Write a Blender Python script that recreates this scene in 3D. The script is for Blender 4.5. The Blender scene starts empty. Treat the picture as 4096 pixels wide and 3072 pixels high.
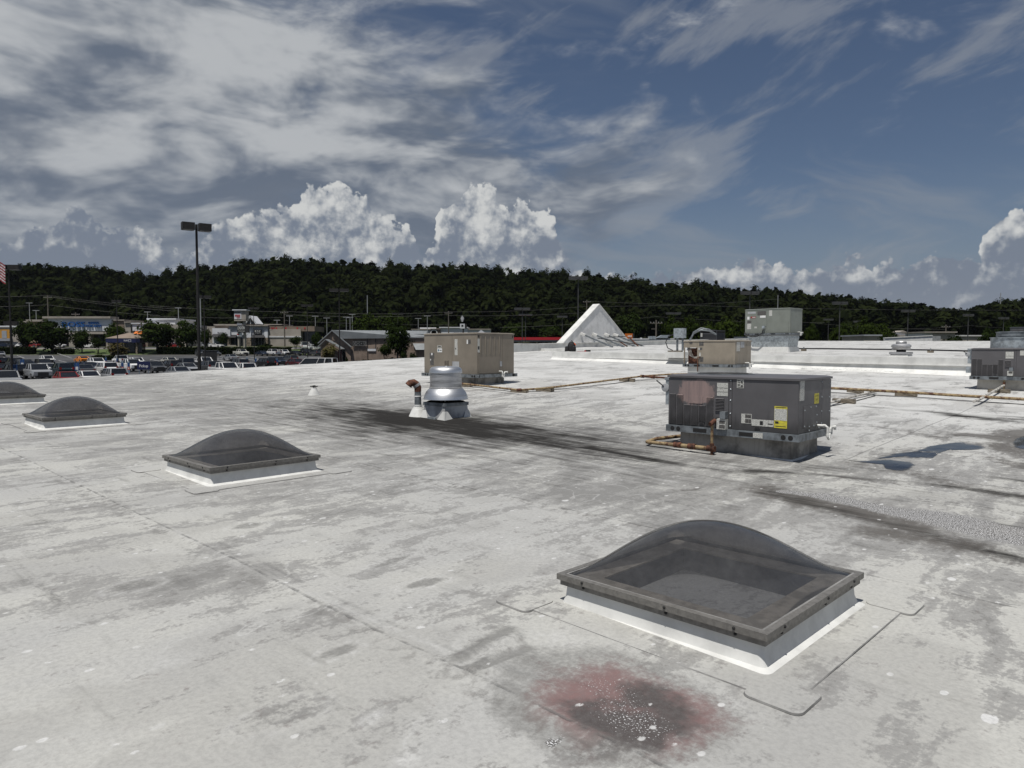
import bpy, math, random
import numpy as np
from mathutils import Vector, Matrix

random.seed(7)
rng = np.random.default_rng(7)
SC = bpy.context.scene
COL = SC.collection

# ------------------------------------------------------------------ camera
CAM_H = 1.68
FPX, HORIZON, CX, CY = 2841.0, 1393.0, 2048.0, 1536.0      # focal length and horizon row, in pixels of the 4096 px photo
PITCH = math.atan((CY - HORIZON) / FPX)
cam_d = bpy.data.cameras.new('camera')
cam_d.sensor_width = 36.0
cam_d.lens = 36.0 * FPX / 4096.0
cam_d.clip_start = 0.05
cam_d.clip_end = 20000
cam = bpy.data.objects.new('camera', cam_d)
COL.objects.link(cam)
cam.location = (0, 0, CAM_H)
cam.rotation_euler = (math.radians(90) - PITCH, 0, 0)
SC.camera = cam

# ------------------------------------------------------------------ sun, sky, exposure
SUN_H = Vector((-0.45, -0.90)).normalized()
SUN_EL = math.radians(70)
sun_dir = Vector((SUN_H.x * math.cos(SUN_EL), SUN_H.y * math.cos(SUN_EL), math.sin(SUN_EL)))
sl = bpy.data.lights.new('sun', 'SUN')
sl.energy = 4.4
sl.angle = math.radians(0.53)
sl.color = (1.0, 0.965, 0.91)
so = bpy.data.objects.new('sun', sl)
COL.objects.link(so)
so.location = (0, 0, 60)
so.rotation_euler = sun_dir.to_track_quat('Z', 'Y').to_euler()
SC.view_settings.view_transform = 'Standard'
SC.view_settings.look = 'None'
SC.view_settings.exposure = 0.0
SC.view_settings.gamma = 1.0
SC.view_settings.use_curve_mapping = False
SC.render.engine = 'CYCLES'
SC.cycles.use_denoising = True
SC.cycles.max_bounces = 5
SC.cycles.diffuse_bounces = 3
SC.cycles.glossy_bounces = 3
SC.cycles.transparent_max_bounces = 12
SC.cycles.caustics_reflective = False
SC.cycles.caustics_refractive = False
SC.cycles.sample_clamp_indirect = 4.0


class NT:
    """small wrapper for building node trees"""
    def __init__(self, nt):
        self.nt = nt

    def n(self, typ, ins=None, **props):
        nd = self.nt.nodes.new(typ)
        for k, v in props.items():
            setattr(nd, k, v)
        for k, v in (ins or {}).items():
            s = nd.inputs[k]
            if hasattr(v, 'is_output'):
                self.nt.links.new(v, s)
            elif v is not None:
                s.default_value = v
        return nd

    def m(self, op, a, b=None, c=None, clamp=False):
        ins = {0: a}
        if b is not None:
            ins[1] = b
        if c is not None:
            ins[2] = c
        return self.n('ShaderNodeMath', ins, operation=op, use_clamp=clamp).outputs[0]

    def step(self, x, lo, hi):
        return self.n('ShaderNodeMapRange', {0: x, 1: lo, 2: hi}, interpolation_type='SMOOTHSTEP').outputs[0]

    def mix(self, f, a, b):
        nd = self.n('ShaderNodeMix', data_type='RGBA')
        for s, v in ((nd.inputs['Factor'], f), (nd.inputs[6], a), (nd.inputs[7], b)):
            if hasattr(v, 'is_output'):
                self.nt.links.new(v, s)
            else:
                s.default_value = (*v, 1) if hasattr(v, '__len__') and len(v) == 3 else v
        return nd.outputs[2]

    def xyz(self, x, y, z=0.0):
        return self.n('ShaderNodeCombineXYZ', {0: x, 1: y, 2: z}).outputs[0]

    def noise(self, vec, scale, detail=5.0, rough=0.55, w=0.0):
        return self.n('ShaderNodeTexNoise', {'Vector': vec, 'Scale': scale, 'Detail': detail, 'Roughness': rough}).outputs[0]

    def noise2(self, x, y, seed, scale, detail=4.0, rough=0.55):
        v = self.xyz(self.m('ADD', x, seed * 7.31), self.m('ADD', y, seed * 3.17))
        return self.n('ShaderNodeTexNoise', {'Vector': v, 'Scale': scale, 'Detail': detail, 'Roughness': rough}, noise_dimensions='2D').outputs[0]

    def link(self, a, b):
        self.nt.links.new(a, b)


def pix_angle(px, py):
    """azimuth and elevation (degrees) of a photo pixel"""
    c, w = (px - CX) / FPX, -(py - CY) / FPX
    d = Vector((c, math.cos(PITCH) + w * math.sin(PITCH), -math.sin(PITCH) + w * math.cos(PITCH))).normalized()
    return math.degrees(math.atan2(d.x, d.y)), math.degrees(math.asin(d.z))


def build_world():
    w = bpy.data.worlds.new('World')
    SC.world = w
    w.use_nodes = True
    w.node_tree.nodes.clear()
    t = NT(w.node_tree)
    # cumulus as a skyline of cloud tops over azimuth; a node group, so that it can be sampled twice for relief
    g = bpy.data.node_groups.new('cumulus_field', 'ShaderNodeTree')
    g.interface.new_socket('az', in_out='INPUT', socket_type='NodeSocketFloat')
    g.interface.new_socket('el', in_out='INPUT', socket_type='NodeSocketFloat')
    g.interface.new_socket('f', in_out='OUTPUT', socket_type='NodeSocketFloat')
    q = NT(g)
    gi = q.n('NodeGroupInput')
    go = q.n('NodeGroupOutput')
    tops = [(0, 985), (90, 935), (200, 905), (270, 850), (330, 845), (390, 900), (440, 925), (490, 893), (545, 900), (600, 960), (690, 1000), (760, 1010),
            (815, 965), (890, 880), (980, 865), (1110, 855), (1200, 775), (1250, 750), (1310, 742), (1407, 765), (1480, 815), (1555, 875), (1640, 912), (1668, 985), (1705, 1050),
            (1735, 930), (1757, 825), (1800, 805), (1840, 805), (1870, 770), (1900, 745), (1930, 738), (1980, 762), (2012, 795), (2040, 850), (2062, 812), (2110, 806), (2140, 850),
            (2180, 830), (2215, 880), (2240, 985), (2300, 1065), (2420, 1105), (2600, 1095), (2750, 1080), (2900, 1058), (3080, 1050), (3180, 1068), (3280, 1098), (3330, 1062), (3385, 1048),
            (3460, 1042), (3560, 1052), (3605, 1095), (3650, 1060), (3700, 1030), (3745, 1012), (3810, 1036), (3890, 1040), (3925, 945), (3985, 890), (4040, 850), (4096, 838)]
    tv = []
    for px, py in tops:
        az_, el_ = pix_angle(px, py)
        tv.append((az_, el_))
    rr = random.Random(5)
    for k in range(1, 13):
        tv.append((-36 - 2.0 * k, 6.5 + 3.5 * rr.random()))
        tv.append((36 + 2.0 * k, 6.5 + 4.0 * rr.random()))
    tv.sort()
    cur = q.n('ShaderNodeFloatCurve')
    cm = cur.mapping
    cv = cm.curves[0]
    while len(cv.points) > 2:
        cv.points.remove(cv.points[-1])
    P = [((a_ + 62.0) / 124.0, e_ / 16.0) for a_, e_ in tv]
    cv.points[0].location = P[0]
    cv.points[1].location = P[-1]
    for xx, yy in P[1:-1]:
        cv.points.new(xx, yy)
    cm.update()
    # fold the rest of the horizon onto the same skyline
    fold = q.m('PINGPONG', q.m('ADD', gi.outputs[0], 62.0), 124.0)
    n0 = q.noise2(gi.outputs[0], gi.outputs[1], 6.0, .8, 2.0, .5)
    q.link(q.m('DIVIDE', q.m('ADD', fold, q.m('MULTIPLY_ADD', n0, 1.6, -.8)), 124.0), cur.inputs['Value'])
    top = q.m('MULTIPLY', cur.outputs[0], 16.0)
    acc = q.m('MINIMUM', q.m('MULTIPLY', q.m('SUBTRACT', top, gi.outputs[1]), .42), .55)
    vec = q.xyz(gi.outputs[0], gi.outputs[1], 3.1)
    n1 = q.noise2(gi.outputs[0], gi.outputs[1], 3.1, .62, 5.0, .60)
    vo = q.n('ShaderNodeTexVoronoi', {'Vector': q.n('ShaderNodeVectorMath', {0: vec, 1: q.n('ShaderNodeVectorMath', {0: q.xyz(n1, n0, n1), 'Scale': 1.3}, operation='SCALE').outputs[0]}, operation='ADD').outputs[0], 'Scale': .85, 'Detail': 2.0, 'Roughness': .6, 'Smoothness': .35}, feature='SMOOTH_F1', normalize=True, voronoi_dimensions='2D').outputs[0]
    f = q.m('ADD', acc, q.m('MULTIPLY_ADD', n1, .95, -.48))
    f = q.m('ADD', f, q.m('MULTIPLY_ADD', vo, -.85, .30))
    q.link(f, go.inputs[0])

    tc = t.n('ShaderNodeTexCoord')
    d = t.n('ShaderNodeVectorMath', {0: tc.outputs['Generated']}, operation='NORMALIZE').outputs[0]
    sp = t.n('ShaderNodeSeparateXYZ', {0: d})
    x, y, z = sp.outputs
    az = t.m('MULTIPLY', t.m('ARCTAN2', x, y), 57.2958)
    el = t.m('MULTIPLY', t.m('ARCSINE', z), 57.2958)
    sky = t.n('ShaderNodeTexSky', sky_type='NISHITA', sun_disc=False)
    sky.sun_elevation = SUN_EL
    sky.sun_rotation = math.atan2(SUN_H.x, SUN_H.y)
    sky.air_density = 1.0
    sky.dust_density = 0.6
    sky.ozone_density = 1.6
    sky.altitude = 200
    base = t.mix(1.0, sky.outputs[0], (0.55, 0.56, 0.60))
    base.node.blend_type = 'MULTIPLY'
    # flat layer of clouds overhead, sampled on a plane so that it foreshortens towards the horizon
    den = t.m('ADD', t.m('MAXIMUM', z, 0.0), 0.13)
    pxx, pyy = t.m('DIVIDE', x, den), t.m('DIVIDE', y, den)
    ca, sa = math.cos(math.radians(28)), math.sin(math.radians(28))
    ru = t.m('ADD', t.m('MULTIPLY', pxx, ca), t.m('MULTIPLY', pyy, sa))
    rv = t.m('SUBTRACT', t.m('MULTIPLY', pyy, ca), t.m('MULTIPLY', pxx, sa))
    warp = t.noise2(pxx, pyy, 1.0, 1.1, 2.0)
    wv = t.m('MULTIPLY_ADD', warp, 0.9, -0.45)
    cir = t.noise2(t.m('MULTIPLY', ru, 0.36), t.m('ADD', t.m('MULTIPLY', rv, 1.5), wv), 4.0, 1.25, 6.0, 0.58)
    big = t.noise2(t.m('MULTIPLY', ru, 0.5), rv, 11.0, 0.55, 1.0)
    cirf = t.m('MULTIPLY', t.step(t.m('ADD', cir, t.m('MULTIPLY_ADD', big, 0.5, -0.25)), 0.42, 0.72), 0.55)
    # separate feathery streaks slanting up to the right
    sa_ = t.m('ADD', t.m('MULTIPLY', az, 0.93), t.m('MULTIPLY', el, 0.37))
    sb_ = t.m('SUBTRACT', t.m('MULTIPLY', el, 0.93), t.m('MULTIPLY', az, 0.37))
    fe = t.noise2(t.m('MULTIPLY', sa_, 0.075), t.m('ADD', t.m('MULTIPLY', sb_, 0.30), wv), 17.0, 1.0, 6.0, 0.62)
    pat = t.noise2(t.m('MULTIPLY', az, 0.07), t.m('MULTIPLY', el, 0.12), 23.0, 1.0, 1.0)
    fef = t.m('MULTIPLY', t.step(t.m('ADD', fe, t.m('MULTIPLY_ADD', pat, 0.9, -0.45)), 0.53, 0.78), 0.5)
    # thick grey mass, heaviest to the left, with ragged edges
    ex = t.m('MULTIPLY', t.m('SUBTRACT', az, -36.0), 1 / 38.0)
    ey = t.m('MULTIPLY', t.m('SUBTRACT', el, 13.5), 1 / 14.5)
    er = t.m('SUBTRACT', 1.0, t.m('SQRT', t.m('ADD', t.m('MULTIPLY', ex, ex), t.m('MULTIPLY', ey, ey))))
    ex2 = t.m('MULTIPLY', t.m('SUBTRACT', az, -5.0), 1 / 12.0)
    ey2 = t.m('MULTIPLY', t.m('SUBTRACT', t.m('MULTIPLY_ADD', az, -0.10, el), 20.0), 1 / 3.6)
    er2 = t.m('SUBTRACT', 0.50, t.m('SQRT', t.m('ADD', t.m('MULTIPLY', ex2, ex2), t.m('MULTIPLY', ey2, ey2))))
    er = t.m('SMOOTH_MAX', er, er2, 0.25)
    dv = t.xyz(x, y, t.m('MULTIPLY', z, 2.3))
    wv3 = t.n('ShaderNodeVectorMath', {0: t.n('ShaderNodeTexNoise', {'Vector': dv, 'Scale': 3.0, 'Detail': 2.0}).outputs['Color'], 'Scale': 0.30}, operation='SCALE').outputs[0]
    dv = t.n('ShaderNodeVectorMath', {0: dv, 1: wv3}, operation='ADD').outputs[0]
    mn = t.noise(dv, 3.9, 6.0, 0.59)
    mass = t.m('ADD', t.m('MAXIMUM', er, -0.42), t.m('MULTIPLY_ADD', mn, 2.5, -0.98))
    massf = t.step(mass, 0.0, 0.62)
    mn2 = t.noise(t.n('ShaderNodeVectorMath', {0: dv, 1: (-0.012, 0.0, 0.05)}, operation='ADD').outputs[0], 3.9, 4.0, 0.57)
    tone = t.noise2(t.m('MULTIPLY', az, 0.06), t.m('MULTIPLY', el, 0.17), 2.0, 1.3, 4.0, 0.6)
    rel = t.m('MULTIPLY', t.m('SUBTRACT', mn, mn2), 5.0)
    lum = t.m('ADD', t.m('ADD', rel, t.m('MULTIPLY_ADD', tone, 2.8, -1.10)), t.m('MULTIPLY_ADD', el, 0.040, -0.42))
    lum = t.m('ADD', lum, t.m('MULTIPLY', az, -0.004))
    mcol = t.mix(t.step(lum, -0.2, 1.35), (1.55, 1.9, 2.5), (5.9, 6.1, 6.3))
    # cumulus

    def field(a, e):
        nd = t.nt.nodes.new('ShaderNodeGroup')
        nd.node_tree = g
        t.link(a, nd.inputs[0])
        t.link(e, nd.inputs[1])
        return nd.outputs[0]
    f0 = field(az, el)
    f1 = field(t.m('ADD', az, -0.22), t.m('ADD', el, 0.5))
    calpha = t.step(f0, 0.0, 0.13)
    s = t.m('SUBTRACT', f0, f1)
    fine = t.noise2(az, el, 5.0, 0.45, 4.0, 0.55)
    lit = t.m('ADD', t.m('MULTIPLY', s, 0.85), t.m('MULTIPLY_ADD', fine, 2.3, -0.98))
    lit = t.m('ADD', lit, t.m('MULTIPLY_ADD', el, 0.050, -0.32))
    lit = t.m('SUBTRACT', lit, t.m('MULTIPLY', t.step(az, -20.0, -31.0), 0.42))
    lit = t.m('SUBTRACT', lit, t.m('MULTIPLY', t.step(az, 12.0, 20.0), 0.12))
    ccol = t.mix(t.step(lit, -0.05, 0.95), (2.2, 2.6, 3.3), (7.6, 7.7, 7.6))
    # put together
    c = t.mix(cirf, base, (3.3, 3.6, 4.0))
    c = t.mix(fef, c, (3.6, 3.85, 4.2))
    c = t.mix(t.m('MULTIPLY', massf, 0.93), c, mcol)
    haze = t.m('MULTIPLY', t.step(el, 14.0, -1.0), 0.75)
    c = t.mix(haze, c, (2.3, 2.75, 3.45))
    c = t.mix(calpha, c, ccol)
    c = t.mix(t.m('MULTIPLY', t.step(el, 6.0, 2.0), 0.45), c, (2.6, 2.9, 3.35))
    bg = t.n('ShaderNodeBackground', {0: c, 1: 0.08})
    out = t.n('ShaderNodeOutputWorld')
    t.link(bg.outputs[0], out.inputs[0])
    w.cycles.sampling_method = 'NONE'


build_world()

# ------------------------------------------------------------------ helpers: placing
YAW = math.radians(43.5)                                       # the building grid against the line of sight
AX = Vector((-math.cos(YAW), math.sin(YAW)))                   # +u: towards the car park front
BX = Vector((math.sin(YAW), math.cos(YAW)))                    # +v: away, along the front
UF = 31.8                                                      # u of the front edge of the roof
VS = 29.0                                                      # v of the step up to the higher roof
ROT = -YAW


def soft(t, k=1.2):
    return np.log1p(np.exp(np.clip(np.asarray(t, float) * k, -40, 40))) / k


def zuv(u, v):
    """height of the lower roof"""
    s = soft(v - 8.0)
    z = .0295 * s + .0145 * np.clip(u, -12, 34) + .00025 * np.clip(u, 0, 34) * s
    return z + .11 * np.exp(-((u - 15) ** 2 + (v - 15) ** 2) / 40.)


def zup(u, v):
    """height of the higher roof"""
    return 1.26 + .008 * u + .021 * (v - VS)


def to_uv(x, y):
    return x * AX.x + y * AX.y, x * BX.x + y * BX.y


def to_xy(u, v):
    return u * AX.x + v * BX.x, u * AX.y + v * BX.y


def ray(px, py):
    c, w = (px - CX) / FPX, -(py - CY) / FPX
    return Vector((c, math.cos(PITCH) + w * math.sin(PITCH), -math.sin(PITCH) + w * math.cos(PITCH)))


def spot(px, py, dz=0.0):
    """the point of the lower roof seen at a photo pixel, dz above the membrane"""
    d = ray(px, py)
    t = np.arange(1.2, 80, .005)
    x, y, z = t * d.x, t * d.y, CAM_H + t * d.z
    u, v = to_uv(x, y)
    i = int(np.argmax(z - zuv(u, v) - dz < 0))
    return Vector((x[i], y[i], z[i]))


def spot_up(px, py, dz=0.0):
    d = ray(px, py)
    t = np.arange(15, 150, .01)
    x, y, z = t * d.x, t * d.y, CAM_H + t * d.z
    u, v = to_uv(x, y)
    i = int(np.argmax(z - zup(u, v) - dz < 0))
    return Vector((x[i], y[i], z[i]))


def at(px, py, depth):
    """the point seen at a photo pixel at that distance along the line of sight"""
    d = ray(px, py)
    k = depth / d.y
    return Vector((d.x * k, depth, CAM_H + d.z * k))


def roof_z(x, y):
    u, v = to_uv(x, y)
    return float(zuv(u, v))


# ------------------------------------------------------------------ helpers: meshes
class MB:
    def __init__(self):
        self.v, self.f, self.mi = [], [], []

    def add(self, vs, fs, mi=0):
        b = len(self.v)
        self.v += [tuple(p) for p in vs]
        for f in fs:
            self.f.append(tuple(b + i for i in f))
            self.mi.append(mi)
        return self

    def box(self, x0, x1, y0, y1, z0, z1, mi=0):
        return self.add([(x0, y0, z0), (x1, y0, z0), (x1, y1, z0), (x0, y1, z0), (x0, y0, z1), (x1, y0, z1), (x1, y1, z1), (x0, y1, z1)],
                        [(0, 3, 2, 1), (4, 5, 6, 7), (0, 1, 5, 4), (1, 2, 6, 5), (2, 3, 7, 6), (3, 0, 4, 7)], mi)

    def frustum(self, r0, r1, z0, z1, mi=0):
        (a0, a1, b0, b1), (c0, c1, d0, d1) = r0, r1
        return self.add([(a0, b0, z0), (a1, b0, z0), (a1, b1, z0), (a0, b1, z0), (c0, d0, z1), (c1, d0, z1), (c1, d1, z1), (c0, d1, z1)],
                        [(0, 3, 2, 1), (4, 5, 6, 7), (0, 1, 5, 4), (1, 2, 6, 5), (2, 3, 7, 6), (3, 0, 4, 7)], mi)

    def obox(self, p0, p1, w, h, mi=0):
        """bar with a rectangular section from p0 to p1"""
        p0, p1 = Vector(p0), Vector(p1)
        d = (p1 - p0).normalized()
        s = d.cross(Vector((0, 0, 1)))
        s = s.normalized() if s.length > 1e-4 else Vector((1, 0, 0))
        n = s.cross(d)
        vs = []
        for p in (p0, p1):
            for a, b in ((-1, -1), (1, -1), (1, 1), (-1, 1)):
                vs.append(p + s * (a * w / 2) + n * (b * h / 2))
        return self.add(vs, [(0, 1, 2, 3), (7, 6, 5, 4), (0, 4, 5, 1), (1, 5, 6, 2), (2, 6, 7, 3), (3, 7, 4, 0)], mi)

    def tube(self, pts, r, n=10, mi=0, cap=True):
        pts = [Vector(p) for p in pts]
        rs = r if hasattr(r, '__len__') else [r] * len(pts)
        b = len(self.v)
        prev = None
        for i, p in enumerate(pts):
            d = (pts[min(i + 1, len(pts) - 1)] - pts[max(i - 1, 0)]).normalized()
            if prev is None:
                s = d.cross(Vector((0, 0, 1)))
                s = s.normalized() if s.length > 1e-3 else Vector((1, 0, 0))
            else:
                s = (prev - d * prev.dot(d)).normalized()
            prev = s
            tt = d.cross(s)
            for k in range(n):
                a = 2 * math.pi * k / n
                self.v.append(tuple(p + (s * math.cos(a) + tt * math.sin(a)) * rs[i]))
        for i in range(len(pts) - 1):
            for k in range(n):
                k2 = (k + 1) % n
                self.f.append((b + i * n + k, b + i * n + k2, b + (i + 1) * n + k2, b + (i + 1) * n + k))
                self.mi.append(mi)
        if cap:
            self.f.append(tuple(b + k for k in reversed(range(n))))
            self.f.append(tuple(b + (len(pts) - 1) * n + k for k in range(n)))
            self.mi += [mi, mi]
        return self

    def lathe(self, prof, n=28, c=(0, 0, 0), mi=0, cap=True):
        b = len(self.v)
        for r, z in prof:
            for k in range(n):
                a = 2 * math.pi * k / n
                self.v.append((c[0] + r * math.cos(a), c[1] + r * math.sin(a), c[2] + z))
        for i in range(len(prof) - 1):
            for k in range(n):
                k2 = (k + 1) % n
                self.f.append((b + i * n + k, b + i * n + k2, b + (i + 1) * n + k2, b + (i + 1) * n + k))
                self.mi.append(mi)
        if cap:
            self.f.append(tuple(b + k for k in reversed(range(n))))
            self.f.append(tuple(b + (len(prof) - 1) * n + k for k in range(n)))
            self.mi += [mi, mi]
        return self

    def prism(self, poly, y0, y1, mi=0):
        """polygon in (x, z), counter-clockwise seen from -y, drawn out along y"""
        n = len(poly)
        vs = [(x, y0, z) for x, z in poly] + [(x, y1, z) for x, z in poly]
        fs = [tuple(range(n)), tuple(reversed(range(n, 2 * n)))]
        fs += [(i, i + n, (i + 1) % n + n, (i + 1) % n) for i in range(n)]
        return self.add(vs, fs, mi)

    def mesh(self, name, mats, smooth=False):
        me = bpy.data.meshes.new(name)
        me.from_pydata(self.v, [], self.f)
        for mt in (mats if isinstance(mats, (list, tuple)) else [mats]):
            me.materials.append(mt)
        if any(self.mi):
            me.polygons.foreach_set('material_index', self.mi)
        if smooth:
            me.polygons.foreach_set('use_smooth', [True] * len(me.polygons))
            try:
                me.set_sharp_from_angle(angle=math.radians(38))
            except Exception:
                pass
        me.update()
        return me

    def build(self, name, mats, parent=None, smooth=False):
        return link(name, self.mesh(name, mats, smooth), parent)


def link(name, me, parent=None, loc=None, rotz=None):
    o = bpy.data.objects.new(name, me)
    COL.objects.link(o)
    if parent is not None:
        o.parent = parent
    if loc is not None:
        o.location = loc
    if rotz is not None:
        o.rotation_euler = (0, 0, rotz)
    return o


def tag(o, label=None, cat=None, group=None, kind=None):
    for k, v in (('label', label), ('category', cat), ('group', group), ('kind', kind)):
        if v:
            o[k] = v
    return o


def thing(name, label, cat, loc=(0, 0, 0), rotz=0.0, group=None):
    o = bpy.data.objects.new(name, None)
    o.empty_display_size = 0.2
    COL.objects.link(o)
    o.location = loc
    o.rotation_euler = (0, 0, rotz)
    return tag(o, label, cat, group)


def dup(root, loc=None, rotz=None, scale=None, label=None):
    r = root.copy()
    COL.objects.link(r)
    if loc is not None:
        r.location = loc
    if rotz is not None:
        r.rotation_euler = (0, 0, rotz)
    if scale is not None:
        r.scale = scale if hasattr(scale, '__len__') else (scale,) * 3
    if label:
        r['label'] = label
    for ch in list(root.children):
        c = ch.copy()
        COL.objects.link(c)
        c.parent = r
        for g in list(ch.children):
            e = g.copy()
            COL.objects.link(e)
            e.parent = c
    return r


def text_mesh(s, size, depth=0.0, bold=0.0, spacing=1.0):
    cu = bpy.data.curves.new('lettering', 'FONT')
    cu.body = s
    cu.size = size
    cu.extrude = depth / 2
    cu.offset = bold
    cu.space_character = spacing
    cu.align_x = 'CENTER'
    cu.align_y = 'CENTER'
    cu.resolution_u = 3
    o = bpy.data.objects.new('lettering', cu)
    COL.objects.link(o)
    dg = bpy.context.evaluated_depsgraph_get()
    me = bpy.data.meshes.new_from_object(o.evaluated_get(dg))
    bpy.data.objects.remove(o)
    bpy.data.curves.remove(cu)
    return me


def lettering(s, size, mat, parent, loc, rot=(math.pi / 2, 0, 0), depth=0.0, bold=0.0, name='lettering', width=None, spacing=1.0):
    me = text_mesh(s, size, depth, bold, spacing)
    me.materials.clear()
    me.materials.append(mat)
    o = link(name, me, parent, loc)
    o.rotation_euler = rot
    if width:
        xs = [v.co.x for v in me.vertices]
        o.scale.x = width / (max(xs) - min(xs))
    return o


# ------------------------------------------------------------------ helpers: materials
def mat(name, color, rough=0.6, metal=0.0, var=0.18, scale=4.0, bump=0.0, spec=None, color2=None, detail=6.0, stretch=(1, 1, 1), streak=0.0, streak_col=(0.05, 0.045, 0.04)):
    m = bpy.data.materials.new(name)
    m.use_nodes = True
    t = NT(m.node_tree)
    p = m.node_tree.nodes['Principled BSDF']
    tc = t.n('ShaderNodeTexCoord')
    mp = t.n('ShaderNodeMapping', {0: tc.outputs['Object'], 'Scale': stretch})
    nz = t.noise(mp.outputs[0], scale, detail, 0.6)
    c2 = color2 or tuple(max(0.0, c * (1 - 2.2 * var)) for c in color)
    c1 = color if color2 else tuple(min(1.0, c * (1 + 0.6 * var)) for c in color)
    col = t.mix(t.step(nz, 0.38, 0.66), c1, c2)
    if streak > 0:
        mp2 = t.n('ShaderNodeMapping', {0: tc.outputs['Object'], 'Scale': (7, 7, 0.5)})
        n2 = t.noise(mp2.outputs[0], 2.2, 6.0, 0.65)
        col = t.mix(t.m('MULTIPLY', t.step(n2, 0.5, 0.75), streak), col, streak_col)
    t.link(col, p.inputs['Base Color'])
    r = t.m('MULTIPLY_ADD', nz, 0.25, rough - 0.12, clamp=True)
    t.link(r, p.inputs['Roughness'])
    p.inputs['Metallic'].default_value = metal
    if spec is not None:
        p.inputs['Specular IOR Level'].default_value = spec
    if bump:
        b = t.n('ShaderNodeBump', {'Height': nz, 'Strength': bump, 'Distance': 0.02})
        t.link(b.outputs[0], p.inputs['Normal'])
    return m


MT = {}
MT['white_membrane'] = mat('white_membrane', (.64, .64, .615), .65, var=.08, scale=1.6, bump=.12, streak=.14, streak_col=(.34, .33, .31))
MT['curb_grey'] = mat('stained_curb', (.30, .29, .27), .75, var=.28, scale=2.6, bump=.15, streak=.6, streak_col=(.07, .065, .06))
MT['curb_tan'] = mat('weathered_curb', (.42, .40, .36), .7, var=.15, scale=2.6, bump=.1, streak=.3, streak_col=(.16, .15, .13))
MT['galv'] = mat('galvanised_steel', (.42, .46, .48), .45, .55, var=.16, scale=9, bump=.05)
MT['galv_dull'] = mat('dull_galvanised_steel', (.20, .22, .235), .5, .35, var=.2, scale=7)
MT['alu'] = mat('weathered_aluminium', (.19, .182, .168), .55, .3, var=.10, scale=30, bump=.05, streak=.18, streak_col=(.03, .028, .025))
MT['spun'] = mat('spun_aluminium', (.66, .67, .68), .46, 1.0, var=.10, scale=3, stretch=(.3, .3, 6))
MT['spun_dull'] = mat('dull_spun_aluminium', (.52, .52, .52), .52, .85, var=.2, scale=4, stretch=(.5, .5, 4))
MT['black'] = mat('black_recess', (.012, .012, .012), .8, var=.1)
MT['rubber'] = mat('black_rubber', (.02, .02, .021), .6, var=.2)
MT['pvc'] = mat('white_pvc', (.68, .68, .65), .45, var=.15, scale=10)
MT['pvc_dirty'] = mat('dirty_pvc', (.46, .44, .40), .5, var=.3, scale=8, bump=.05)
MT['rust'] = mat('rusty_pipe', (.31, .235, .125), .8, 0, color2=(.075, .027, .015), scale=11, bump=.3, detail=9)
MT['rust_dark'] = mat('rust_brown', (.11, .042, .022), .85, 0, var=.35, scale=14, bump=.3)
MT['wood'] = mat('weathered_timber', (.20, .17, .13), .85, var=.35, scale=5, stretch=(1, 6, 6), bump=.4)
MT['white_paint'] = mat('white_paint', (.72, .72, .70), .5, var=.06)
MT['label'] = mat('paper_label', (.60, .60, .56), .6, color2=(.30, .30, .28), scale=40, detail=3, stretch=(1, 1, 3))
MT['label_dark'] = mat('dark_label', (.035, .035, .035), .5, color2=(.16, .15, .14), scale=45, detail=3, stretch=(1, 1, 3))
MT['label_yellow'] = mat('yellow_label', (.62, .55, .05), .55, color2=(.40, .36, .06), scale=20, stretch=(1, 1, 3))
MT['ink'] = mat('black_print', (.015, .015, .015), .6, var=.1)
MT['silver_tape'] = mat('silver_plate', (.42, .43, .44), .5, .2, var=.1)

# ------------------------------------------------------------------ noise on arrays
class VN:
    def __init__(self, seed):
        self.t = np.random.default_rng(seed).random((256, 256))

    def __call__(self, x, y, octaves=4, gain=.5):
        x, y = np.asarray(x, float), np.asarray(y, float)
        out, amp, tot = 0.0, 1.0, 0.0
        for o in range(octaves):
            xi, yi = np.floor(x).astype(int), np.floor(y).astype(int)
            fx, fy = x - xi, y - yi
            fx, fy = fx * fx * (3 - 2 * fx), fy * fy * (3 - 2 * fy)
            a, b = self.t[xi & 255, yi & 255], self.t[(xi + 1) & 255, yi & 255]
            c, d = self.t[xi & 255, (yi + 1) & 255], self.t[(xi + 1) & 255, (yi + 1) & 255]
            out = out + amp * (a + (b - a) * fx + (c - a) * fy + (a - b - c + d) * fx * fy)
            tot += amp
            amp *= gain
            x, y = x * 2.03 + 17.3, y * 2.03 + 5.1
        return out / tot


NA, NB, NC = VN(1), VN(2), VN(3)
SEAM0, SEAMW = 2.40, 3.07


def sst(x, a, b):
    t = np.clip((np.asarray(x, float) - a) / (b - a), 0, 1)
    return t * t * (3 - 2 * t)


def seam_wave(u, k):
    return .035 * (NA(u * .45 + 3.1 * k, 0 * u + 7.7 * k, 3) - .5) * 2


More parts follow.
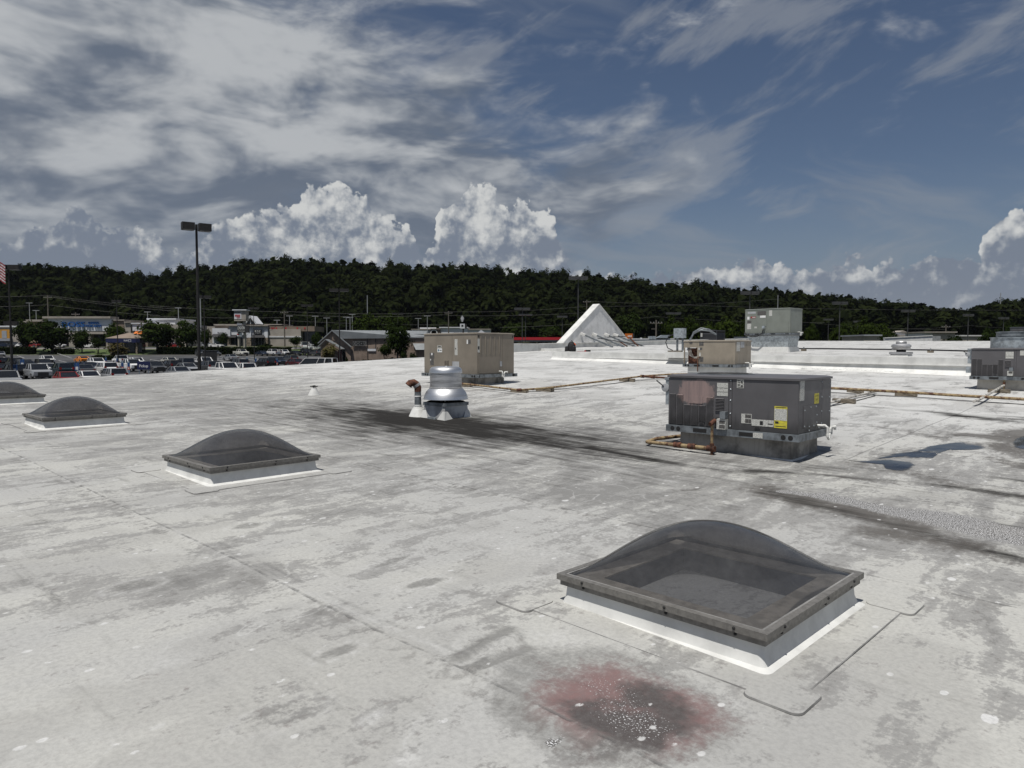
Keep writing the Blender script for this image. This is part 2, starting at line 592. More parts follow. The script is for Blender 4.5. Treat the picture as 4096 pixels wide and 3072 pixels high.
def roof_h(u, v):
    """the membrane itself: slope, sags, wrinkles and welded laps"""
    z = zuv(u, v)
    z = z + .016 * (NA(u * .33 + 9, v * .33, 3) - .5) + .011 * (NB(u * 1.3, v * .7 + 4, 3) - .5) * 2
    k = np.round((v - SEAM0) / SEAMW)
    d = v - SEAM0 - k * SEAMW - seam_wave(u, k)
    z = z + .008 * np.exp(-(d / .035) ** 2) + .006 * sst(d, -.02, .02) * np.exp(-np.clip(d, 0, 9) / .12)
    rip = np.sin(9.0 * v + 3 * NC(u * .4, v * .4, 2)) * np.exp(-((v - 9.0) / 1.6) ** 2)
    z = z + .006 * rip
    # folds beside the red stain
    for a, b, w, h in FOLDS:
        z = z + h * np.exp(-(seg_dist(u, v, a, b) / w) ** 2)
    z = z + .02 * sst(u, UF - .75, UF - .25)
    return z


def seg_dist(u, v, a, b):
    ab = (b[0] - a[0], b[1] - a[1])
    t = np.clip(((u - a[0]) * ab[0] + (v - a[1]) * ab[1]) / (ab[0] ** 2 + ab[1] ** 2 + 1e-9), 0, 1)
    return np.hypot(u - a[0] - t * ab[0], v - a[1] - t * ab[1])


def puv(px, py):
    s = spot(px, py)
    return to_uv(s.x, s.y)


FOLDS = [(puv(1830, 2635), puv(2010, 2560), .035, .018), (puv(1880, 2690), puv(2075, 2540), .03, .02),
         (puv(1940, 2700), puv(2110, 2630), .035, .018), (puv(2010, 2690), puv(2200, 2760), .04, .014)]


def roof_pt(u, v, dz=0.0):
    x, y = to_xy(u, v)
    return Vector((x, y, float(roof_h(np.float64(u), np.float64(v))) + dz))


def graded(lo, hi, f0, f1, s, g=1.07):
    xs = list(np.arange(f0, f1, s))
    st, x = s, xs[-1]
    while x < hi:
        st = min(st * g, 1.5)
        x += st
        xs.append(min(x, hi))
    st, x, left = s, f0, []
    while x > lo:
        st = min(st * g, 1.5)
        x -= st
        left.append(max(x, lo))
    return np.array(left[::-1] + xs)


def stroke(u, v, pts, w):
    d = np.full(u.shape, 1e9)
    for a, b in zip(pts[:-1], pts[1:]):
        d = np.minimum(d, seg_dist(u, v, a, b))
    return np.exp(-(d / w) ** 2)


def blob(u, v, c, ru, rv):
    return np.hypot((u - c[0]) / ru, (v - c[1]) / rv)


def roof_material():
    m = bpy.data.materials.new('roof_membrane')
    m.use_nodes = True
    t = NT(m.node_tree)
    p = m.node_tree.nodes['Principled BSDF']
    co = t.n('ShaderNodeNewGeometry').outputs['Position']
    sx, sy, sz = t.n('ShaderNodeSeparateXYZ', {0: co}).outputs
    u = t.m('ADD', t.m('MULTIPLY', sx, AX.x), t.m('MULTIPLY', sy, AX.y))
    v = t.m('ADD', t.m('MULTIPLY', sx, BX.x), t.m('MULTIPLY', sy, BX.y))
    at_ = lambda n: t.n('ShaderNodeAttribute', attribute_name=n).outputs['Fac']
    dirt, dark, brown, red, spk, clean, halo = [at_(k) for k in ('dirt', 'dark', 'brown', 'red', 'speck', 'clean', 'halo')]
    nz = lambda a, b, s, dt=8.0, r=.62, zz=0.0: t.noise2(t.m('MULTIPLY', u, a), t.m('MULTIPLY', v, b), zz, s, dt, r)
    wu = t.m('MULTIPLY_ADD', t.noise2(u, t.m('MULTIPLY', v, .6), 41.0, .8, 3.0), .9, -.45)
    wv_ = t.m('MULTIPLY_ADD', t.noise2(u, t.m('MULTIPLY', v, .6), 57.0, .8, 3.0), .9, -.45)
    wide = nz(1, .55, .55, 4.0)
    cloud = t.noise2(t.m('ADD', u, wu), t.m('MULTIPLY', t.m('ADD', v, wv_), .5), 3.0, 1.7, 6.0, .66)
    strk = t.noise2(t.m('ADD', u, t.m('MULTIPLY', wu, .35)), t.m('MULTIPLY', v, .24), 6.0, 5.0, 6.0, .68)
    grain = nz(1, 1, 34.0, 3.0, .7, 9.0)
    fine = nz(1, .8, 11.0, 5.0, .7, 12.0)
    light, mid = (.455, .452, .422), (.245, .241, .232)
    base = t.mix(t.step(wide, .35, .65), light, (.405, .404, .388))
    base = t.mix(t.m('MULTIPLY', t.step(v, 9.5, 18.0), .8), base, (.58, .58, .565))  # sunlit brightness of the far roof painted in as a whiter base
    # tide lines left by dried puddles
    tide = t.noise2(t.m('ADD', u, t.m('MULTIPLY', wu, .8)), t.m('MULTIPLY', t.m('ADD', v, wv_), .7), 31.0, .75, 3.0, .5)
    tl = t.m('SUBTRACT', tide, .53)
    base = t.mix(t.m('MULTIPLY', t.step(tl, -.012, .05), .35), base, (.29, .285, .27))
    s1 = t.m('ADD', t.m('MULTIPLY', cloud, .60), t.m('MULTIPLY', strk, .40))
    s1 = t.m('ADD', s1, t.m('MULTIPLY_ADD', dirt, .36, -.13))
    s1 = t.m('ADD', s1, t.m('MULTIPLY_ADD', fine, .34, -.17))
    s1 = t.m('ADD', s1, t.m('MULTIPLY_ADD', grain, .16, -.08))
    c = t.mix(t.m('MULTIPLY', t.step(s1, .51, .60), .76), base, mid)
    c = t.mix(t.m('MULTIPLY', t.step(s1, .63, .71), .5), c, (.15, .147, .14))
    # clean lap edges and rubbed spots
    c = t.mix(t.m('MULTIPLY', clean, t.step(fine, .35, .6)), c, (.52, .52, .505))
    c = t.mix(t.m('MULTIPLY', t.step(t.m('ABSOLUTE', t.m('ADD', tl, t.m('MULTIPLY_ADD', fine, .02, -.01))), .006, .001), t.m('MULTIPLY', t.step(cloud, .50, .62), .5)), c, (.50, .50, .485))
    # brown silt
    c = t.mix(t.m('MULTIPLY', t.step(t.m('ADD', brown, t.m('ADD', t.m('MULTIPLY_ADD', fine, 1.0, -.5), t.m('MULTIPLY_ADD', cloud, 1.0, -.5))), .2, 1.0), .85), c, (.085, .076, .066))
    hl_ = t.m('ADD', halo, t.m('ADD', t.m('MULTIPLY_ADD', fine, .9, -.45), t.m('MULTIPLY_ADD', grain, .5, -.25)))
    c = t.mix(t.m('MULTIPLY', t.step(hl_, .15, 1.05), .72), c, (.155, .152, .143))
    # red growth
    rr = t.step(t.m('ADD', red, t.m('ADD', t.m('MULTIPLY_ADD', fine, 1.1, -.55), t.m('MULTIPLY_ADD', grain, .5, -.25))), .10, .95)
    rc = t.mix(t.step(t.m('ADD', nz(1, 1, 2.4, 5.0, .6, 21.0), t.m('MULTIPLY_ADD', red, .25, -.2)), .40, .66), (.195, .115, .11), (.06, .048, .046))
    c = t.mix(t.m('MULTIPLY', rr, .92), c, rc)
    # scattered white scuffs
    vo = t.n('ShaderNodeTexVoronoi', {'Vector': t.xyz(u, t.m('MULTIPLY', v, .62), t.m('MULTIPLY', fine, .10)), 'Scale': 3.4}, feature='F1')
    pick = t.n('ShaderNodeSeparateColor', {0: vo.outputs['Color']}).outputs[0]
    rad = t.m('MULTIPLY', t.m('MAXIMUM', t.m('SUBTRACT', pick, .35), 0.0), .16)
    fl = t.step(t.m('SUBTRACT', t.m('ADD', vo.outputs['Distance'], t.m('MULTIPLY_ADD', fine, .14, -.07)), rad), .010, -.004)
    c = t.mix(t.m('MULTIPLY', t.m('MULTIPLY', fl, .85), t.step(red, .3, .05)), c, (.62, .62, .61))
    vo3 = t.n('ShaderNodeTexVoronoi', {'Vector': t.xyz(u, t.m('MULTIPLY', v, .7), t.m('ADD', 7.0, t.m('MULTIPLY', fine, .08))), 'Scale': 8.5}, feature='F1')
    pick3 = t.n('ShaderNodeSeparateColor', {0: vo3.outputs['Color']}).outputs[0]
    fl3 = t.m('MULTIPLY', t.step(t.m('ADD', vo3.outputs['Distance'], t.m('MULTIPLY_ADD', fine, .16, -.08)), .17, .11), t.step(pick3, .74, .76))
    c = t.mix(t.m('MULTIPLY', fl3, .8), c, (.60, .60, .59))
    vo2 = t.n('ShaderNodeTexVoronoi', {'Vector': t.xyz(u, v, 5.0), 'Scale': 3.1}, feature='F1')
    pick2 = t.n('ShaderNodeSeparateColor', {0: vo2.outputs['Color']}).outputs[1]
    f2 = t.m('MULTIPLY', t.step(t.m('ADD', vo2.outputs['Distance'], t.m('MULTIPLY', fine, .03)), .040, .022), t.step(pick2, .8, .82))
    c = t.mix(t.m('MULTIPLY', f2, .85), c, (.05, .048, .045))
    # welded laps
    wob = t.m('MULTIPLY_ADD', t.noise(t.xyz(u, t.m('FLOOR', t.m('DIVIDE', v, SEAMW)), 0), .45, 3.0), .07, -.035)
    ph = t.m('MULTIPLY', t.m('SUBTRACT', t.m('FRACT', t.m('DIVIDE', t.m('ADD', t.m('SUBTRACT', v, SEAM0 - SEAMW / 2), wob), SEAMW)), .5), SEAMW)
    ph = t.m('ADD', ph, t.m('MULTIPLY_ADD', fine, .03, -.015))
    lap = t.m('MULTIPLY', t.step(t.m('ABSOLUTE', ph), .014, .003), t.step(strk, .40, .62))
    lap2 = t.m('MULTIPLY', t.step(t.m('ABSOLUTE', t.m('SUBTRACT', ph, .13)), .03, .004), t.step(cloud, .45, .6))
    silt = t.m('MULTIPLY', t.step(t.m('ABSOLUTE', t.m('ADD', ph, .07)), .16, .0), t.step(t.m('ADD', fine, t.m('MULTIPLY', cloud, .6)), .72, .95))
    c = t.mix(t.m('MULTIPLY', silt, .5), c, (.17, .165, .155))
    uu = t.m('ADD', t.m('SUBTRACT', u, 3.4), t.m('MULTIPLY_ADD', t.noise(t.xyz(v, 0.0, 3.0), .5, 3.0), .08, -.04))
    lap3 = t.m('MULTIPLY', t.step(t.m('ABSOLUTE', uu), .014, .004), t.step(v, 10.0, 10.6))
    lapf = t.m('MAXIMUM', t.m('MAXIMUM', lap, t.m('MULTIPLY', lap2, .4)), lap3)
    c = t.mix(t.m('MULTIPLY', lapf, .62), c, (.11, .108, .105))
    c = t.mix(t.m('MULTIPLY', t.step(grain, .3, .75), .25), c, (.17, .17, .165))
    # soot in the valley
    sk = t.noise2(t.m('MULTIPLY', u, .50), t.m('MULTIPLY', v, 4.6), 4.0, 1.5, 6.0, .64)
    sk2 = t.noise2(t.m('MULTIPLY', u, .9), t.m('MULTIPLY', v, 1.2), 14.0, 1.3, 4.0, .6)
    dk = t.step(t.m('ADD', dark, t.m('ADD', t.m('MULTIPLY_ADD', sk, 1.7, -.85), t.m('MULTIPLY_ADD', sk2, 1.2, -.6))), .10, 1.40)
    c = t.mix(t.m('MULTIPLY', dk, .98), c, (.022, .021, .020))
    # flaking specks
    spn = t.noise(t.xyz(u, v, 2.0), 105.0, 2.0, .5)
    sp = t.step(spn, .53, .58)
    spd = t.step(t.noise(t.xyz(u, v, 8.0), 30.0, 3.0, .6), .45, .62)
    spc = t.mix(sp, t.mix(spd, (.15, .145, .138), (.06, .058, .055)), (.60, .60, .60))
    c = t.mix(t.m('MULTIPLY', t.step(t.m('ADD', spk, t.m('MULTIPLY_ADD', fine, .6, -.3)), .45, .7), t.step(red, .35, .1)), c, spc)
    spr = t.m('MULTIPLY', t.step(t.m('ADD', spn, t.m('MULTIPLY', spk, .10)), .69, .715), t.step(spk, .05, .3))
    c = t.mix(t.m('MULTIPLY', spr, t.step(red, .1, .35)), c, (.52, .52, .52))
    t.link(c, p.inputs['Base Color'])
    t.link(t.m('ADD', t.m('MULTIPLY_ADD', fine, .25, .5), t.m('MULTIPLY', dk, .3)), p.inputs['Roughness'])
    t.link(t.m('MULTIPLY_ADD', dk, -.26, .3), p.inputs['Specular IOR Level'])
    h = t.m('ADD', t.m('MULTIPLY', fine, .5), t.m('ADD', t.m('MULTIPLY', cloud, 1.3), t.m('MULTIPLY', lapf, -.9)))
    b = t.n('ShaderNodeBump', {'Height': h, 'Strength': .5, 'Distance': .02})
    t.link(b.outputs[0], p.inputs['Normal'])
    return m


MT['roof'] = roof_material()


def grid_mesh(name, us, vs, hfun, keep, material, attrs=None):
    U, V = np.meshgrid(us, vs, indexing='ij')
    Z = hfun(U, V)
    X, Y = to_xy(U, V)
    nu, nv = U.shape
    idx = np.arange(nu * nv).reshape(nu, nv)
    q = np.stack([idx[:-1, :-1], idx[:-1, 1:], idx[1:, 1:], idx[1:, :-1]], -1).reshape(-1, 4)
    uc, vc = (U[:-1, :-1] + U[1:, 1:]).ravel() / 2, (V[:-1, :-1] + V[1:, 1:]).ravel() / 2
    q = q[keep(uc, vc)]
    me = bpy.data.meshes.new(name)
    me.vertices.add(nu * nv)
    me.vertices.foreach_set('co', np.stack([X, Y, Z], -1).astype(np.float32).ravel())
    me.loops.add(len(q) * 4)
    me.loops.foreach_set('vertex_index', q.astype(np.int32).ravel())
    me.polygons.add(len(q))
    me.polygons.foreach_set('loop_start', np.arange(len(q), dtype=np.int32) * 4)
    me.polygons.foreach_set('use_smooth', np.ones(len(q), bool))
    me.update(calc_edges=True)
    me.materials.append(material)
    for k, a in (attrs(U, V) if attrs else {}).items():
        at_ = me.attributes.new(k, 'FLOAT', 'POINT')
        at_.data.foreach_set('value', np.clip(a, 0, 1.5).astype(np.float32).ravel())
    return me


def lower_stains(U, V):
    nz, nz2 = NB(U * .8, V * .8, 5), NC(U * 2.2 + 5, V * 2.2, 4)
    w = (NA(U * 1.1 + 30, V * 1.1 + 3, 4) - .5)
    Uw, Vw = U + w * .5, V + (nz - .5) * .45
    P = lambda *pp: [puv(*q) for q in pp]
    dirt = .40 + .55 * (nz - .5) + .34 * np.exp(-((V - 8.0) / 3.6) ** 2) * sst(U, -6, 5)
    dirt = dirt - .24 * sst(blob(U, V, puv(350, 2850), 1.7, 1.2), 1.1, .3) - .12 * sst(V, 14, 20)
    # soot: heaviest round the exhaust fan, drawn out along the valley
    dark = .72 * np.exp(-((U - 10.7) / 2.8) ** 2 - ((Vw - 9.1) / .9) ** 2) + .72 * np.exp(-((U - 10.6) / 5.2) ** 2 - ((V - 8.7) / 2.2) ** 2)
    dark = dark + .20 * np.exp(-((V - 8.8) / 2.4) ** 2) * sst(U, -6, 2) * sst(U, 24, 14)
    dark = dark + .24 * stroke(Uw, Vw, P((1250, 1600), (1500, 1650), (1750, 1700), (2100, 1760), (2600, 1850)), .35)
    dark = dark + .55 * stroke(U, V, P((2350, 1790), (2700, 1860), (3000, 1890)), .12)
    dark = dark + .62 * stroke(U, V, P((2990, 1880), (3300, 1900), (3700, 1930), (4096, 1985)), .10)
    dark = dark + .85 * stroke(U, V, P((3330, 1622), (3560, 1632), (3760, 1650), (3980, 1680), (4200, 1700)), .15)
    dark = dark + .75 * stroke(Uw, Vw, P((3800, 1658), (4000, 1672), (4300, 1690)), .42)
    dark = dark + .95 * stroke(U, V, P((3323, 1521), (3520, 1527), (3620, 1540), (3710, 1568)), .13)
    dark = dark + .32 * stroke(Uw, Vw, P((2060, 1468), (2250, 1478)), .8) + .40 * stroke(Uw, Vw, P((2300, 1556), (2480, 1560)), .35)
    dark = dark + .30 * stroke(Uw, Vw, P((2150, 1535), (2560, 1560)), .25) + .25 * stroke(Uw, Vw, P((1300, 1512), (1650, 1490)), .4)
    dark = dark + .25 * stroke(Uw, Vw, P((300, 1530), (420, 1536)), .5) + .28 * stroke(Uw, Vw, P((260, 1580), (640, 1570)), .35)
    dark = dark + .3 * stroke(Uw, Vw, P((480, 1640), (720, 1625)), .25) + .25 * stroke(Uw, Vw, P((2450, 1500), (2640, 1487)), .5)
    dark = dark + 1.2 * stroke(Uw, Vw, P((4000, 2120), (4180, 2155)), .28) + .55 * stroke(Uw, Vw, P((3080, 1965), (3400, 2050), (3700, 2130), (4100, 2250)), .16) + .5 * stroke(Uw, Vw, P((3850, 1750), (4130, 1760)), .4) + .5 * stroke(Uw, Vw, P((3980, 1900), (4120, 1930)), .2)
    dark = dark + .8 * stroke(U, V, P((3400, 1843), (3465, 1848)), .035)
    dark = dark + .5 * stroke(U, V, P((2160, 2800), (2300, 2860)), .03) + .35 * stroke(Uw, Vw, P((2180, 2960), (2330, 3010)), .05)
    brown = np.zeros_like(U)
    for pts, wd, s in (([(3060, 1960), (3250, 2010), (3500, 2060), (3650, 2110)], .34, .85), ([(3520, 2130), (3700, 2150), (3850, 2180)], .3, .8),
                       ([(3850, 2190), (4096, 2260)], .2, .55), ([(3500, 1700), (3800, 1760), (4096, 1790)], .35, .4),
                       ([(3880, 1740), (4000, 1755), (4130, 1720)], .38, 1.0), ([(3600, 1880), (3900, 1960), (4130, 2000)], .25, .5), ([(4000, 1780), (4130, 1830)], .4, .8), ([(3330, 1905), (3600, 1935)], .2, .5),
                       ([(3400, 1855), (3700, 1800), (3960, 1780)], .5, .3), ([(2000, 1770), (2300, 1800)], .2, .35),
                       ([(3980, 1830), (4096, 1870)], .25, .7), ([(2700, 1960), (2800, 1958)], .12, .45)):
        brown = np.maximum(brown, 1.15 * s * stroke(Uw * .4 + U * .6, Vw * .4 + V * .6, P(*pts), wd))
    clean, halo = np.zeros_like(U), np.zeros_like(U)
    for px, py, r, el_, s_ in ((990, 2105, .17, .7, .8), (546, 2342, .15, .75, .8), (1360, 2600, .13, .6, .9), (1676, 2335, .20, .42, 1.0), (157, 2092, .15, .8, .6), (1593, 1939, .24, .6, .6), (2185, 1874, .24, .7, .55), (820, 1965, .3, .35, .7), (745, 1709, .2, .7, .6), (1560, 2240, .22, .3, .7), (1130, 2860, .2, .5, .5)):
        c_ = puv(px, py)
        du, dv = U - c_[0] + w * .22, V - c_[1] + (nz2 - .5) * .2
        d = np.hypot(du / (r * el_), dv / r)
        halo = np.maximum(halo, s_ * sst(d, 1.1, .6))
        clean = np.maximum(clean, .7 * s_ * np.exp(-((d - 1.25) / .14) ** 2))
    d = blob(U + w * .45, V + (nz2 - .5) * .35, puv(2480, 2805), .50, .48)
    red = 1.15 * sst(d, 1.1, .3)
    halo = np.maximum(halo, .8 * sst(blob(U + w * .3, V + (nz2 - .5) * .25, puv(2420, 2790), .62, .56), 1.1, .75))
    speck = 1.0 * sst(blob(U + w * .15, V, puv(2510, 2870), .24, .16), 1.2, .1) + .5 * sst(blob(U, V, puv(2430, 2760), .25, .15), 1.1, .1)
    speck = speck + .8 * sst(blob(U, V, puv(2220, 2970), .05, .08), 1.2, .4)
    # a long flaked drift
    for pts, wd, s in (([(3140, 1965), (3300, 1985)], .15, .85), ([(3300, 1985), (3560, 2040)], .23, .95), ([(3560, 2040), (3800, 2090)], .27, 1.0),
                       ([(3750, 2070), (4000, 2130), (4200, 2170)], .42, 1.0)):
        speck = np.maximum(speck, s * stroke(Uw * .3 + U * .7, Vw * .3 + V * .7, P(*pts), wd))
    for pts, wd, s in (([(1830, 2640), (2030, 2520)], .075, 1.1), ([(1900, 2680), (2110, 2600)], .07, 1.1), ([(2060, 2520), (2110, 2600)], .04, .6)):
        halo = np.maximum(halo, s * stroke(U, V, P(*pts), wd))
    for pts, wd, s in (([(1820, 2600), (1880, 2630), (1980, 2600)], .03, .9), ([(1960, 2660), (2090, 2610)], .02, .8), ([(2010, 2690), (2160, 2700)], .03, .7),
                       ([(1440, 2890), (1500, 2860)], .035, 1.0), ([(1570, 3040), (1610, 3035)], .035, 1.0),
                       ([(650, 2110), (1450, 2480), (1800, 2620)], .035, .5), ([(3480, 1690), (3900, 1640)], .12, .4),
                       ([(1900, 2150), (2450, 2330)], .25, .35), ([(2200, 2560), (2900, 2830)], .12, .5), ([(1650, 1700), (2300, 1840), (2700, 1930)], .06, .6)):
        clean = np.maximum(clean, s * stroke(Uw * .25 + U * .75, Vw * .25 + V * .75, P(*pts), wd))
    clean = np.maximum(clean, .8 * np.exp(-((U - UF + .4) / .45) ** 2))
    return dict(dirt=dirt, dark=dark, brown=brown, red=red, speck=speck, clean=clean, halo=halo)


def upper_stains(U, V):
    z = 0 * U
    s = NA(U * .12, V * 1.8, 5)
    return dict(dirt=.25 + .7 * (s - .5), dark=.40 * sst(s, .58, .85), brown=z, red=z, speck=z, clean=.5 * sst(s, .45, .2), halo=z)


roof_us = graded(-34, UF, -3.5, 10.5, .036, 1.06)
roof_vs = graded(-16, 36, .9, 12.2, .036, 1.06)
# make sure that the grid has lines on the edges of the notch
roof_us = np.unique(np.append(roof_us, [24.5]))
roof_vs = np.unique(np.append(roof_vs, [VS]))
roof = link('roof', grid_mesh('roof', roof_us, roof_vs, roof_h, lambda u, v: (v < VS) | (u > 24.5), MT['roof'], lower_stains))
tag(roof, 'wide white membrane roof with dirt streaks, laps and soot stains', kind='structure')


def upper_h(u, v):
    return zup(u, v) + .02 * (NA(u * .2, v * .3 + 9, 3) - .5) + .012 * np.sin(v * 2.3 + 2 * NB(u * .2, v * .2, 2))


VEND = 72.0
hi_us = np.unique(np.append(np.arange(-34, UF + .01, .45), [24.5, UF]))
hi_vs = np.unique(np.append(np.arange(VS, VEND + .01, .22), [36.0, VEND]))
hi = link('upper_roof', grid_mesh('upper_roof', hi_us, hi_vs, upper_h, lambda u, v: (u < 24.5) | (v > 36), MT['roof'], upper_stains))
tag(hi, 'higher white membrane roof beyond the low step', kind='structure')


def uv_box(mb, u0, u1, v0, v1, z0, z1, mi=0):
    """box on the building grid; z may be given per corner as functions of (u, v)"""
    cs = [(u0, v0), (u0, v1), (u1, v1), (u1, v0)]
    f = lambda z, c: z(*c) if callable(z) else z
    vs = [(*to_xy(*c), f(z0, c)) for c in cs] + [(*to_xy(*c), f(z1, c)) for c in cs]
    return mb.add(vs, [(0, 3, 2, 1), (4, 5, 6, 7), (0, 1, 5, 4), (1, 2, 6, 5), (2, 3, 7, 6), (3, 0, 4, 7)], mi)


# front edge of the roof: metal drip edge and the shop front below it
MT['fascia'] = mat('grey_fascia', (.30, .31, .31), .6, .2, var=.1)
MT['stucco'] = mat('cream_stucco', (.50, .45, .37), .85, var=.1, bump=.2, scale=9)
m = MB()
N = 40
for i in range(N):
    v0, v1 = -16 + 52 * i / N, -16 + 52 * (i + 1) / N
    uv_box(m, UF + .002, UF + .05, v0, v1, lambda u, v: float(roof_h(np.float64(UF), np.float64(v))) - .18, lambda u, v: float(roof_h(np.float64(UF), np.float64(v))) + .012)
m.build('drip_edge', MT['fascia'], roof)
m = MB()
uv_box(m, UF - .3, UF + .003, -16, VEND, -6.5, lambda u, v: float(zuv(u, min(v, 36))) - .25)
m.build('front_wall', MT['stucco'], roof)

# the step between the two roofs: flashed foot, drip ledge, metal fascia
m, led, fas = MB(), MB(), MB()
n = 60
ues = np.linspace(-34, 24.5, n + 1)
for a, b in zip(ues[:-1], ues[1:]):
    zl = lambda u: float(roof_h(np.float64(u), np.float64(VS - .3))) - .01
    zt = lambda u: float(zup(u, VS))
    bulge = lambda u: .06 * float(NA(np.float64(u * .35), np.float64(2.0), 2))
    row = []
    for u in (a, b):
        lo, hi_ = zl(u), zt(u)
        hgt = hi_ - lo
        row.append([(*to_xy(u, VS - .42 - bulge(u)), lo - .03), (*to_xy(u, VS - .14 - bulge(u)), lo + .05), (*to_xy(u, VS - .05), lo + .16), (*to_xy(u, VS - .02), hi_ - .24)])
    m.add(row[0] + row[1], [(k, k + 4, k + 5, k + 1) for k in range(3)])
uv_box(led, -34, 24.56, VS - .10, VS - .0, lambda u, v: float(zup(u, VS)) - .25, lambda u, v: float(zup(u, VS)) - .225)
uv_box(fas, -34, 24.54, VS - .045, VS + .25, lambda u, v: float(zup(u, VS)) - .224, lambda u, v: float(zup(u, VS)) + .03)
st = thing('roof_step', 'long low white step wall with drip ledge rising to the higher roof', 'wall', (*to_xy(0, VS), 0))
for mm, nm, mt_ in ((m, 'flashing', 'white_membrane'), (led, 'drip_ledge', 'white_paint'), (fas, 'fascia', 'white_membrane')):
    o = mm.build(nm, MT[mt_], st)
    o.matrix_parent_inverse = Matrix.Translation((-st.location.x, -st.location.y, 0))
# returns of the step round the notch by the front edge, below the higher roof
m = MB()
uv_box(m, 24.46, 24.54, VS - .04, 36.05, .3, lambda u, v: float(zup(24.5, v)) + .03)
uv_box(m, 24.5, UF, 36.0, 36.08, .3, lambda u, v: float(zup(u, 36)) + .03)
m.build('return_wall', MT['white_membrane'], hi)

# parapet along the front of the higher roof, and the gable upon it
m = MB()
ptop = lambda u, v: max(float(zup(u, max(v, 36))) + .30, 1.78)
for a, b in ((VS + .5, 36), (36, 44), (44, 52), (52, 60), (60, VEND)):
    uv_box(m, UF - .28, UF + .02, a, b, -1, ptop)
cap = MB()
for a, b in ((VS + .5, 36), (36, 44), (44, 52), (52, 60), (60, VEND)):
    uv_box(cap, UF - .34, UF + .08, a, b, lambda u, v: ptop(u, v) + .001, lambda u, v: ptop(u, v) + .04)
pr = thing('parapet', 'low white parapet along the front of the higher roof', 'parapet', (*to_xy(UF - .1, VS + .5), 0))
for mm, nm in ((m, 'wall'), (cap, 'coping')):
    o = mm.build(nm, MT['white_membrane'], pr)
    o.matrix_parent_inverse = Matrix.Translation((-pr.location.x, -pr.location.y, 0))
# far edge of the higher roof
m = MB()
uv_box(m, -34, UF, VEND - .02, VEND + .1, -6.5, lambda u, v: float(zup(u, VEND)) + .04)
m.build('rear_wall', MT['white_membrane'], hi)


def on_grid(name, label, cat, u, v, z, group=None, rot=0.0):
    return thing(name, label, cat, (*to_xy(u, v), z), ROT + rot, group)


# gable: a thick triangular parapet with four raking braces behind it; local x runs against u, y along v
gv = 42.7
gz = float(zup(UF, gv))
gb = on_grid('gable_parapet', 'white triangular gable parapet wall held by slanting braces', 'gable', UF - .15, gv, gz)
MT['gable'] = mat('white_coated_wall', (.68, .68, .67), .75, var=.08, scale=1.5, bump=.08, streak=.15, streak_col=(.36, .36, .36))
hw, ht, th = 4.1, 3.05, .5
m = MB()
prof = [(-hw, -.6), (hw, -.6), (hw, .28), (.16, ht), (-.16, ht), (-hw, .28)]
vs = [(0.0, y, z) for y, z in prof] + [(-th, y, z) for y, z in prof]
k = len(prof)
m.add(vs, [tuple(range(k)), tuple(reversed(range(k, 2 * k)))] + [(i, i + k, (i + 1) % k + k, (i + 1) % k) for i in range(k)])
m.build('wall', MT['gable'], gb)
m = MB()
for s in (-1, 1):
    a, b = (s * (hw + .12), .16), (0, ht + .02)
    p = [(.05, a[0], a[1]), (-th - .06, a[0], a[1]), (-th - .06, b[0], b[1]), (.05, b[0], b[1])]
    q = [(x, y, z + .09) for x, y, z in p]
    m.add(p + q, [(0, 1, 2, 3), (7, 6, 5, 4), (0, 4, 5, 1), (1, 5, 6, 2), (2, 6, 7, 3), (3, 7, 4, 0)])
m.build('coping', MT['white_membrane'], gb)
for y in (-2.15, -.75, .75, 1.9):
    mb = MB().obox((.02, y, .93), (2.75, y + .05, -.04), .10, .10)
    o = mb.build('brace', MT['galv_dull'], gb)
    MB().obox((.0, y, .95), (.42, y, .80), .16, .16).build('brace_boot', MT['white_membrane'], o)

# ------------------------------------------------------------------ skylights
def dome_material():
    m = bpy.data.materials.new('smoked_acrylic')
    m.use_nodes = True
    nt = m.node_tree
    nt.nodes.clear()
    t = NT(nt)
    co = t.n('ShaderNodeTexCoord').outputs['Object']
    nz = t.noise(co, 5.0, 9.0, .68)
    n2 = t.noise(t.n('ShaderNodeMapping', {0: co, 'Scale': (1, 1, .25)}).outputs[0], 26.0, 5.0, .7)
    dust = t.m('MULTIPLY_ADD', t.step(t.m('ADD', t.m('MULTIPLY', nz, .6), t.m('MULTIPLY', n2, .4)), .35, .72), .14, .17)
    tr = t.n('ShaderNodeBsdfTransparent', {0: (.50, .505, .525, 1)})
    df = t.n('ShaderNodeBsdfDiffuse', {0: (.15, .15, .152, 1)})
    gl = t.n('ShaderNodeBsdfGlossy', {0: (.9, .9, .9, 1), 1: .11})
    a = t.n('ShaderNodeMixShader', {0: dust, 1: tr.outputs[0], 2: df.outputs[0]})
    fr = t.n('ShaderNodeFresnel', {0: 1.45})
    b = t.n('ShaderNodeMixShader', {0: t.m('MULTIPLY', fr.outputs[0], .72), 1: a.outputs[0], 2: gl.outputs[0]})
    o = t.n('ShaderNodeOutputMaterial')
    t.link(b.outputs[0], o.inputs[0])
    return m


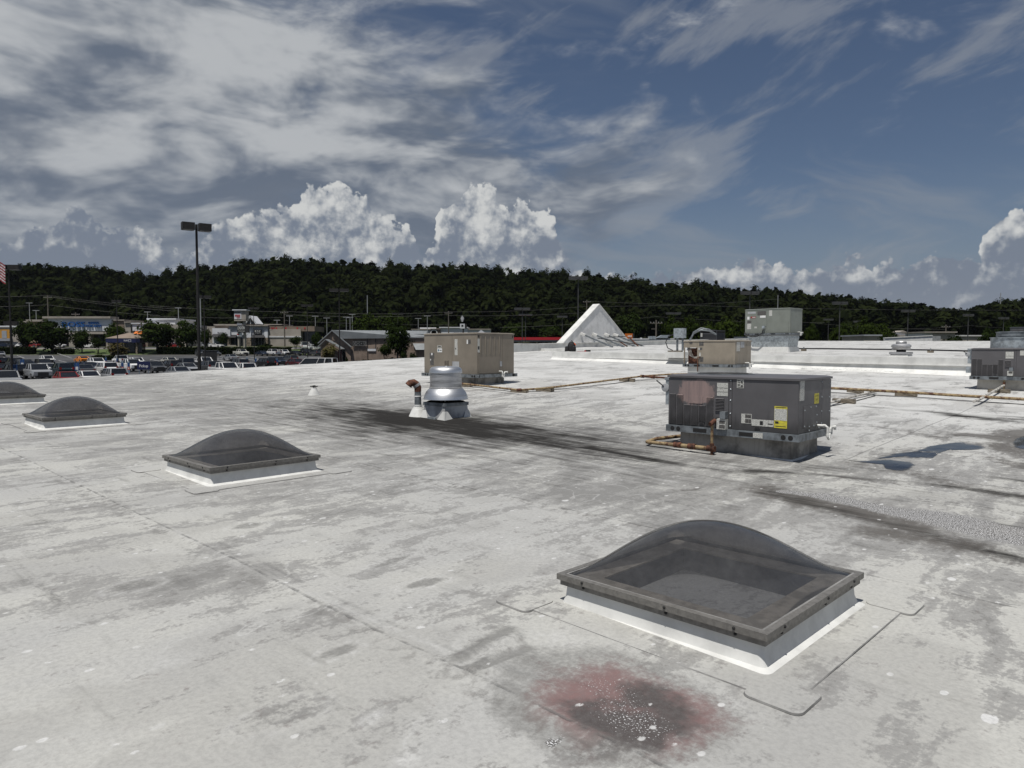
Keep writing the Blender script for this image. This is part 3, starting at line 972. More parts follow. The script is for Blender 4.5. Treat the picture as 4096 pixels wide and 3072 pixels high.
MT['dome'] = dome_material()
MT['flange'] = mat('dirty_tan_flange', (.52, .47, .39), .8, color2=(.30, .27, .22), scale=9, bump=.1)
MT['well'] = mat('light_well', (.18, .185, .195), .8, var=.08)
MT['lens'] = mat('grey_inner_lens', (.17, .18, .195), .5, var=.10, scale=3)
MT['flashing'] = mat('flashing_sheet', (.46, .46, .445), .6, color2=(.30, .30, .29), scale=3.4, bump=.12, detail=9)
MT['bright_membrane'] = mat('clean_membrane', (.64, .64, .615), .6, var=.08, scale=3, bump=.08)
MT['seal'] = mat('lap_sealant', (.22, .217, .21), .8, var=.2)
SK = 1.38


def rounded(a, b, r, n=7):
    pts = []
    for cx, cy, a0 in ((a - r, b - r, 0), (-a + r, b - r, 90), (-a + r, -b + r, 180), (a - r, -b + r, 270)):
        for i in range(n + 1):
            an = math.radians(a0 + 90 * i / n)
            pts.append((cx + r * math.cos(an), cy + r * math.sin(an)))
    return pts


def conform(root, loops, name, mats, lift=.005, edge_mi=1):
    """sheet made of nested outlines (outermost first) in the thing's local x, y, laid on the membrane"""
    mb = MB()
    c, s = math.cos(root.rotation_euler.z), math.sin(root.rotation_euler.z)
    n = len(loops[0])
    for k, lp in enumerate(loops):
        for x, y in lp:
            X, Y = root.location.x + c * x - s * y, root.location.y + s * x + c * y
            u, v = to_uv(X, Y)
            z = float(roof_h(np.float64(u), np.float64(v))) - root.location.z
            mb.v.append((x, y, z + (lift if k else lift * .2)))
    for k in range(len(loops) - 1):
        for i in range(n):
            j = (i + 1) % n
            mb.f.append((k * n + i, k * n + j, (k + 1) * n + j, (k + 1) * n + i))
            mb.mi.append(edge_mi if k == 0 else 0)
    mb.f.append(tuple((len(loops) - 1) * n + i for i in range(n)))
    mb.mi.append(0)
    o = mb.build(name, mats, root, True)
    at_ = o.data.attributes.new('dirt', 'FLOAT', 'POINT')
    at_.data.foreach_set('value', [.36] * len(mb.v))
    return o


def square_loop(a, n):
    """square outline with as many points as a rounded outline of 4*(n+1) points"""
    pts = []
    for k in range(4):
        c0 = [(a, a), (-a, a), (-a, -a), (a, -a)][k]
        pts += [c0] * (n + 1)
    return pts


def skylight(px, py, yaw_off, label, detail=True, uvz=None, group='domed skylights on the roof'):
    """px, py: photo pixel of the corner of the curb that points to the viewer"""
    s = SK
    if uvz:
        u, v = uvz
    else:
        f = spot(px, py)
        u, v = to_uv(f.x, f.y)
        u, v = u + s / 2, v + s / 2
    z = float(roof_h(np.float64(u), np.float64(v)))
    r = on_grid('skylight', label, 'skylight', u, v, z, group, yaw_off)
    h = s / 2
    ch = .145
    # membrane-clad curb with a flared foot
    mb = MB()
    prof = [(h + .07, -.03), (h + .03, .004), (h - .005, .018), (h - .020, .06), (h - .028, ch)]
    for a, zz in prof:
        k = len(mb.v)
        for x, y in rounded(a, a, .03 + max(0, a - h) * .5, 3):
            mb.v.append((x, y, zz))
    n = 16
    for k in range(len(prof) - 1):
        for i in range(n):
            j = (i + 1) % n
            mb.f.append((k * n + i, k * n + j, (k + 1) * n + j, (k + 1) * n + i))
            mb.mi.append(0)
    mb.build('curb', MT['bright_membrane'], r, True)
    def ring(a_out, a_in, z0, z1):
        m2 = MB()
        for x0, x1, y0, y1 in ((-a_out, a_out, -a_out, -a_in), (-a_out, a_out, a_in, a_out), (-a_out, -a_in, -a_in, a_in), (a_in, a_out, -a_in, a_in)):
            m2.box(x0, x1, y0, y1, z0, z1)
        return m2
    ring(h - .003, h - .045, ch - .010, ch + .0245).build('lower_frame', MT['alu'], r)
    fr = ring(h + .014, h - .026, ch + .025, ch + .062).build('frame', MT['alu'], r)
    ring(h - .027, h - .040, ch + .05, ch + .060).build('sealant_bead', MT['seal'], fr)
    # inner flange, light well and the inner lens at its foot
    ring(h - .03, h - .20, ch + .02, ch + .03).build('inner_flange', MT['flange'], r)
    m2 = MB()
    a, b = h - .20, h - .22
    m2.frustum((-b, b, -b, b), (-a, a, -a, a), -.02, ch + .0195)
    m2.f = [f for i, f in enumerate(m2.f) if i not in (1,)]
    m2.mi = [0] * len(m2.f)
    m2.f = [tuple(reversed(f)) for f in m2.f]
    m2.build('light_well', MT['well'], r)
    m2 = MB()
    g = 12
    pts = [(-b + 2 * b * i / g, -b + 2 * b * j / g) for i in range(g + 1) for j in range(g + 1)]
    m2.v = [(x, y, -.012 + .006 * (1 - (x / b) ** 2) * (1 - (y / b) ** 2)) for x, y in pts]
    for i in range(g):
        for j in range(g):
            q = i * (g + 1) + j
            m2.f.append((q, q + g + 1, q + g + 2, q + 1))
            m2.mi.append(0)
    m2.build('inner_lens', MT['lens'], r, True)
    # dome
    m2 = MB()
    g = 40
    d = h - .035
    for i in range(g + 1):
        for j in range(g + 1):
            X, Y = -1 + 2 * i / g, -1 + 2 * j / g
            q = max(0.0, (1 - X * X) * (1 - Y * Y))
            m2.v.append((X * d, Y * d, ch + .052 + .335 * q ** .82))
    for i in range(g):
        for j in range(g):
            q = i * (g + 1) + j
            m2.f.append((q, q + g + 1, q + g + 2, q + 1))
            m2.mi.append(0)
    m2.build('dome', MT['dome'], r, True)
    # screws in pairs along the frame
    sm = MB().lathe([(.009, 0), (.009, .004), (.004, .008)], 8).mesh('screw', MT['black'])
    for fx in (-.4, 0.08, .42):
        for zz, a in ((ch + .046, h + .014), (ch + .010, h - .003)):
            for face in range(4 if detail else 2):
                o = link('screw', sm, r)
                p = Matrix.Rotation(face * math.pi / 2, 4, 'Z') @ Vector((fx * s * .9, -a, zz))
                o.location = p
                o.rotation_euler = (math.pi / 2, 0, face * math.pi / 2)
    # flashing skirt and corner patches welded to the roof
    nn = 7
    lp = [rounded(h + .235, h + .235, .05, nn), rounded(h + .2305, h + .2305, .048, nn), rounded(h + .17, h + .17, .045, nn), rounded(h + .1, h + .1, .04, nn), rounded(h - .05, h - .05, .02, nn)]
    conform(r, lp, 'flashing_skirt', [MT['roof'], MT['seal']], .006)
    for sx, sy in ((1, -1), (-1, -1), (1, 1)):
        w = .145
        off = lambda q: [(sx * (h + .16) + x, sy * (h + .16) + y) for x, y in q]
        conform(r, [off(rounded(w, w, .05, nn)), off(rounded(w - .004, w - .004, .048, nn)), off(rounded(w * .5, w * .5, .03, nn))], 'corner_patch', [MT['roof'], MT['seal']], .011)
    return r


s1 = skylight(3074, 2695, math.radians(-1.0), 'domed smoked skylight beside the red stain on the roof')
s2 = skylight(845, 1948, math.radians(-.5), 'domed skylight with black specked frame, second from the red stain', False)
s3 = skylight(172, 1720.5, 0, 'domed skylight between two others in a row, far from the red stain', False)
u3, v3 = to_uv(s3.location.x, s3.location.y)
s4 = skylight(0, 0, 0, 'domed skylight at the end of the row, closest to the front edge of the roof', False, (u3 + 6.1, v3 + .1))

# ------------------------------------------------------------------ packaged rooftop units
def cabinet_paint(name, color, dirty=(.03, .03, .03), faded=None, grime=.5, size=(1, 1, 1)):
    """painted sheet metal: grime grows from the foot, an optional bleached patch on the front"""
    m = bpy.data.materials.new(name)
    m.use_nodes = True
    t = NT(m.node_tree)
    p = m.node_tree.nodes['Principled BSDF']
    co = t.n('ShaderNodeTexCoord').outputs['Object']
    x, y, z = t.n('ShaderNodeSeparateXYZ', {0: co}).outputs
    n1 = t.noise(co, 2.3, 7.0, .6)
    n2 = t.noise(t.n('ShaderNodeMapping', {0: co, 'Scale': (9, 9, .9)}).outputs[0], 1.6, 7.0, .65)
    n3 = t.noise(t.n('ShaderNodeMapping', {0: co, 'Scale': (1, 1, .55)}).outputs[0], 17.0, 7.0, .72)
    c = t.mix(t.step(n1, .35, .7), color, tuple(k * .84 for k in color))
    c = t.mix(t.m('MULTIPLY', t.step(n2, .52, .8), .35 * grime), c, tuple(k * .45 for k in color))
    if faded:
        fx, fz, rx, rz = faded
        dx, dz = t.m('DIVIDE', t.m('SUBTRACT', x, fx), rx), t.m('DIVIDE', t.m('SUBTRACT', z, fz), rz)
        r = t.m('SQRT', t.m('ADD', t.m('MULTIPLY', dx, dx), t.m('MULTIPLY', dz, dz)))
        f = t.step(t.m('ADD', r, t.m('MULTIPLY_ADD', n3, 1.3, -.65)), 1.1, .86)
        f = t.m('MULTIPLY', f, t.step(y, -size[1] / 2 + .05, -size[1] / 2 + .02))
        c = t.mix(f, c, t.mix(t.step(n2, .35, .7), (.29, .215, .20), (.20, .155, .15)))
    g = t.step(t.m('ADD', z, t.m('MULTIPLY', n2, -.30)), .10, -.12)
    c = t.mix(t.m('MULTIPLY', g, .8 * grime), c, dirty)
    t.link(c, p.inputs['Base Color'])
    t.link(t.m('MULTIPLY_ADD', n1, .3, .32), p.inputs['Roughness'])
    p.inputs['Specular IOR Level'].default_value = .4
    b = t.n('ShaderNodeBump', {'Height': n1, 'Strength': .10, 'Distance': .03})
    t.link(b.outputs[0], p.inputs['Normal'])
    return m


class Unit:
    """packaged rooftop unit; local x: along the long face to the right, y: away; cabinet foot at z = 0"""
    def __init__(self, name, label, corner, L, W, H, base_z, curb_bottom, paint, curb_mat, curb_in=.14, rail=.10, yaw=0.0, rail_mat='galv_dull', lid_mat=None):
        self.lid_mat = lid_mat or paint
        self.L, self.W, self.H, self.rail = L, W, H, rail
        ex, ey = Vector((math.cos(ROT + yaw), math.sin(ROT + yaw))), Vector((-math.sin(ROT + yaw), math.cos(ROT + yaw)))
        c = Vector(corner) - ex * (L / 2) + ey * (W / 2)
        self.r = thing(name, label, 'air conditioner', (c.x, c.y, base_z + rail), ROT + yaw)
        self.paint = paint
        hl, hw = L / 2, W / 2
        ci = curb_in
        cb = MB()
        z0 = curb_bottom - base_z - rail
        self.cz = z0
        cb.frustum((-hl + ci - .015, hl - ci + .015, -hw + ci - .015, hw - ci + .015), (-hl + ci, hl - ci, -hw + ci, hw - ci), z0 - .15, -rail - .002)
        cb.build('curb', curb_mat, self.r)
        foot = MB()
        a, b = hl - ci, hw - ci
        foot.frustum((-a - .09, a + .09, -b - .09, b + .09), (-a - .012, a + .012, -b - .012, b + .012), z0 - .03, z0 + .05)
        foot.build('curb_flashing', MT['bright_membrane'], self.r)
        # base rail: four channels with slots and holes
        rl = MB()
        t = .03
        e = .025
        rl.box(-hl - e, hl + e, -hw - e, -hw - e + t, -rail, 0)
        rl.box(-hl - e, hl + e, hw + e - t, hw + e, -rail, 0)
        rl.box(-hl - e, -hl - e + t, -hw - e + t, hw + e - t, -rail, 0)
        rl.box(hl + e - t, hl + e, -hw - e + t, hw + e - t, -rail, 0)
        rl.box(-hl, hl, -hw + .03, hw - .03, -rail * .6, -.004)
        self.rl = rl.build('base_rail', MT[rail_mat], self.r)
        hole = MB().lathe([(.034, 0), (.034, .004)], 16).mesh('lifting_hole', MT['black'])
        for x in (-hl + .09, -hl + .19, hl - .19, hl - .09):
            o = link('lifting_hole', hole, self.rl, (x, -hw - e + .0005, -rail / 2))
            o.rotation_euler = (math.pi / 2, 0, 0)
        sl = MB().box(-.11, .11, -.003, .003, -.028, .028).mesh('fork_slot', MT['black'])
        for x in (-hl * .45, hl * .28):
            link('fork_slot', sl, self.rl, (x, -hw - e, -rail / 2))

    def f(self, t):
        return -self.L / 2 + t * self.L

    def g(self, t):
        return -self.W / 2 + t * self.W

    def front(self, name, t0, t1, z0, z1, m, d=.004, parent=None, out=0.0):
        y = -self.W / 2 - out
        return MB().box(self.f(t0), self.f(t1), y - d, y + .002, z0 * self.H, z1 * self.H).build(name, m, parent or self.r)

    def side(self, name, t0, t1, z0, z1, m, d=.004, parent=None, out=0.0):
        x = self.L / 2 + out
        return MB().box(x - .002, x + d, self.g(t0), self.g(t1), z0 * self.H, z1 * self.H).build(name, m, parent or self.r)

    def body(self, splits_front, splits_side, lid=.035, over=.015):
        """cabinet core, front panels and end panels with open joints, and the lid with a rolled edge"""
        hl, hw, H = self.L / 2, self.W / 2, self.H
        i = .014
        MB().box(-hl + i, hl - i, -hw + i, hw - i, .001, H - lid - .001).build('cabinet_core', self.paint, self.r)
        j = .004
        for t0, t1 in zip(splits_front[:-1], splits_front[1:]):
            MB().box(self.f(t0) + j, self.f(t1) - j, -hw, -hw + i - .0005, .006, H - lid - .006).build('front_panel', self.paint, self.r)
        for t0, t1 in zip(splits_side[:-1], splits_side[1:]):
            MB().box(hl - i + .0005, hl, self.g(t0) + j, self.g(t1) - j, .006, H - lid - .006).build('end_panel', self.paint, self.r)
        MB().box(-hl, -hl + i - .0005, -hw + i, hw - i, .006, H - lid - .006).build('end_panel', self.paint, self.r)
        MB().box(-hl + i, hl - i, hw - i + .0005, hw, .006, H - lid - .006).build('back_panel', self.paint, self.r)
        lm = MB()
        o = over
        lm.box(-hl - o, hl + o, -hw - o, hw + o, H - lid, H - .006)
        lm.frustum((-hl - o, hl + o, -hw - o, hw + o), (-hl + .05, hl - .05, -hw + .05, hw - .05), H - .0058, H + .012)
        self.lid = lm.build('lid', self.lid_mat, self.r)

    def fan(self, t, s, r, raised=.0):
        """condenser fan in the lid: dark well, ring and wire guard"""
        x, y, z = self.f(t), self.g(s), self.H + .013 + raised
        o = MB().lathe([(r, -.02), (r + .03, 0), (r + .03, .006), (r - .005, .008)], 40, (x, y, z), cap=False).build('fan_ring', MT['galv_dull'], self.lid, True)
        MB().lathe([(r - .002, .002), (.001, .003)], 40, (x, y, z), cap=False).build('fan_well', MT['black'], self.lid)
        gd = MB()
        for k in range(1, 9):
            rr = r * k / 9
            gd.tube([(x + rr * math.cos(a), y + rr * math.sin(a), z + .010) for a in np.linspace(0, 2 * math.pi, 33)], .004, 4)
        for a in np.linspace(0, math.pi, 6, endpoint=False):
            gd.tube([(x - r * math.cos(a), y - r * math.sin(a), z + .008), (x, y, z + .014), (x + r * math.cos(a), y + r * math.sin(a), z + .008)], .005, 4)
        gd.build('fan_guard', MT['rubber'], self.lid)

    def louvre(self, t0, t1, z0, z1, n, lip=.014):
        x0, x1, y = self.f(t0), self.f(t1), -self.W / 2
        h = (z1 - z0) * self.H
        o = MB().box(x0, x1, y - .002, y + .001, z0 * self.H, z1 * self.H).build('louvre', MT['black'], self.r)
        sl = MB()
        for k in range(n):
            z = z0 * self.H + h * (k + .5) / n
            p = h / n
            sl.add([(x0, y - .003, z + p * .36), (x1, y - .003, z + p * .36), (x1, y - lip, z - p * .14), (x0, y - lip, z - p * .14), (x0, y - lip, z - p * .22), (x1, y - lip, z - p * .22), (x1, y - .003, z + p * .20), (x0, y - .003, z + p * .20)],
                   [(0, 3, 2, 1), (3, 4, 5, 2), (4, 7, 6, 5), (0, 7, 4, 3), (1, 2, 5, 6)])
        sl.build('slats', self.paint, o)
        return o

    def handle(self, t, z):
        o = self.front('handle', t - .02, t + .02, z - .018, z + .018, self.paint, .012)
        self.front('recess', t - .014, t + .014, z - .009, z + .007, MT['black'], .0135, o)

    def trap(self, t, z, mt='pvc', far=True):
        x, y, zz = self.L / 2, self.g(t), z * self.H
        pts = [(x - .02, y, zz), (x + .12, y, zz), (x + .15, y, zz - .02), (x + .15, y, zz - .15), (x + .155, y + .03, zz - .185), (x + .16, y + .06, zz - .15),
               (x + .16, y + .065, zz - .05), (x + .165, y + .09, zz - .02), (x + .19, y + .17, zz - .02), (x + .19, y + .18, zz - .06)]
        tb = MB().tube(pts, .018, 10)
        for i in (1, 3, 6, 8):
            a, b = Vector(pts[i]), Vector(pts[i - 1])
            d = (b - a).normalized()
            tb.tube([a - d * .005, a + d * .035], .0235, 10)
        tb.build('drain_trap', MT[mt], self.r, True)

    def disconnect(self, z=.45, y=-.3):
        """isolator box with its rotary plate on the end that points to the front of the building"""
        x = -self.L / 2
        yy = self.g(.14)
        b = MB().box(x - .10, x, yy - .09, yy + .09, z * self.H - .12, z * self.H + .26)
        b.box(x - .115, x, yy - .10, yy + .10, z * self.H + .262, z * self.H + .30)
        o = b.build('isolator_box', MT['galv'], self.r)
        pl = MB().lathe([(.065, -.012), (.065, .006), (.02, .01)], 20, (0, 0, 0)).build('rotary_plate', MT['silver_tape'], o, True)
        pl.location = (x - .10, yy - .105, z * self.H + .14)
        pl.rotation_euler = (math.pi / 2, 0, 0)
        MB().tube([(x - .12, yy - .115, z * self.H + .16), (x - .24, yy - .13, z * self.H + .25)], .010, 6).build('switch_lever', MT['rubber'], o)


GREY = cabinet_paint('grey_cabinet_paint_faded', (.108, .105, .110), faded=(-.53, .52, .31, .19), grime=.9, size=(2.0, 1.22, .75))
GREY2 = cabinet_paint('grey_cabinet_paint', (.118, .114, .119), grime=.35, size=(2.0, 1.22, .75))
TANP = cabinet_paint('tan_cabinet_paint', (.235, .205, .165), grime=.3)
TANP2 = cabinet_paint('light_tan_cabinet_paint', (.30, .262, .208), grime=.35)
TRN = cabinet_paint('grey_green_cabinet_paint', (.215, .232, .205), grime=.2)
DGY = cabinet_paint('dark_grey_cabinet_paint', (.045, .048, .055), grime=.2)

# the large grey unit in the middle distance
c1 = at(3191, 1769, 9.60)
g1 = Unit('rooftop_unit', 'grey rooftop unit with a bleached pink patch and yellow stickers', (c1.x, c1.y), 2.0, 1.24, .765, c1.z, .085, GREY, MT['curb_grey'], yaw=math.radians(.5), lid_mat=GREY2)
g1.body([0, .497, .522, 1.0], [0, .70, 1.0])
g1.fan(.30, .52, .42)
for t0, top in ((.012, .63), (.074, .62), (.136, .43), (.198, .43), (.260, .43), (.322, .60)):
    g1.louvre(t0, t0 + .054, .11 if abs(t0 - .260) < .001 else .025, top, int(46 * top))
g1.handle(.287, .07)
g1.louvre(.395, .462, .335, .585, 9, .02)
g1.front('access_plate', .182, .292, .455, .60, GREY, .008)
L1 = g1.front('rating_label', .405, .490, .625, .875, MT['label'])
for z in (.70, .775):
    g1.front('rule', .407, .488, z, z + .008, MT['ink'], .0046, L1)
L1 = g1.front('number_label', .558, .610, .79, .965, MT['label'])
lettering('6', .062, MT['ink'], L1, (g1.f(.596), -g1.W / 2 - .006, .905 * g1.H), bold=.002)
for k, z in enumerate((.93, .90, .865, .84, .81)):
    g1.front('print_line', .563, .584 if k < 4 else .603, z - .008, z + .006, MT['ink'], .0046, L1)
for z in (.845, .825):
    g1.front('print_line', .589, .604, z - .007, z + .006, MT['ink'], .0046, L1)
L1 = g1.front('warning_label', .595, .672, .135, .315, MT['label'])
g1.front('print_block', .624, .669, .235, .305, MT['label_dark'], .0046, L1)
g1.front('print_block', .624, .669, .145, .22, MT['label_dark'], .0046, L1)
L1 = g1.front('long_label', .673, .832, .105, .225, MT['label'], .0035)
g1.front('print_block', .733, .755, .125, .2, MT['ink'], .0042, L1)
g1.front('print_block', .79, .826, .145, .165, MT['ink'], .0042, L1)
L1 = g1.front('yellow_sticker', .835, .925, .095, .49, MT['label_yellow'])
g1.front('wiring_diagram', .836, .924, .235, .445, MT['label'], .0048, L1)
g1.front('print_block', .842, .866, .175, .215, MT['ink'], .0048, L1)
g1.front('print_line', .845, .918, .12, .132, MT['ink'], .0048, L1)
g1.front('print_line', .845, .918, .465, .476, MT['ink'], .0048, L1)
g1.handle(.715, .075)
L1 = MB().box(g1.f(.452), g1.f(.494), -g1.W / 2 - .10, -g1.W / 2, .20 * g1.H, .335 * g1.H).build('control_box', MT['galv_dull'], g1.r)
L1 = g1.front('gas_label', .425, .494, .0, .195, MT['label'], .085)
g1.front('print_block', .446, .490, .105, .165, MT['label_dark'], .0856, L1)
g1.front('print_block', .446, .490, .015, .085, MT['label_dark'], .0856, L1)
o = MB().lathe([(.05, 0), (.05, .004)], 18, (0, 0, 0)).build('pipe_opening', MT['black'], g1.r)
o.location = (g1.f(.412), -g1.W / 2 - .001, .14 * g1.H)
o.rotation_euler = (math.pi / 2, 0, 0)
g1.side('data_label', .03, .155, .60, .965, MT['label'])
L1 = g1.side('yellow_sticker', .47, .60, .51, .70, MT['label_yellow'])
for k, s in enumerate(('DO NOT', 'TRUCK')):
    lettering(s, .034, MT['ink'], L1, (g1.L / 2 + .0055, g1.g(.535), (.655 - .07 * k) * g1.H), (math.pi / 2, 0, math.pi / 2))
g1.side('hatch', .145, .555, .085, .49, GREY, .010)
sm = MB().lathe([(.011, 0), (.011, .004), (.004, .009)], 8).mesh('screw', MT['galv'])
for ty, tz in [(.70, .9), (.70, .62), (.70, .35), (.70, .12), (.95, .86), (.95, .6), (.95, .33), (.16, .13), (.3, .11), (.44, .11), (.16, .42), (.34, .46), (.5, .46), (.53, .3), (.53, .16), (.62, .05), (.3, .04)]:
    o = link('screw', sm, g1.r, (g1.L / 2 + (.010 if .14 < ty < .555 and tz < .48 else .0), g1.g(ty), tz * g1.H))
    o.rotation_euler = (0, math.pi / 2, 0)
for tz in (.93, .76, .55, .3, .06):
    o = link('screw', sm, g1.r, (g1.f(.51), -g1.W / 2, tz * g1.H))
    o.rotation_euler = (math.pi / 2, 0, 0)
g1.trap(.56, .10)
g1.disconnect(.55)
g1.front('rail_sticker', .69, .76, -.115, -.02, MT['label'], .03)

# the same model to the right, with a big round intake collar on top
c2 = at(3882, 1517, 19.9)
ex = Vector((math.cos(ROT), math.sin(ROT)))
cc2 = Vector((c2.x, c2.y)) + ex * 2.0
g2 = Unit('rooftop_unit', 'grey rooftop unit with a galvanised round collar on its lid', cc2, 2.0, 1.24, .765, c2.z, roof_z(cc2.x, cc2.y) - .02, GREY2, MT['curb_tan'])
g2.body([0, .497, .522, 1.0], [0, .70, 1.0])
for t0, top in ((.012, .63), (.074, .62), (.136, .43), (.198, .43), (.260, .43), (.322, .60)):
    g2.louvre(t0, t0 + .054, .11 if abs(t0 - .260) < .001 else .025, top, int(46 * top))
g2.handle(.287, .07)
g2.louvre(.395, .462, .335, .585, 7, .02)
L1 = g2.front('rating_label', .40, .49, .64, .88, MT['label'])
g2.front('rule', .402, .488, .72, .73, MT['ink'], .0046, L1)
g2.front('number_label', .56, .62, .75, .93, MT['label'])
g2.front('control_box', .452, .494, .20, .32, MT['galv_dull'], .09)
L1 = g2.front('gas_label', .43, .494, .03, .2, MT['label'], .085)
g2.front('print_block', .446, .49, .11, .18, MT['label_dark'], .0856, L1)
g2.disconnect(.60)
MB().box(-g2.L / 2 - .13, -g2.L / 2, g2.g(.04), g2.g(.2), .1 * g2.H, .33 * g2.H).build('junction_box', MT['galv'], g2.r)
x, y = g2.f(.42), g2.g(.5)
MB().lathe([(.50, 0), (.50, .27), (.525, .275), (.525, .29), (.37, .291)], 40, (x, y, g2.H + .013), cap=False).build('intake_collar', MT['galv'], g2.r, True)
MB().lathe([(.37, .27), (.37, .33), (.38, .335), (.38, .345), (.37, .35), (.37, .42), (.385, .43), (.385, .445), (.33, .45), (.33, .30)], 40, (x, y, g2.H + .013), cap=False).build('fan_shroud', MT['galv_dull'], g2.r, True)
MB().lathe([(.52, .001), (.001, .002)], 30, (x, y, g2.H + .012), cap=False).build('collar_shade_disc', MT['black'], g2.r)  # black disc laid in as the shadow round the collar's foot

# big tan unit behind the exhaust fan
ct = at(1909, 1512, 21.0)
gt = Unit('rooftop_unit', 'big tan rooftop unit standing behind the round exhaust fan', (ct.x, ct.y), 2.44, 1.58, 1.235, ct.z, ct.z - .25, TANP, MT['curb_grey'], curb_in=.22, rail=.10)
gt.body([0, .545, .94 + .06], [0, .68, 1.0])
for k in range(5):
    t = .09 + .125 * k
    MB().tube([(gt.L / 2 - .002, gt.g(t), 1.14), (gt.L / 2 + .004, gt.g(t), 1.12), (gt.L / 2 + .004, gt.g(t), .62), (gt.L / 2 - .002, gt.g(t), .60)], .014, 8).build('pressed_rib', TANP, gt.r, True)
gt.side('hatch', .04, .58, .03, .43, TANP, .012)
gt.side('silver_plate', .605, .665, .185, .31, MT['silver_tape'])
L1 = gt.side('blue_label', .01, .065, .53, .86, MT['label'])
gt.side('print_block', .018, .055, .6, .68, MT['ink'], .0046, L1)
for t in (.04, .96):
    o = gt.side('arrow_mark', t - .012, t + .012, .89, .95, MT['ink'], .003)
L1 = gt.front('maker_badge', .262, .345, .645, .70, MT['label'])
gt.front('print_block', .275, .332, .66, .685, MT['ink'], .0046, L1)
L1 = gt.front('service_sticker', .262, .355, .53, .63, MT['white_paint'])
gt.front('round_mark', .275, .298, .555, .605, mat('teal_print', (.03, .13, .20), .5), .0046, L1)
gt.front('print_block', .308, .345, .57, .59, MT['ink'], .0046, L1)
L1 = gt.front('warning_label', .112, .20, .37, .515, MT['label_dark'])
gt.front('pictogram', .142, .168, .455, .512, MT['white_paint'], .0046, L1)
L1 = gt.front('warning_label', .12, .19, .20, .36, MT['label_dark'])
gt.front('pictogram', .122, .138, .32, .358, MT['white_paint'], .0046, L1)
for t0 in (.40, .443):
    gt.louvre(t0, t0 + .034, .13, .33, 12)
L1 = gt.front('long_label', .595, .648, .46, .855, MT['label'])
gt.front('print_block', .606, .622, .6, .64, MT['ink'], .0046, L1)
L1 = gt.front('warning_label', .815, .885, .735, .84, MT['label_dark'])
gt.front('pictogram', .815, .84, .735, .84, MT['white_paint'], .0046, L1)
gt.front('silver_plate', .55, .675, .10, .305, MT['silver_tape'])
gt.trap(.58, .065)
for t in (.03, .97):
    o = MB().lathe([(.05, 0), (.05, .004)], 14).build('lifting_hole', MT['black'], gt.rl)
    o.location = (gt.L / 2 + .026, gt.g(t), -.05)
    o.rotation_euler = (0, math.pi / 2, 0)
for s, xx in ((-1, -gt.L / 2 - .10), (1, gt.L / 2 - .02)):
    MB().box(xx - .02, xx + .11, -gt.W / 2 - .022, -gt.W / 2 + .0, -.10, -.002).build('lifting_lug', MT['galv_dull'], gt.r)
MB().box(gt.L / 2 - .01, gt.L / 2 + .02, gt.W / 2 - .05, gt.W / 2 + .14, -.10, -.002).build('lifting_lug', MT['galv_dull'], gt.r)

# small tan unit whose burner compartment stands open
c3 = at(2940, 1471, 22.4)
g3 = Unit('rooftop_unit', 'tan rooftop unit with an open compartment full of loose wires', (c3.x, c3.y), 1.82, 1.12, .765, c3.z, roof_z(c3.x, c3.y) - .02, TANP2, MT['white_membrane'], curb_in=.1)
hl, hw, H = g3.L / 2, g3.W / 2, g3.H
m = MB()
m.box(g3.f(.27), hl - .014, -hw + .014, hw - .014, .001, H - .036)
m.box(-hl + .014, g3.f(.27), hw - .06, hw - .014, .001, H - .036)
m.build('cabinet_core', TANP2, g3.r)
MB().box(g3.f(.27) + .003, hl, -hw, -hw + .0135, .006, H - .04).build('front_panel', TANP2, g3.r)
MB().box(-hl, g3.f(.27) - .003, -hw, -hw + .0135, .70 * H, H - .04).build('front_panel', TANP2, g3.r)
MB().box(-hl, -hl + .035, -hw, -hw + .035, .0, .698 * H).build('corner_post', TANP2, g3.r)
MB().box(-hl, -hl + .013, hw - .3, hw - .015, .0, .698 * H).build('end_panel', TANP2, g3.r)
MB().box(hl - .0135, hl, -hw + .004, g3.g(.7) - .004, .006, H - .04).build('end_panel', TANP2, g3.r)
MB().box(hl - .0135, hl, g3.g(.7) + .004, hw - .004, .006, H - .04).build('end_panel', TANP2, g3.r)
MB().box(g3.f(.055), g3.f(.268), -hw + .12, hw - .1, .0, .68 * H).build('burner_box', MT['rust_dark'], g3.r)
lm = MB().box(-hl - .015, hl + .015, -hw - .015, hw + .015, H - .0355, H - .006)
lm.frustum((-hl - .015, hl + .015, -hw - .015, hw + .015), (-hl + .05, hl - .05, -hw + .05, hw - .05), H - .0058, H + .01)
g3.lid = lm.build('lid', TANP2, g3.r)
g3.fan(.3, .5, .30)
for k in range(4):
    x0 = g3.f(.07 + .02 * k)
    pts = [(x0, -hw + .05, .66 * H), (x0 + .02, -hw + .03, .5 * H), (x0 + .06 + .03 * k, -hw + .02, (.38 - .05 * k) * H), (x0 + .22, -hw + .03, (.26 + .02 * k) * H), (x0 + .3, -hw + .1, .24 * H)]
    MB().tube(pts, .008, 6).build('loose_wire', MT['pvc_dirty'], g3.r, True)
for (t0, t1, z0, z1, mm) in ((.115, .175, .85, .95, 'label_dark'), (.31, .395, .78, .95, 'label_dark'), (.31, .37, .60, .70, 'label_dark'), (.31, .345, .33, .48, 'label'), (.325, .395, .10, .30, 'label_dark'), (.30, .325, .60, .70, 'white_paint'), (.345, .365, .88, .95, 'white_paint')):
    g3.front('label', t0, t1, z0, z1, MT[mm])
g3.side('data_label', .08, .28, .55, .93, MT['label'])
g3.side('silver_plate', .32, .55, .7, .95, MT['silver_tape'])
g3.side('hatch', .10, .58, .05, .45, TANP2, .012)
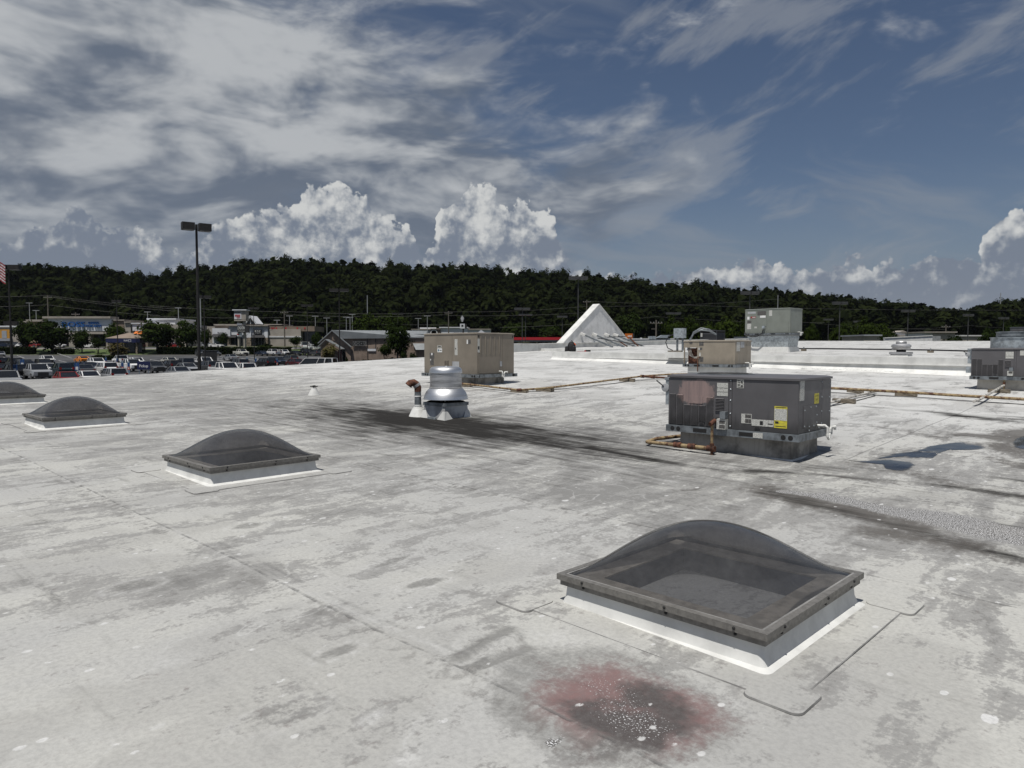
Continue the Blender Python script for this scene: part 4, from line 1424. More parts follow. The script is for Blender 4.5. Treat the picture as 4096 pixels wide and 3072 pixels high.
g3.trap(.62, .06)
p0 = g3.f(.30)
MB().tube([(p0 + .05, -hw - .0, .3 * H), (p0, -hw - .05, .28 * H), (p0, -hw - .05, -.25)], .018, 8).build('gas_riser', MT['rust_dark'], g3.r, True)

# grey-green unit on the higher roof, raised on an adapter curb
ck = at(3160, 1338, 34.8)
gk = Unit('rooftop_unit', 'tall grey-green rooftop unit raised on a silver adapter curb', (ck.x, ck.y), 2.36, 1.36, 1.22, ck.z, ck.z - .02, TRN, MT['galv'], curb_in=.1, rail=.08, rail_mat='galv_dull', yaw=math.radians(-2))
gk.body([0, .49, 1.0], [0, .72, 1.0])
zb = float(zup(*to_uv(ck.x, ck.y))) - ck.z - .08
hl, hw = gk.L / 2, gk.W / 2
MB().frustum((-hl + .34, hl - .16, -hw + .12, hw - .12), (-hl + .12, hl - .10, -hw + .06, hw - .06), zb + .26, -.085).build('adapter_curb', MT['galv'], gk.r)
MB().frustum((-hl + .20, hl - .06, -hw + .02, hw - .02), (-hl + .28, hl - .12, -hw + .08, hw - .08), zb - .2, zb + .255).build('membrane_curb', MT['white_membrane'], gk.r)
for (t0, t1, z0, z1, mm) in ((.06, .24, .82, .90, 'silver_tape'), (.28, .47, .74, .91, 'label_dark'), (.34, .465, .64, .73, 'white_paint'), (.54, .605, .70, .935, 'label'), (.05, .10, .58, .70, 'white_paint'), (.05, .145, .42, .53, 'label_dark'), (.05, .14, .18, .41, 'label'), (.215, .27, .215, .28, 'label')):
    gk.front('label', t0, t1, z0, z1, MT[mm])
L1 = gk.front('maker_badge', .13, .245, .635, .70, mat('red_badge', (.32, .02, .015), .5))
gk.front('print_block', .165, .235, .655, .68, MT['white_paint'], .0046, L1)
MB().box(gk.f(.41), gk.f(.47), -hw - .12, -hw, .2 * gk.H, .30 * gk.H).build('power_box', MT['galv'], gk.r)
MB().tube([(gk.f(.43), -hw - .1, .13 * gk.H), (gk.f(.42), -hw - .14, .0), (gk.f(.33), -hw - .18, -.14), (gk.f(.2), -hw - .16, -.17), (gk.f(.05), -hw - .1, -.08), (gk.f(.0), -hw - .02, .05)], .028, 8).build('power_cable', MT['rubber'], gk.r, True)
gk.front('raised_panel', .515, .965, .02, .46, TRN, .015)
gk.side('raised_panel', .05, .6, .02, .40, TRN, .012)
gk.trap(.62, .045)

# dark cabinet farther right, only partly in view
cd = at(4155, 1396, 40.0)
gd = Unit('rooftop_unit', 'tall dark grey cabinet unit on the higher roof', (cd.x + 1.2, cd.y - .4), 2.6, 1.6, .86, float(zup(*to_uv(cd.x, cd.y))) + .2, float(zup(*to_uv(cd.x, cd.y))) - .1, DGY, MT['curb_tan'])
gd.body([0, .5, 1.0], [0, .5, 1.0])
for k in range(4):
    gd.louvre(.04 + .11 * k, .13 + .11 * k, .1, .85, 14)

# split-system condenser on the higher roof: four louvred sides under a flat top
pc = spot_up(2850, 1372)
cd_ = thing('condenser', 'dark grey louvred condenser box behind the open tan unit', 'air conditioner', (pc.x, pc.y, pc.z), ROT)
S, Hc = .78, 1.12
for sx in (-1, 1):
    for sy in (-1, 1):
        MB().box(sx * S - .03, sx * S + .03, sy * S - .03, sy * S + .03, .02, Hc - .03).build('corner_post', DGY, cd_)
MB().box(-S + .04, S - .04, -S + .04, S - .04, .04, Hc - .04).build('coil', MT['black'], cd_)
for k in range(8):
    z = .08 + .107 * k
    MB().frustum((-S - .03, S + .03, -S - .03, S + .03), (-S + .01, S - .01, -S + .01, S - .01), z, z + .055).build('louvre_band', DGY, cd_)
MB().box(-S - .05, S + .05, -S - .05, S + .05, Hc - .03, Hc + .02).build('top_plate', DGY, cd_)
MB().lathe([(.45, 0), (.43, .03), (.02, .06)], 28, (0, 0, Hc + .02)).build('fan_guard', MT['rubber'], cd_, True)
MB().box(-S + .02, -S + .2, -S - .045, -S - .032, .55, .9).build('label', MT['label'], cd_)
for px, h in ((2961, .42),):
    q = spot_up(px, 1366)
    o = thing('equipment_box', 'small pale grey box behind the grey-green rooftop unit', 'box', q, ROT)
    MB().box(-.5, .5, -.35, .35, 0, .42).build('case', MT['galv_dull'], o)
    MB().box(-.53, .53, -.38, .38, .421, .46).build('lid', MT['galv'], o)
    MB().box(-.42, -.05, -.352, -.345, .08, .36).build('grille', MT['black'], o)

# ------------------------------------------------------------------ exhaust fan, vents
f = spot(1778, 1678)
fu, fv = to_uv(f.x, f.y)
cw = .63
fan = on_grid('exhaust_fan', 'spun aluminium mushroom exhaust fan on a square sooty curb', 'exhaust fan', fu + cw / 2, fv + cw / 2, f.z - .01, rot=math.radians(1))
MT['sooty'] = mat('sooty_curb', (.50, .51, .51), .6, .1, color2=(.30, .30, .30), scale=4, streak=.35, streak_col=(.02, .02, .02))
b = cw / 2
MB().frustum((-b - .03, b + .03, -b - .03, b + .03), (-b, b, -b, b), -.08, .27).build('curb', MT['sooty'], fan)
m = MB()
m.box(-b - .02, b + .02, -b - .02, b + .02, .271, .335)
m.build('curb_cap', MT['galv_dull'], fan)
MB().frustum((-b + .02, b - .02, -b + .02, b - .02), (-.25, .25, -.25, .25), .3355, .365).build('throat_plate', MT['black'], fan)
for sx, sy in ((1, -1), (-1, -1), (1, 1)):
    m = MB()
    k = b + .02
    w = .22
    m.add([(sx * (k + .06), sy * (k + .06), -.04), (sx * (k + .05), sy * (k - w), -.04), (sx * (k - .01), sy * (k - w * .35), .17), (sx * k, sy * k, .17), (sx * (k - w), sy * (k + .05), -.04), (sx * (k - w * .35), sy * (k - .01), .17)],
          [(0, 1, 2, 3), (0, 3, 5, 4)])
    m.build('corner_flashing', MT['white_membrane'], fan)
MB().lathe([(.20, .35), (.20, .42)], 24).build('venturi', MT['black'], fan)
for a in range(4):
    an = math.radians(45 + 90 * a)
    MB().tube([(.30 * math.cos(an), .30 * math.sin(an), .33), (.33 * math.cos(an), .33 * math.sin(an), .47)], .014, 6).build('strut', MT['galv'], fan)
MB().lathe([(.455, .395), (.465, .400), (.458, .43), (.440, .49), (.410, .55), (.368, .60), (.340, .62)], 56, cap=False).build('windband', MT['spun'], fan, True)
MB().lathe([(.450, .397), (.32, .56), (.02, .56)], 40, cap=False).build('windband_inside', MT['black'], fan)
MB().lathe([(.342, .618), (.345, .640), (.330, .645), (.328, .93)], 56, cap=False).build('motor_housing', MT['spun_dull'], fan, True)
MB().lathe([(.336, .931), (.342, .938), (.340, .985), (.322, 1.03), (.285, 1.06), (.18, 1.075), (.05, 1.078), (.045, 1.07), (.001, 1.07)], 56, cap=False).build('cap', MT['spun'], fan, True)
MB().box(-.11, .11, -b - .10, -b - .04, -.01, .045).build('junction_box', MT['galv'], fan)

pv = spot(1672, 1663)
vp = thing('vent_pipe', 'grey vent pipe with a rusty elbow in a white cone boot', 'vent', (pv.x, pv.y, pv.z), math.radians(20))
MB().lathe([(.21, -.03), (.19, .0), (.12, .15), (.105, .155), (.10, .175), (.09, .18), (.088, .2)], 28).build('boot', MT['bright_membrane'], vp, True)
MB().lathe([(.073, .18), (.068, .52)], 22).build('pipe', MT['galv_dull'], vp, True)
for z in (.21, .40):
    MB().lathe([(.076, z), (.078, z + .012), (.074, z + .024)], 22).build('sealant_ring', MT['white_paint'], vp, True)
MB().tube([(0, 0, .51), (0, 0, .60), (-.03, 0, .66), (-.09, 0, .70), (-.16, 0, .69), (-.20, 0, .64)], [.072, .075, .078, .078, .076, .08], 16).build('elbow', MT['rust_dark'], vp, True)
MB().tube([(-.01, 0, .625), (-.04, 0, .67)], .081, 16).build('joint_band', MT['silver_tape'], vp, True)

pv = spot(1256, 1580)
vp = thing('roof_vent', 'small white cone vent with a dark clamp on top', 'vent', (pv.x, pv.y, pv.z))
MB().lathe([(.17, -.03), (.16, .0), (.075, .17), (.07, .20)], 24).build('boot', MT['bright_membrane'], vp, True)
MB().lathe([(.055, .19), (.055, .225)], 16).build('pipe', MT['pvc_dirty'], vp)
MB().box(-.10, .10, -.03, .03, .226, .25).box(-.02, .02, -.09, .09, .2505, .265).build('clamp', MT['black'], vp)

q = spot_up(3604, 1425)
mv = thing('mushroom_vent', 'low round spun metal vent on a square base beyond the step', 'vent', (q.x, q.y, q.z), ROT)
k = .30
MB().frustum((-k - .06, k + .06, -k - .06, k + .06), (-k, k, -k, k), -.05, .08).build('curb', MT['white_membrane'], mv)
MB().box(-k - .04, k + .04, -k - .04, k + .04, .081, .17).build('curb_cap', MT['spun_dull'], mv)
MB().lathe([(.17, .17), (.17, .25)], 20).build('throat', MT['black'], mv)
MB().lathe([(.28, .25), (.33, .27), (.345, .31), (.31, .34)], 36).build('lower_band', MT['spun_dull'], mv, True)
MB().lathe([(.33, .345), (.355, .38), (.35, .43), (.29, .48), (.19, .49)], 36).build('upper_band', MT['spun_dull'], mv, True)
MB().lathe([(.19, .491), (.19, .56), (.17, .585), (.02, .59)], 30).build('cap', MT['spun_dull'], mv, True)

# ------------------------------------------------------------------ gas lines, sleepers, loose things
def sleeper(px, py, label, ang=0.0, L=.5, w=.14, h=.10, uv=None):
    p = spot(px, py)
    o = tag(MB().frustum((-L / 2, L / 2, -w / 2, w / 2), (-L / 2 + .004, L / 2 - .006, -w / 2 + .003, w / 2 - .004), -.012, h).build('timber_sleeper', MT['wood']), label, 'timber block', 'timber blocks under the roof pipes')
    o.location = (p.x, p.y, p.z)
    o.rotation_euler = (0, 0, ang)
    return o


SLP = [(2078, 1570, .05), (2180, 1566, .12), (2509, 1527, .1), (1858, 1546, .0), (3421, 1571, -.7), (3624, 1584, -.2), (3376, 1612, -.1), (3996, 1572, -.1)]
SLL = ['timber block under the bend of the rusty gas line', 'timber block next along the gas line from its bend', 'weathered timber block under the gas line near the faded grey unit',
       'timber block at the foot of the big tan unit', 'dark block where the gas line leaves the faded grey unit', 'dark block with a pipe clamp under the rustiest length of gas line',
       'broad pale block under the white drain pipe', 'timber block by the gas riser of the collared unit']
for (a, b_, c), l in zip(SLP, SLL):
    sleeper(a, b_, l, ROT + math.radians(8) + c)


def pipe_run(name, label, cat, pts, r, m, rings=()):
    mb = MB().tube(pts, r, 12)
    o = tag(mb.build(name, m, None, True), label, cat)
    for p in rings:
        a, b_ = pts[p], pts[p + 1]
        d = (b_ - a).normalized()
        MB().tube([a - d * .05, a + d * .07], r * 1.55, 12).build('fitting', MT['rust_dark'], o, True)
    return o


PH = .13
A = [spot(1790, 1528, PH), spot(1900, 1540, PH), spot(2075, 1560, PH)]
B = [spot(2075, 1560, PH), spot(2180, 1553, PH), spot(2350, 1532, PH), spot(2510, 1512, PH), spot(2568, 1505, PH + .02)]
pipe_run('gas_line', 'yellowed gas line bending at two timber blocks before the tan unit', 'pipe', A[:-1] + B, .027, MT['rust'], (2,))
pipe_run('gas_line', 'thin rusty gas branch entering behind the faded grey unit', 'pipe', [spot(2568, 1505, PH + .02), spot(2610, 1508, PH + .02), spot(2690, 1513, PH + .02), spot(2760, 1517, PH + .02)], .033, MT['rust_dark'], (0, 1))
pipe_run('gas_line', 'pale gas line running on behind the faded grey unit', 'pipe', [spot(2572, 1504, PH), spot(2680, 1497, PH), spot(2900, 1492, PH)], .028, MT['rust'])
C = [spot(3240, 1549, PH), spot(3330, 1553, PH), spot(3560, 1565, PH), spot(3800, 1580, PH), spot(4100, 1597, PH), spot(4400, 1612, PH)]
pipe_run('gas_line', 'heavily rusted gas line between the two grey units', 'pipe', C, .035, MT['rust'], ())
pipe_run('drain_pipe', 'white drain pipe crossing under the rusty gas line', 'pipe', [spot(3250, 1622, .06), spot(3330, 1608, .07), spot(3420, 1584, .07), spot(3505, 1565, .06)], .03, MT['pvc_dirty'])
rr = spot(4016, 1556, .05)
pipe_run('gas_riser', 'rusty gas riser standing before the collared grey unit', 'pipe', [rr, rr + Vector((0, 0, .12)), rr + Vector((0, 0, .40)), rr + Vector((.01, .04, .50)), rr + Vector((.06, .14, .52))], .022, MT['rust'], (1,))
pipe_run('gas_line', 'grey gas branch slanting from the rusty line to the riser', 'pipe', [rr + Vector((0, 0, .10)), rr + Vector((-.12, -.12, .09)), spot(3920, 1597, .12), spot(3895, 1606, .11)], .030, MT['pvc_dirty'])
# gas entry of the faded grey unit
cx = Vector((math.cos(ROT), math.sin(ROT), 0))
cy = Vector((-math.sin(ROT), math.cos(ROT), 0))
org = Vector(g1.r.location)
W1 = lambda x, y, z: org + cx * x + cy * y + Vector((0, 0, z))
yo = -g1.W / 2 - .13
zr_ = g1.cz
pipe_run('gas_riser', 'rusty yellow gas riser rising into the faded grey unit', 'pipe',
         [W1(g1.f(.405), yo, zr_ - .02), W1(g1.f(.405), yo, zr_ + .14), W1(g1.f(.405), yo, .05), W1(g1.f(.405), yo, .09), W1(g1.f(.408), yo + .03, .105), W1(g1.f(.41), yo + .14, .11)], .021, MT['rust'], (0, 1, 3))
pipe_run('gas_line', 'flaking pale gas line turning round the corner of the faded unit', 'pipe',
         [W1(g1.f(.405), yo, zr_ + .13), W1(g1.f(.25), yo, zr_ + .13), W1(g1.f(.13), yo, zr_ + .13), W1(g1.f(-.135), yo, zr_ + .125), W1(g1.f(-.155), yo + .02, zr_ + .125), W1(g1.f(-.155), yo + .3, zr_ + .15), W1(g1.f(-.10), yo + .9, zr_ + .15)], .029, MT['rust'], (0, 1, 2))

# black cord lying along the gas line
def cord(label, pix, r=.009, dz=.008, jit=.02):
    pts = []
    P = [spot(*q, dz) for q in pix]
    for a, b_ in zip(P[:-1], P[1:]):
        k = max(4, int((b_ - a).length / .35))
        for i in range(k):
            t = i / k
            p = a.lerp(b_, t)
            x, y = p.x + random.uniform(-jit, jit), p.y + random.uniform(-jit, jit)
            u, v = to_uv(x, y)
            pts.append(Vector((x, y, float(roof_h(np.float64(u), np.float64(v))) + dz)))
    pts.append(P[-1])
    return tag(MB().tube(pts, r, 6).build('cord', MT['rubber'], None, True), label, 'cord')


cord('black cord lying beside the bend of the gas line', [(1880, 1546), (1960, 1556), (2060, 1568), (2160, 1566), (2300, 1550), (2460, 1533), (2560, 1520), (2690, 1520)])
cord('black cord lying under the rusted line between the grey units', [(3310, 1568), (3480, 1578), (3660, 1588), (3900, 1604), (4100, 1618), (4300, 1630)])
cord('black cord trailing from the drain pipe block', [(3310, 1627), (3420, 1606), (3500, 1583)], .012)
pp = [spot(3204, 1474, .03), spot(3400, 1481, .03), spot(3572, 1488, .03)]
tag(MB().tube(pp, .035, 10).build('loose_pipe', MT['pvc'], None, True), 'long white plastic pipe lying before the step', 'pipe')
# black conduit on blocks across the higher roof
pts = [spot_up(3190, 1394, .10), spot_up(3330, 1395, .11), spot_up(3560, 1398, .12), spot_up(3720, 1400, .12), spot_up(3920, 1405, .12)]
tag(MB().tube(pts, .035, 8).build('conduit', MT['rubber'], None, True), 'black conduit stretched across the higher roof on blocks', 'conduit')
for px, py, l in ((3215, 1404, 'small support block by the silver adapter curb'), (3722, 1412, 'small support block under the black conduit, beyond the round vent')):
    p = spot_up(px, py)
    o = thing('support_block', l, 'block', p, ROT)
    MB().box(-.12, .12, -.06, .06, -.02, .10).build('block', MT['wood'], o)
    MB().box(-.015, .015, -.05, .05, .1005, .20).build('clamp', MT['galv_dull'], o)

# electrical post, flexible conduit and white base by the open tan unit
p = spot(2715, 1415)
p = spot_up(2718, 1418)
jb = thing('junction_post', 'grey junction box on legs over a white curb box', 'junction box', (p.x, p.y, p.z - .05), ROT)
MB().box(-.55, .45, -.35, .35, -.1, .17).build('curb', MT['white_membrane'], jb)
MB().box(-.55, .10, -.12, .12, .171, .23).build('plank', MT['wood'], jb)
for x in (-.12, .16):
    MB().tube([(x, 0, .23), (x, 0, .80)], .05, 10).build('leg', MT['galv_dull'], jb)
MB().box(-.24, .26, -.13, .13, .801, 1.25).build('box', MT['galv'], jb)
MB().tube([(-.3, -.1, .24), (-.55, -.12, .35), (-.66, -.12, .62), (-.5, -.12, .9), (-.22, -.1, .98)], .022, 8).build('cable_loop', MT['rubber'], jb, True)
for k in range(2):
    MB().tube([(.4 + .08 * k, 0, .24), (.50 + .05 * k, 0, .7), (.68, .05, 1.0 + .06 * k), (.95, .2, 1.16 + .08 * k), (1.25, .4, 1.12 + .06 * k), (1.5, .6, .95)], .036, 8).build('flexible_conduit', MT['galv_dull'], jb, True)

# things left at the foot of the gable
p = spot_up(2286, 1407)
bp = thing('backpack', 'black tool backpack with orange tag standing at the step edge', 'backpack', (p.x, p.y, p.z), math.radians(20))
MT['nylon'] = mat('black_nylon', (.012, .012, .013), .8, var=.3, scale=14, bump=.2)
MB().lathe([(.20, 0), (.225, .05), (.22, .30), (.19, .44), (.12, .53), (.03, .56)], 14).build('bag', MT['nylon'], bp, True)
MB().lathe([(.12, .03), (.14, .08), (.13, .26), (.06, .31)], 10, (.05, -.16, 0)).build('pocket', MT['nylon'], bp, True)
MB().lathe([(.09, .0), (.10, .05), (.09, .24), (.05, .30)], 10, (-.30, 0, 0)).build('side_pouch', MT['nylon'], bp, True)
MB().obox((.06, -.20, .48), (.16, -.22, .36), .05, .03).build('orange_tag', mat('orange_tag', (.75, .13, .02), .5), bp)
MB().tube([(-.05, 0, .55), (0, 0, .62), (.07, 0, .55)], .018, 6).build('handle', MT['nylon'], bp, True)
p = spot_up(2352, 1407)
dr = thing('tool', 'red and black power tool lying by the backpack', 'tool', (p.x, p.y, p.z), math.radians(10))
MB().box(-.13, .13, -.06, .06, .0, .10).build('body', MT['nylon'], dr)
MB().box(-.20, -.131, -.04, .04, .02, .08).build('red_nose', mat('red_plastic', (.35, .02, .015), .4), dr)
p = spot_up(2318, 1408)
tag(MB().tube([p + Vector((-.12, 0, .015)), p + Vector((.05, .03, .015)), p + Vector((.28, -.02, .015)), p + Vector((.42, .02, .015))], .015, 6).build('strap', mat('red_strap', (.28, .025, .02), .6), None, True), 'red strap lying between backpack and power tool', 'strap')
# rods and angle irons leaning among the braces
G = lambda x, y, z: Vector(gb.location) + cx * x + cy * y + Vector((0, 0, z))
for a, b_, r, mt_, l in ((G(1.2, -1.75, .60), G(2.9, 1.35, .10), .05, 'rubber', 'long black bar lying across the braces'), (G(1.1, -.4, .68), G(1.4, 1.4, .76), .05, 'rubber', 'short black bar resting on two braces'),
                         (G(1.3, 2.1, .68), G(2.4, 1.6, .02), .06, 'rust_dark', 'rusty angle iron leaning on the last brace'), (G(1.7, .25, .36), G(2.3, .35, .0), .06, 'rust_dark', 'short rusty angle iron by the second brace')):
    tag(MB().obox(a, b_, r * 1.6, r).build('metal_bar', MT[mt_]), l, 'metal bar')

# puddles left in the low ground beyond the faded unit
def water():
    m = bpy.data.materials.new('rain_water')
    m.use_nodes = True
    p = m.node_tree.nodes['Principled BSDF']
    t = NT(m.node_tree)
    co = t.n('ShaderNodeTexCoord').outputs['Object']
    nz = t.noise(co, 3.0, 5.0)
    t.link(t.mix(t.step(nz, .35, .65), (.022, .024, .028), (.06, .058, .055)), p.inputs['Base Color'])
    p.inputs['Roughness'].default_value = .035
    p.inputs['IOR'].default_value = 1.33
    p.inputs['Specular IOR Level'].default_value = 1.0
    dp = t.n('ShaderNodeAttribute', attribute_name='depth').outputs['Fac']
    n2 = t.noise(t.n('ShaderNodeNewGeometry').outputs['Position'], 5.5, 7.0, .65)
    t.link(t.m('MULTIPLY', t.step(t.m('ADD', dp, t.m('MULTIPLY_ADD', n2, 1.1, -.55)), .12, .55), .9), p.inputs['Alpha'])
    return m


MT['water'] = water()
PUD = [[(3500, 1838), (3560, 1818), (3620, 1822), (3680, 1800), (3720, 1786), (3760, 1776), (3830, 1768), (3890, 1772), (3940, 1784), (3942, 1797), (3900, 1800), (3860, 1788), (3790, 1803), (3752, 1820), (3730, 1836), (3660, 1836), (3600, 1830)],
       [(4060, 1790), (4048, 1770), (4062, 1752), (4110, 1742), (4200, 1745), (4200, 1790), (4120, 1806)],
       [(3430, 1848), (3480, 1842), (3560, 1840), (3640, 1848), (3664, 1862), (3640, 1878), (3590, 1884), (3540, 1876), (3530, 1860)]]
for pl, l in zip(PUD, ('long crooked rain puddle', 'puddle at the dirty patch', 'shallow puddle close to the faded unit')):
    q = [spot(*a) for a in pl]
    c = sum(q, Vector()) / len(q)
    n = len(q)
    mb = MB()
    sm_ = []
    for i in range(n):
        p0, p1 = q[i], q[(i + 1) % n]
        for t in (0, .33, .66):
            e = p0.lerp(p1, t)
            sm_.append(e + (e - c) * .10)
    for e in sm_:
        u, v = to_uv(e.x, e.y)
        mb.v.append((e.x, e.y, float(roof_h(np.float64(u), np.float64(v))) + .0035))
    zc = max(v[2] for v in mb.v)
    k = len(sm_)
    for f_ in (.72, .35):
        for e in sm_:
            g_ = c + (e - c) * f_
            u, v = to_uv(g_.x, g_.y)
            mb.v.append((g_.x, g_.y, max(float(roof_h(np.float64(u), np.float64(v))) + .005, 0)))
    for r_ in range(2):
        for i in range(k):
            j = (i + 1) % k
            mb.f.append((r_ * k + i, r_ * k + j, (r_ + 1) * k + j, (r_ + 1) * k + i))
            mb.mi.append(0)
    mb.f.append(tuple(2 * k + i for i in range(k)))
    mb.mi.append(0)
    po = tag(mb.build('puddle', MT['water']), l, kind='structure')
    at_ = po.data.attributes.new('depth', 'FLOAT', 'POINT')
    at_.data.foreach_set('value', [0.0] * k + [.55] * k + [1.0] * k)

# ------------------------------------------------------------------ ground, car park, road, hill
TY = np.array([-400, 20, 40, 60, 88, 115, 150, 170, 198, 203, 213, 218, 224, 285, 320, 2000, 9000.])
TZ = np.array([-6, -5.2, -4.4, -3.0, -1.94, -1.84, -1.59, -1.13, -.48, -.25, 1.20, 1.55, 2.1, 3.5, 6, 6, 6.])
# skyline of the wooded hill: photo column -> row of the tree tops
HX = np.array([-1500, -400, 0, 150, 300, 420, 520, 640, 760, 900, 1040, 1180, 1330, 1480, 1620, 1760, 1950, 2130, 2320, 2500, 2680, 2870, 3060, 3240, 3430, 3600, 3700, 3790, 3850, 3900, 3960, 4096, 4500, 5600.])
HYp = np.array([1075, 1070, 1062, 1052, 1058, 1070, 1090, 1098, 1068, 1052, 1040, 1030, 1036, 1052, 1062, 1056, 1070, 1084, 1094, 1108, 1122, 1140, 1158, 1172, 1196, 1214, 1228, 1242, 1246, 1232, 1214, 1205, 1190, 1170.])
RIDGE = 455.0
TREE_H = 16.5


def ridge_z(ang):
    """ground height of the ridge seen in that direction (x / y)"""
    py = np.interp(ang * FPX + CX, HX, HYp)
    return CAM_H + (HORIZON - py) / FPX * RIDGE - TREE_H


def ground_z(x, y):
    x, y = np.asarray(x, float), np.asarray(y, float)
    z = np.interp(y, TY, TZ)
    rz = ridge_z(x / np.maximum(y, 60.0))
    t = sst(y, 285, RIDGE)
    zh = 3.5 + (rz - 3.5) * (t * .75 + .25 * np.clip((y - 285) / (RIDGE - 285), 0, 1))
    zb = rz - (y - RIDGE) * .10
    far = np.where(y > RIDGE, np.maximum(zb, -5), zh)
    return np.where(y > 285, far, z)


def gz_(x, y):
    return float(ground_z(x, y))


def lot(px, py):
    """point of the car park seen at a pixel"""
    d = ray(px, py)
    ys = np.arange(60, 260, .1)
    z = CAM_H + d.z / d.y * ys
    i = int(np.argmax(z < ground_z(d.x / d.y * ys, ys))) or 1100
    y = ys[i]
    return Vector((d.x / d.y * y, y, gz_(d.x / d.y * y, y)))


MT['asphalt'] = mat('worn_asphalt', (.060, .061, .064), .9, var=.22, scale=.12, detail=8, bump=.1)
MT['ground'] = mat('dry_ground', (.070, .075, .035), .95, color2=(.04, .05, .02), scale=.08, detail=8)
MT['grass'] = mat('mown_grass', (.075, .105, .030), .95, color2=(.045, .075, .018), scale=.5, detail=8)
MT['concrete'] = mat('pale_concrete', (.30, .28, .25), .9, var=.15, scale=.3)
MT['stripe'] = mat('white_line_paint', (.55, .55, .54), .7, var=.25, scale=1.2)

gx = np.unique(np.concatenate([np.arange(-420, 421, 12.0), np.arange(-3000, 3001, 300.0)]))
gy = np.unique(np.concatenate([np.arange(-60, 200, 8.0), [203, 213, 218, 224], np.arange(232, 640, 8.0), np.arange(640, 3000, 200.0), [4000, 6000, 9000]]))
GX, GY = np.meshgrid(gx, gy, indexing='ij')
GZ = ground_z(GX, GY)
# the shop itself stands on the low side
me = bpy.data.meshes.new('ground')
idx = np.arange(GX.size).reshape(GX.shape)
q = np.stack([idx[:-1, :-1], idx[1:, :-1], idx[1:, 1:], idx[:-1, 1:]], -1).reshape(-1, 4)
me.from_pydata(np.stack([GX, GY, GZ], -1).reshape(-1, 3).tolist(), [], q.tolist())
me.materials.append(MT['ground'])
ground = tag(link('ground', me), 'ground rising to the wooded hill', kind='structure')


def sheet(name, x0, x1, y0, y1, m, lift, label, nx=40, step=4.0):
    xs = np.linspace(x0, x1, nx)
    ys = np.unique(np.concatenate([np.arange(y0, y1, step), [y1], [t for t in TY if y0 < t < y1], [t for t in gy if y0 < t < y1]]))
    X, Y = np.meshgrid(xs, ys, indexing='ij')
    Z = np.interp(Y, TY, TZ) + lift
    id_ = np.arange(X.size).reshape(X.shape)
    f_ = np.stack([id_[:-1, :-1], id_[1:, :-1], id_[1:, 1:], id_[:-1, 1:]], -1).reshape(-1, 4)
    e = bpy.data.meshes.new(name)
    e.from_pydata(np.stack([X, Y, Z], -1).reshape(-1, 3).tolist(), [], f_.tolist())
    e.materials.append(m)
    return tag(link(name, e), label, kind='structure')


park = sheet('parking_lot', -240, 60, 30, 201.5, MT['asphalt'], .03, 'dark asphalt car park')
sheet('grass_verge', -300, 60, 203.2, 214.5, MT['grass'], .06, 'mown grass bank beyond the car park', step=2)
sheet('pavement', -300, 200, 215, 217.6, MT['concrete'], .08, 'pale pavement along the road', step=2)
sheet('road', -300, 200, 218, 222.5, MT['asphalt'], .05, 'road before the shops', step=2)
kb = MB()
xs = np.linspace(-240, 60, 31)
for a, b in zip(xs[:-1], xs[1:]):
    z = gz_(0, 201.6)
    kb.box(a, b - .02, 201.6, 201.85, z - .2, z + .16)
kb.build('kerb', MT['concrete'], park)
# painted bay lines
stripe = MB().box(-.07, .07, 0, 5.6, -.02, .006).mesh('bay_line', MT['stripe'])
for a, b in (((222, 1402 + 10), (287, 1433)), ((10, 1427), (28, 1433)), ((69, 1423), (98, 1433)), ((600, 1438), (660, 1449)), ((570, 1443), (640, 1455)), ((235, 1443), (300, 1458)), ((125, 1451), (150, 1455)),
             ((700, 1436), (760, 1444)), ((850, 1437), (905, 1447)), ((868, 1434), (920, 1440)), ((965, 1434), (1040, 1445)), ((1030, 1438), (1090, 1448)), ((760, 1433), (800, 1437)), ((950, 1440), (1000, 1450)),
             ((880, 1427), (905, 1431)), ((1085, 1430), (1150, 1438)), ((770, 1440), (830, 1452)), ((985, 1427), (1030, 1434))):
    p0, p1 = lot(*a), lot(*b)
    d = (p1 - p0)
    o = link('bay_line', stripe, park, (p0.x, p0.y, p0.z + .05))
    o.rotation_euler = (math.atan2(gz_(0, p1.y) - p0.z, max(.1, math.hypot(d.x, d.y))), 0, math.atan2(-d.x, d.y))
    o.scale.y = math.hypot(d.x, d.y) / 5.6

# ------------------------------------------------------------------ vehicles
MT['glass'] = mat('dark_car_glass', (.012, .014, .017), .12, 0, var=.1, spec=.7)
MT['tyre'] = mat('tyre', (.015, .015, .015), .85, var=.1)
MT['rim'] = mat('alloy_rim', (.35, .35, .36), .35, .8, var=.1)
MT['trim'] = mat('black_trim', (.02, .02, .02), .6, var=.1)
MT['lamp'] = mat('clear_lamp', (.6, .6, .6), .15, .3, var=.05)
MT['tail'] = mat('red_lamp', (.25, .008, .006), .25, 0, var=.05)
PAINT = {}
for k, c in dict(white=(.70, .70, .69), black=(.014, .014, .016), grey=(.085, .09, .095), silver=(.32, .33, .34), navy=(.015, .025, .05), teal=(.016, .035, .045), red=(.22, .018, .018), darkred=(.09, .012, .015), orange=(.72, .22, .012), cream=(.55, .54, .49)).items():
    PAINT[k] = mat(k + '_car_paint', c, .28, .0 if k in ('white', 'orange', 'red', 'cream') else .25, var=.04, spec=.6)


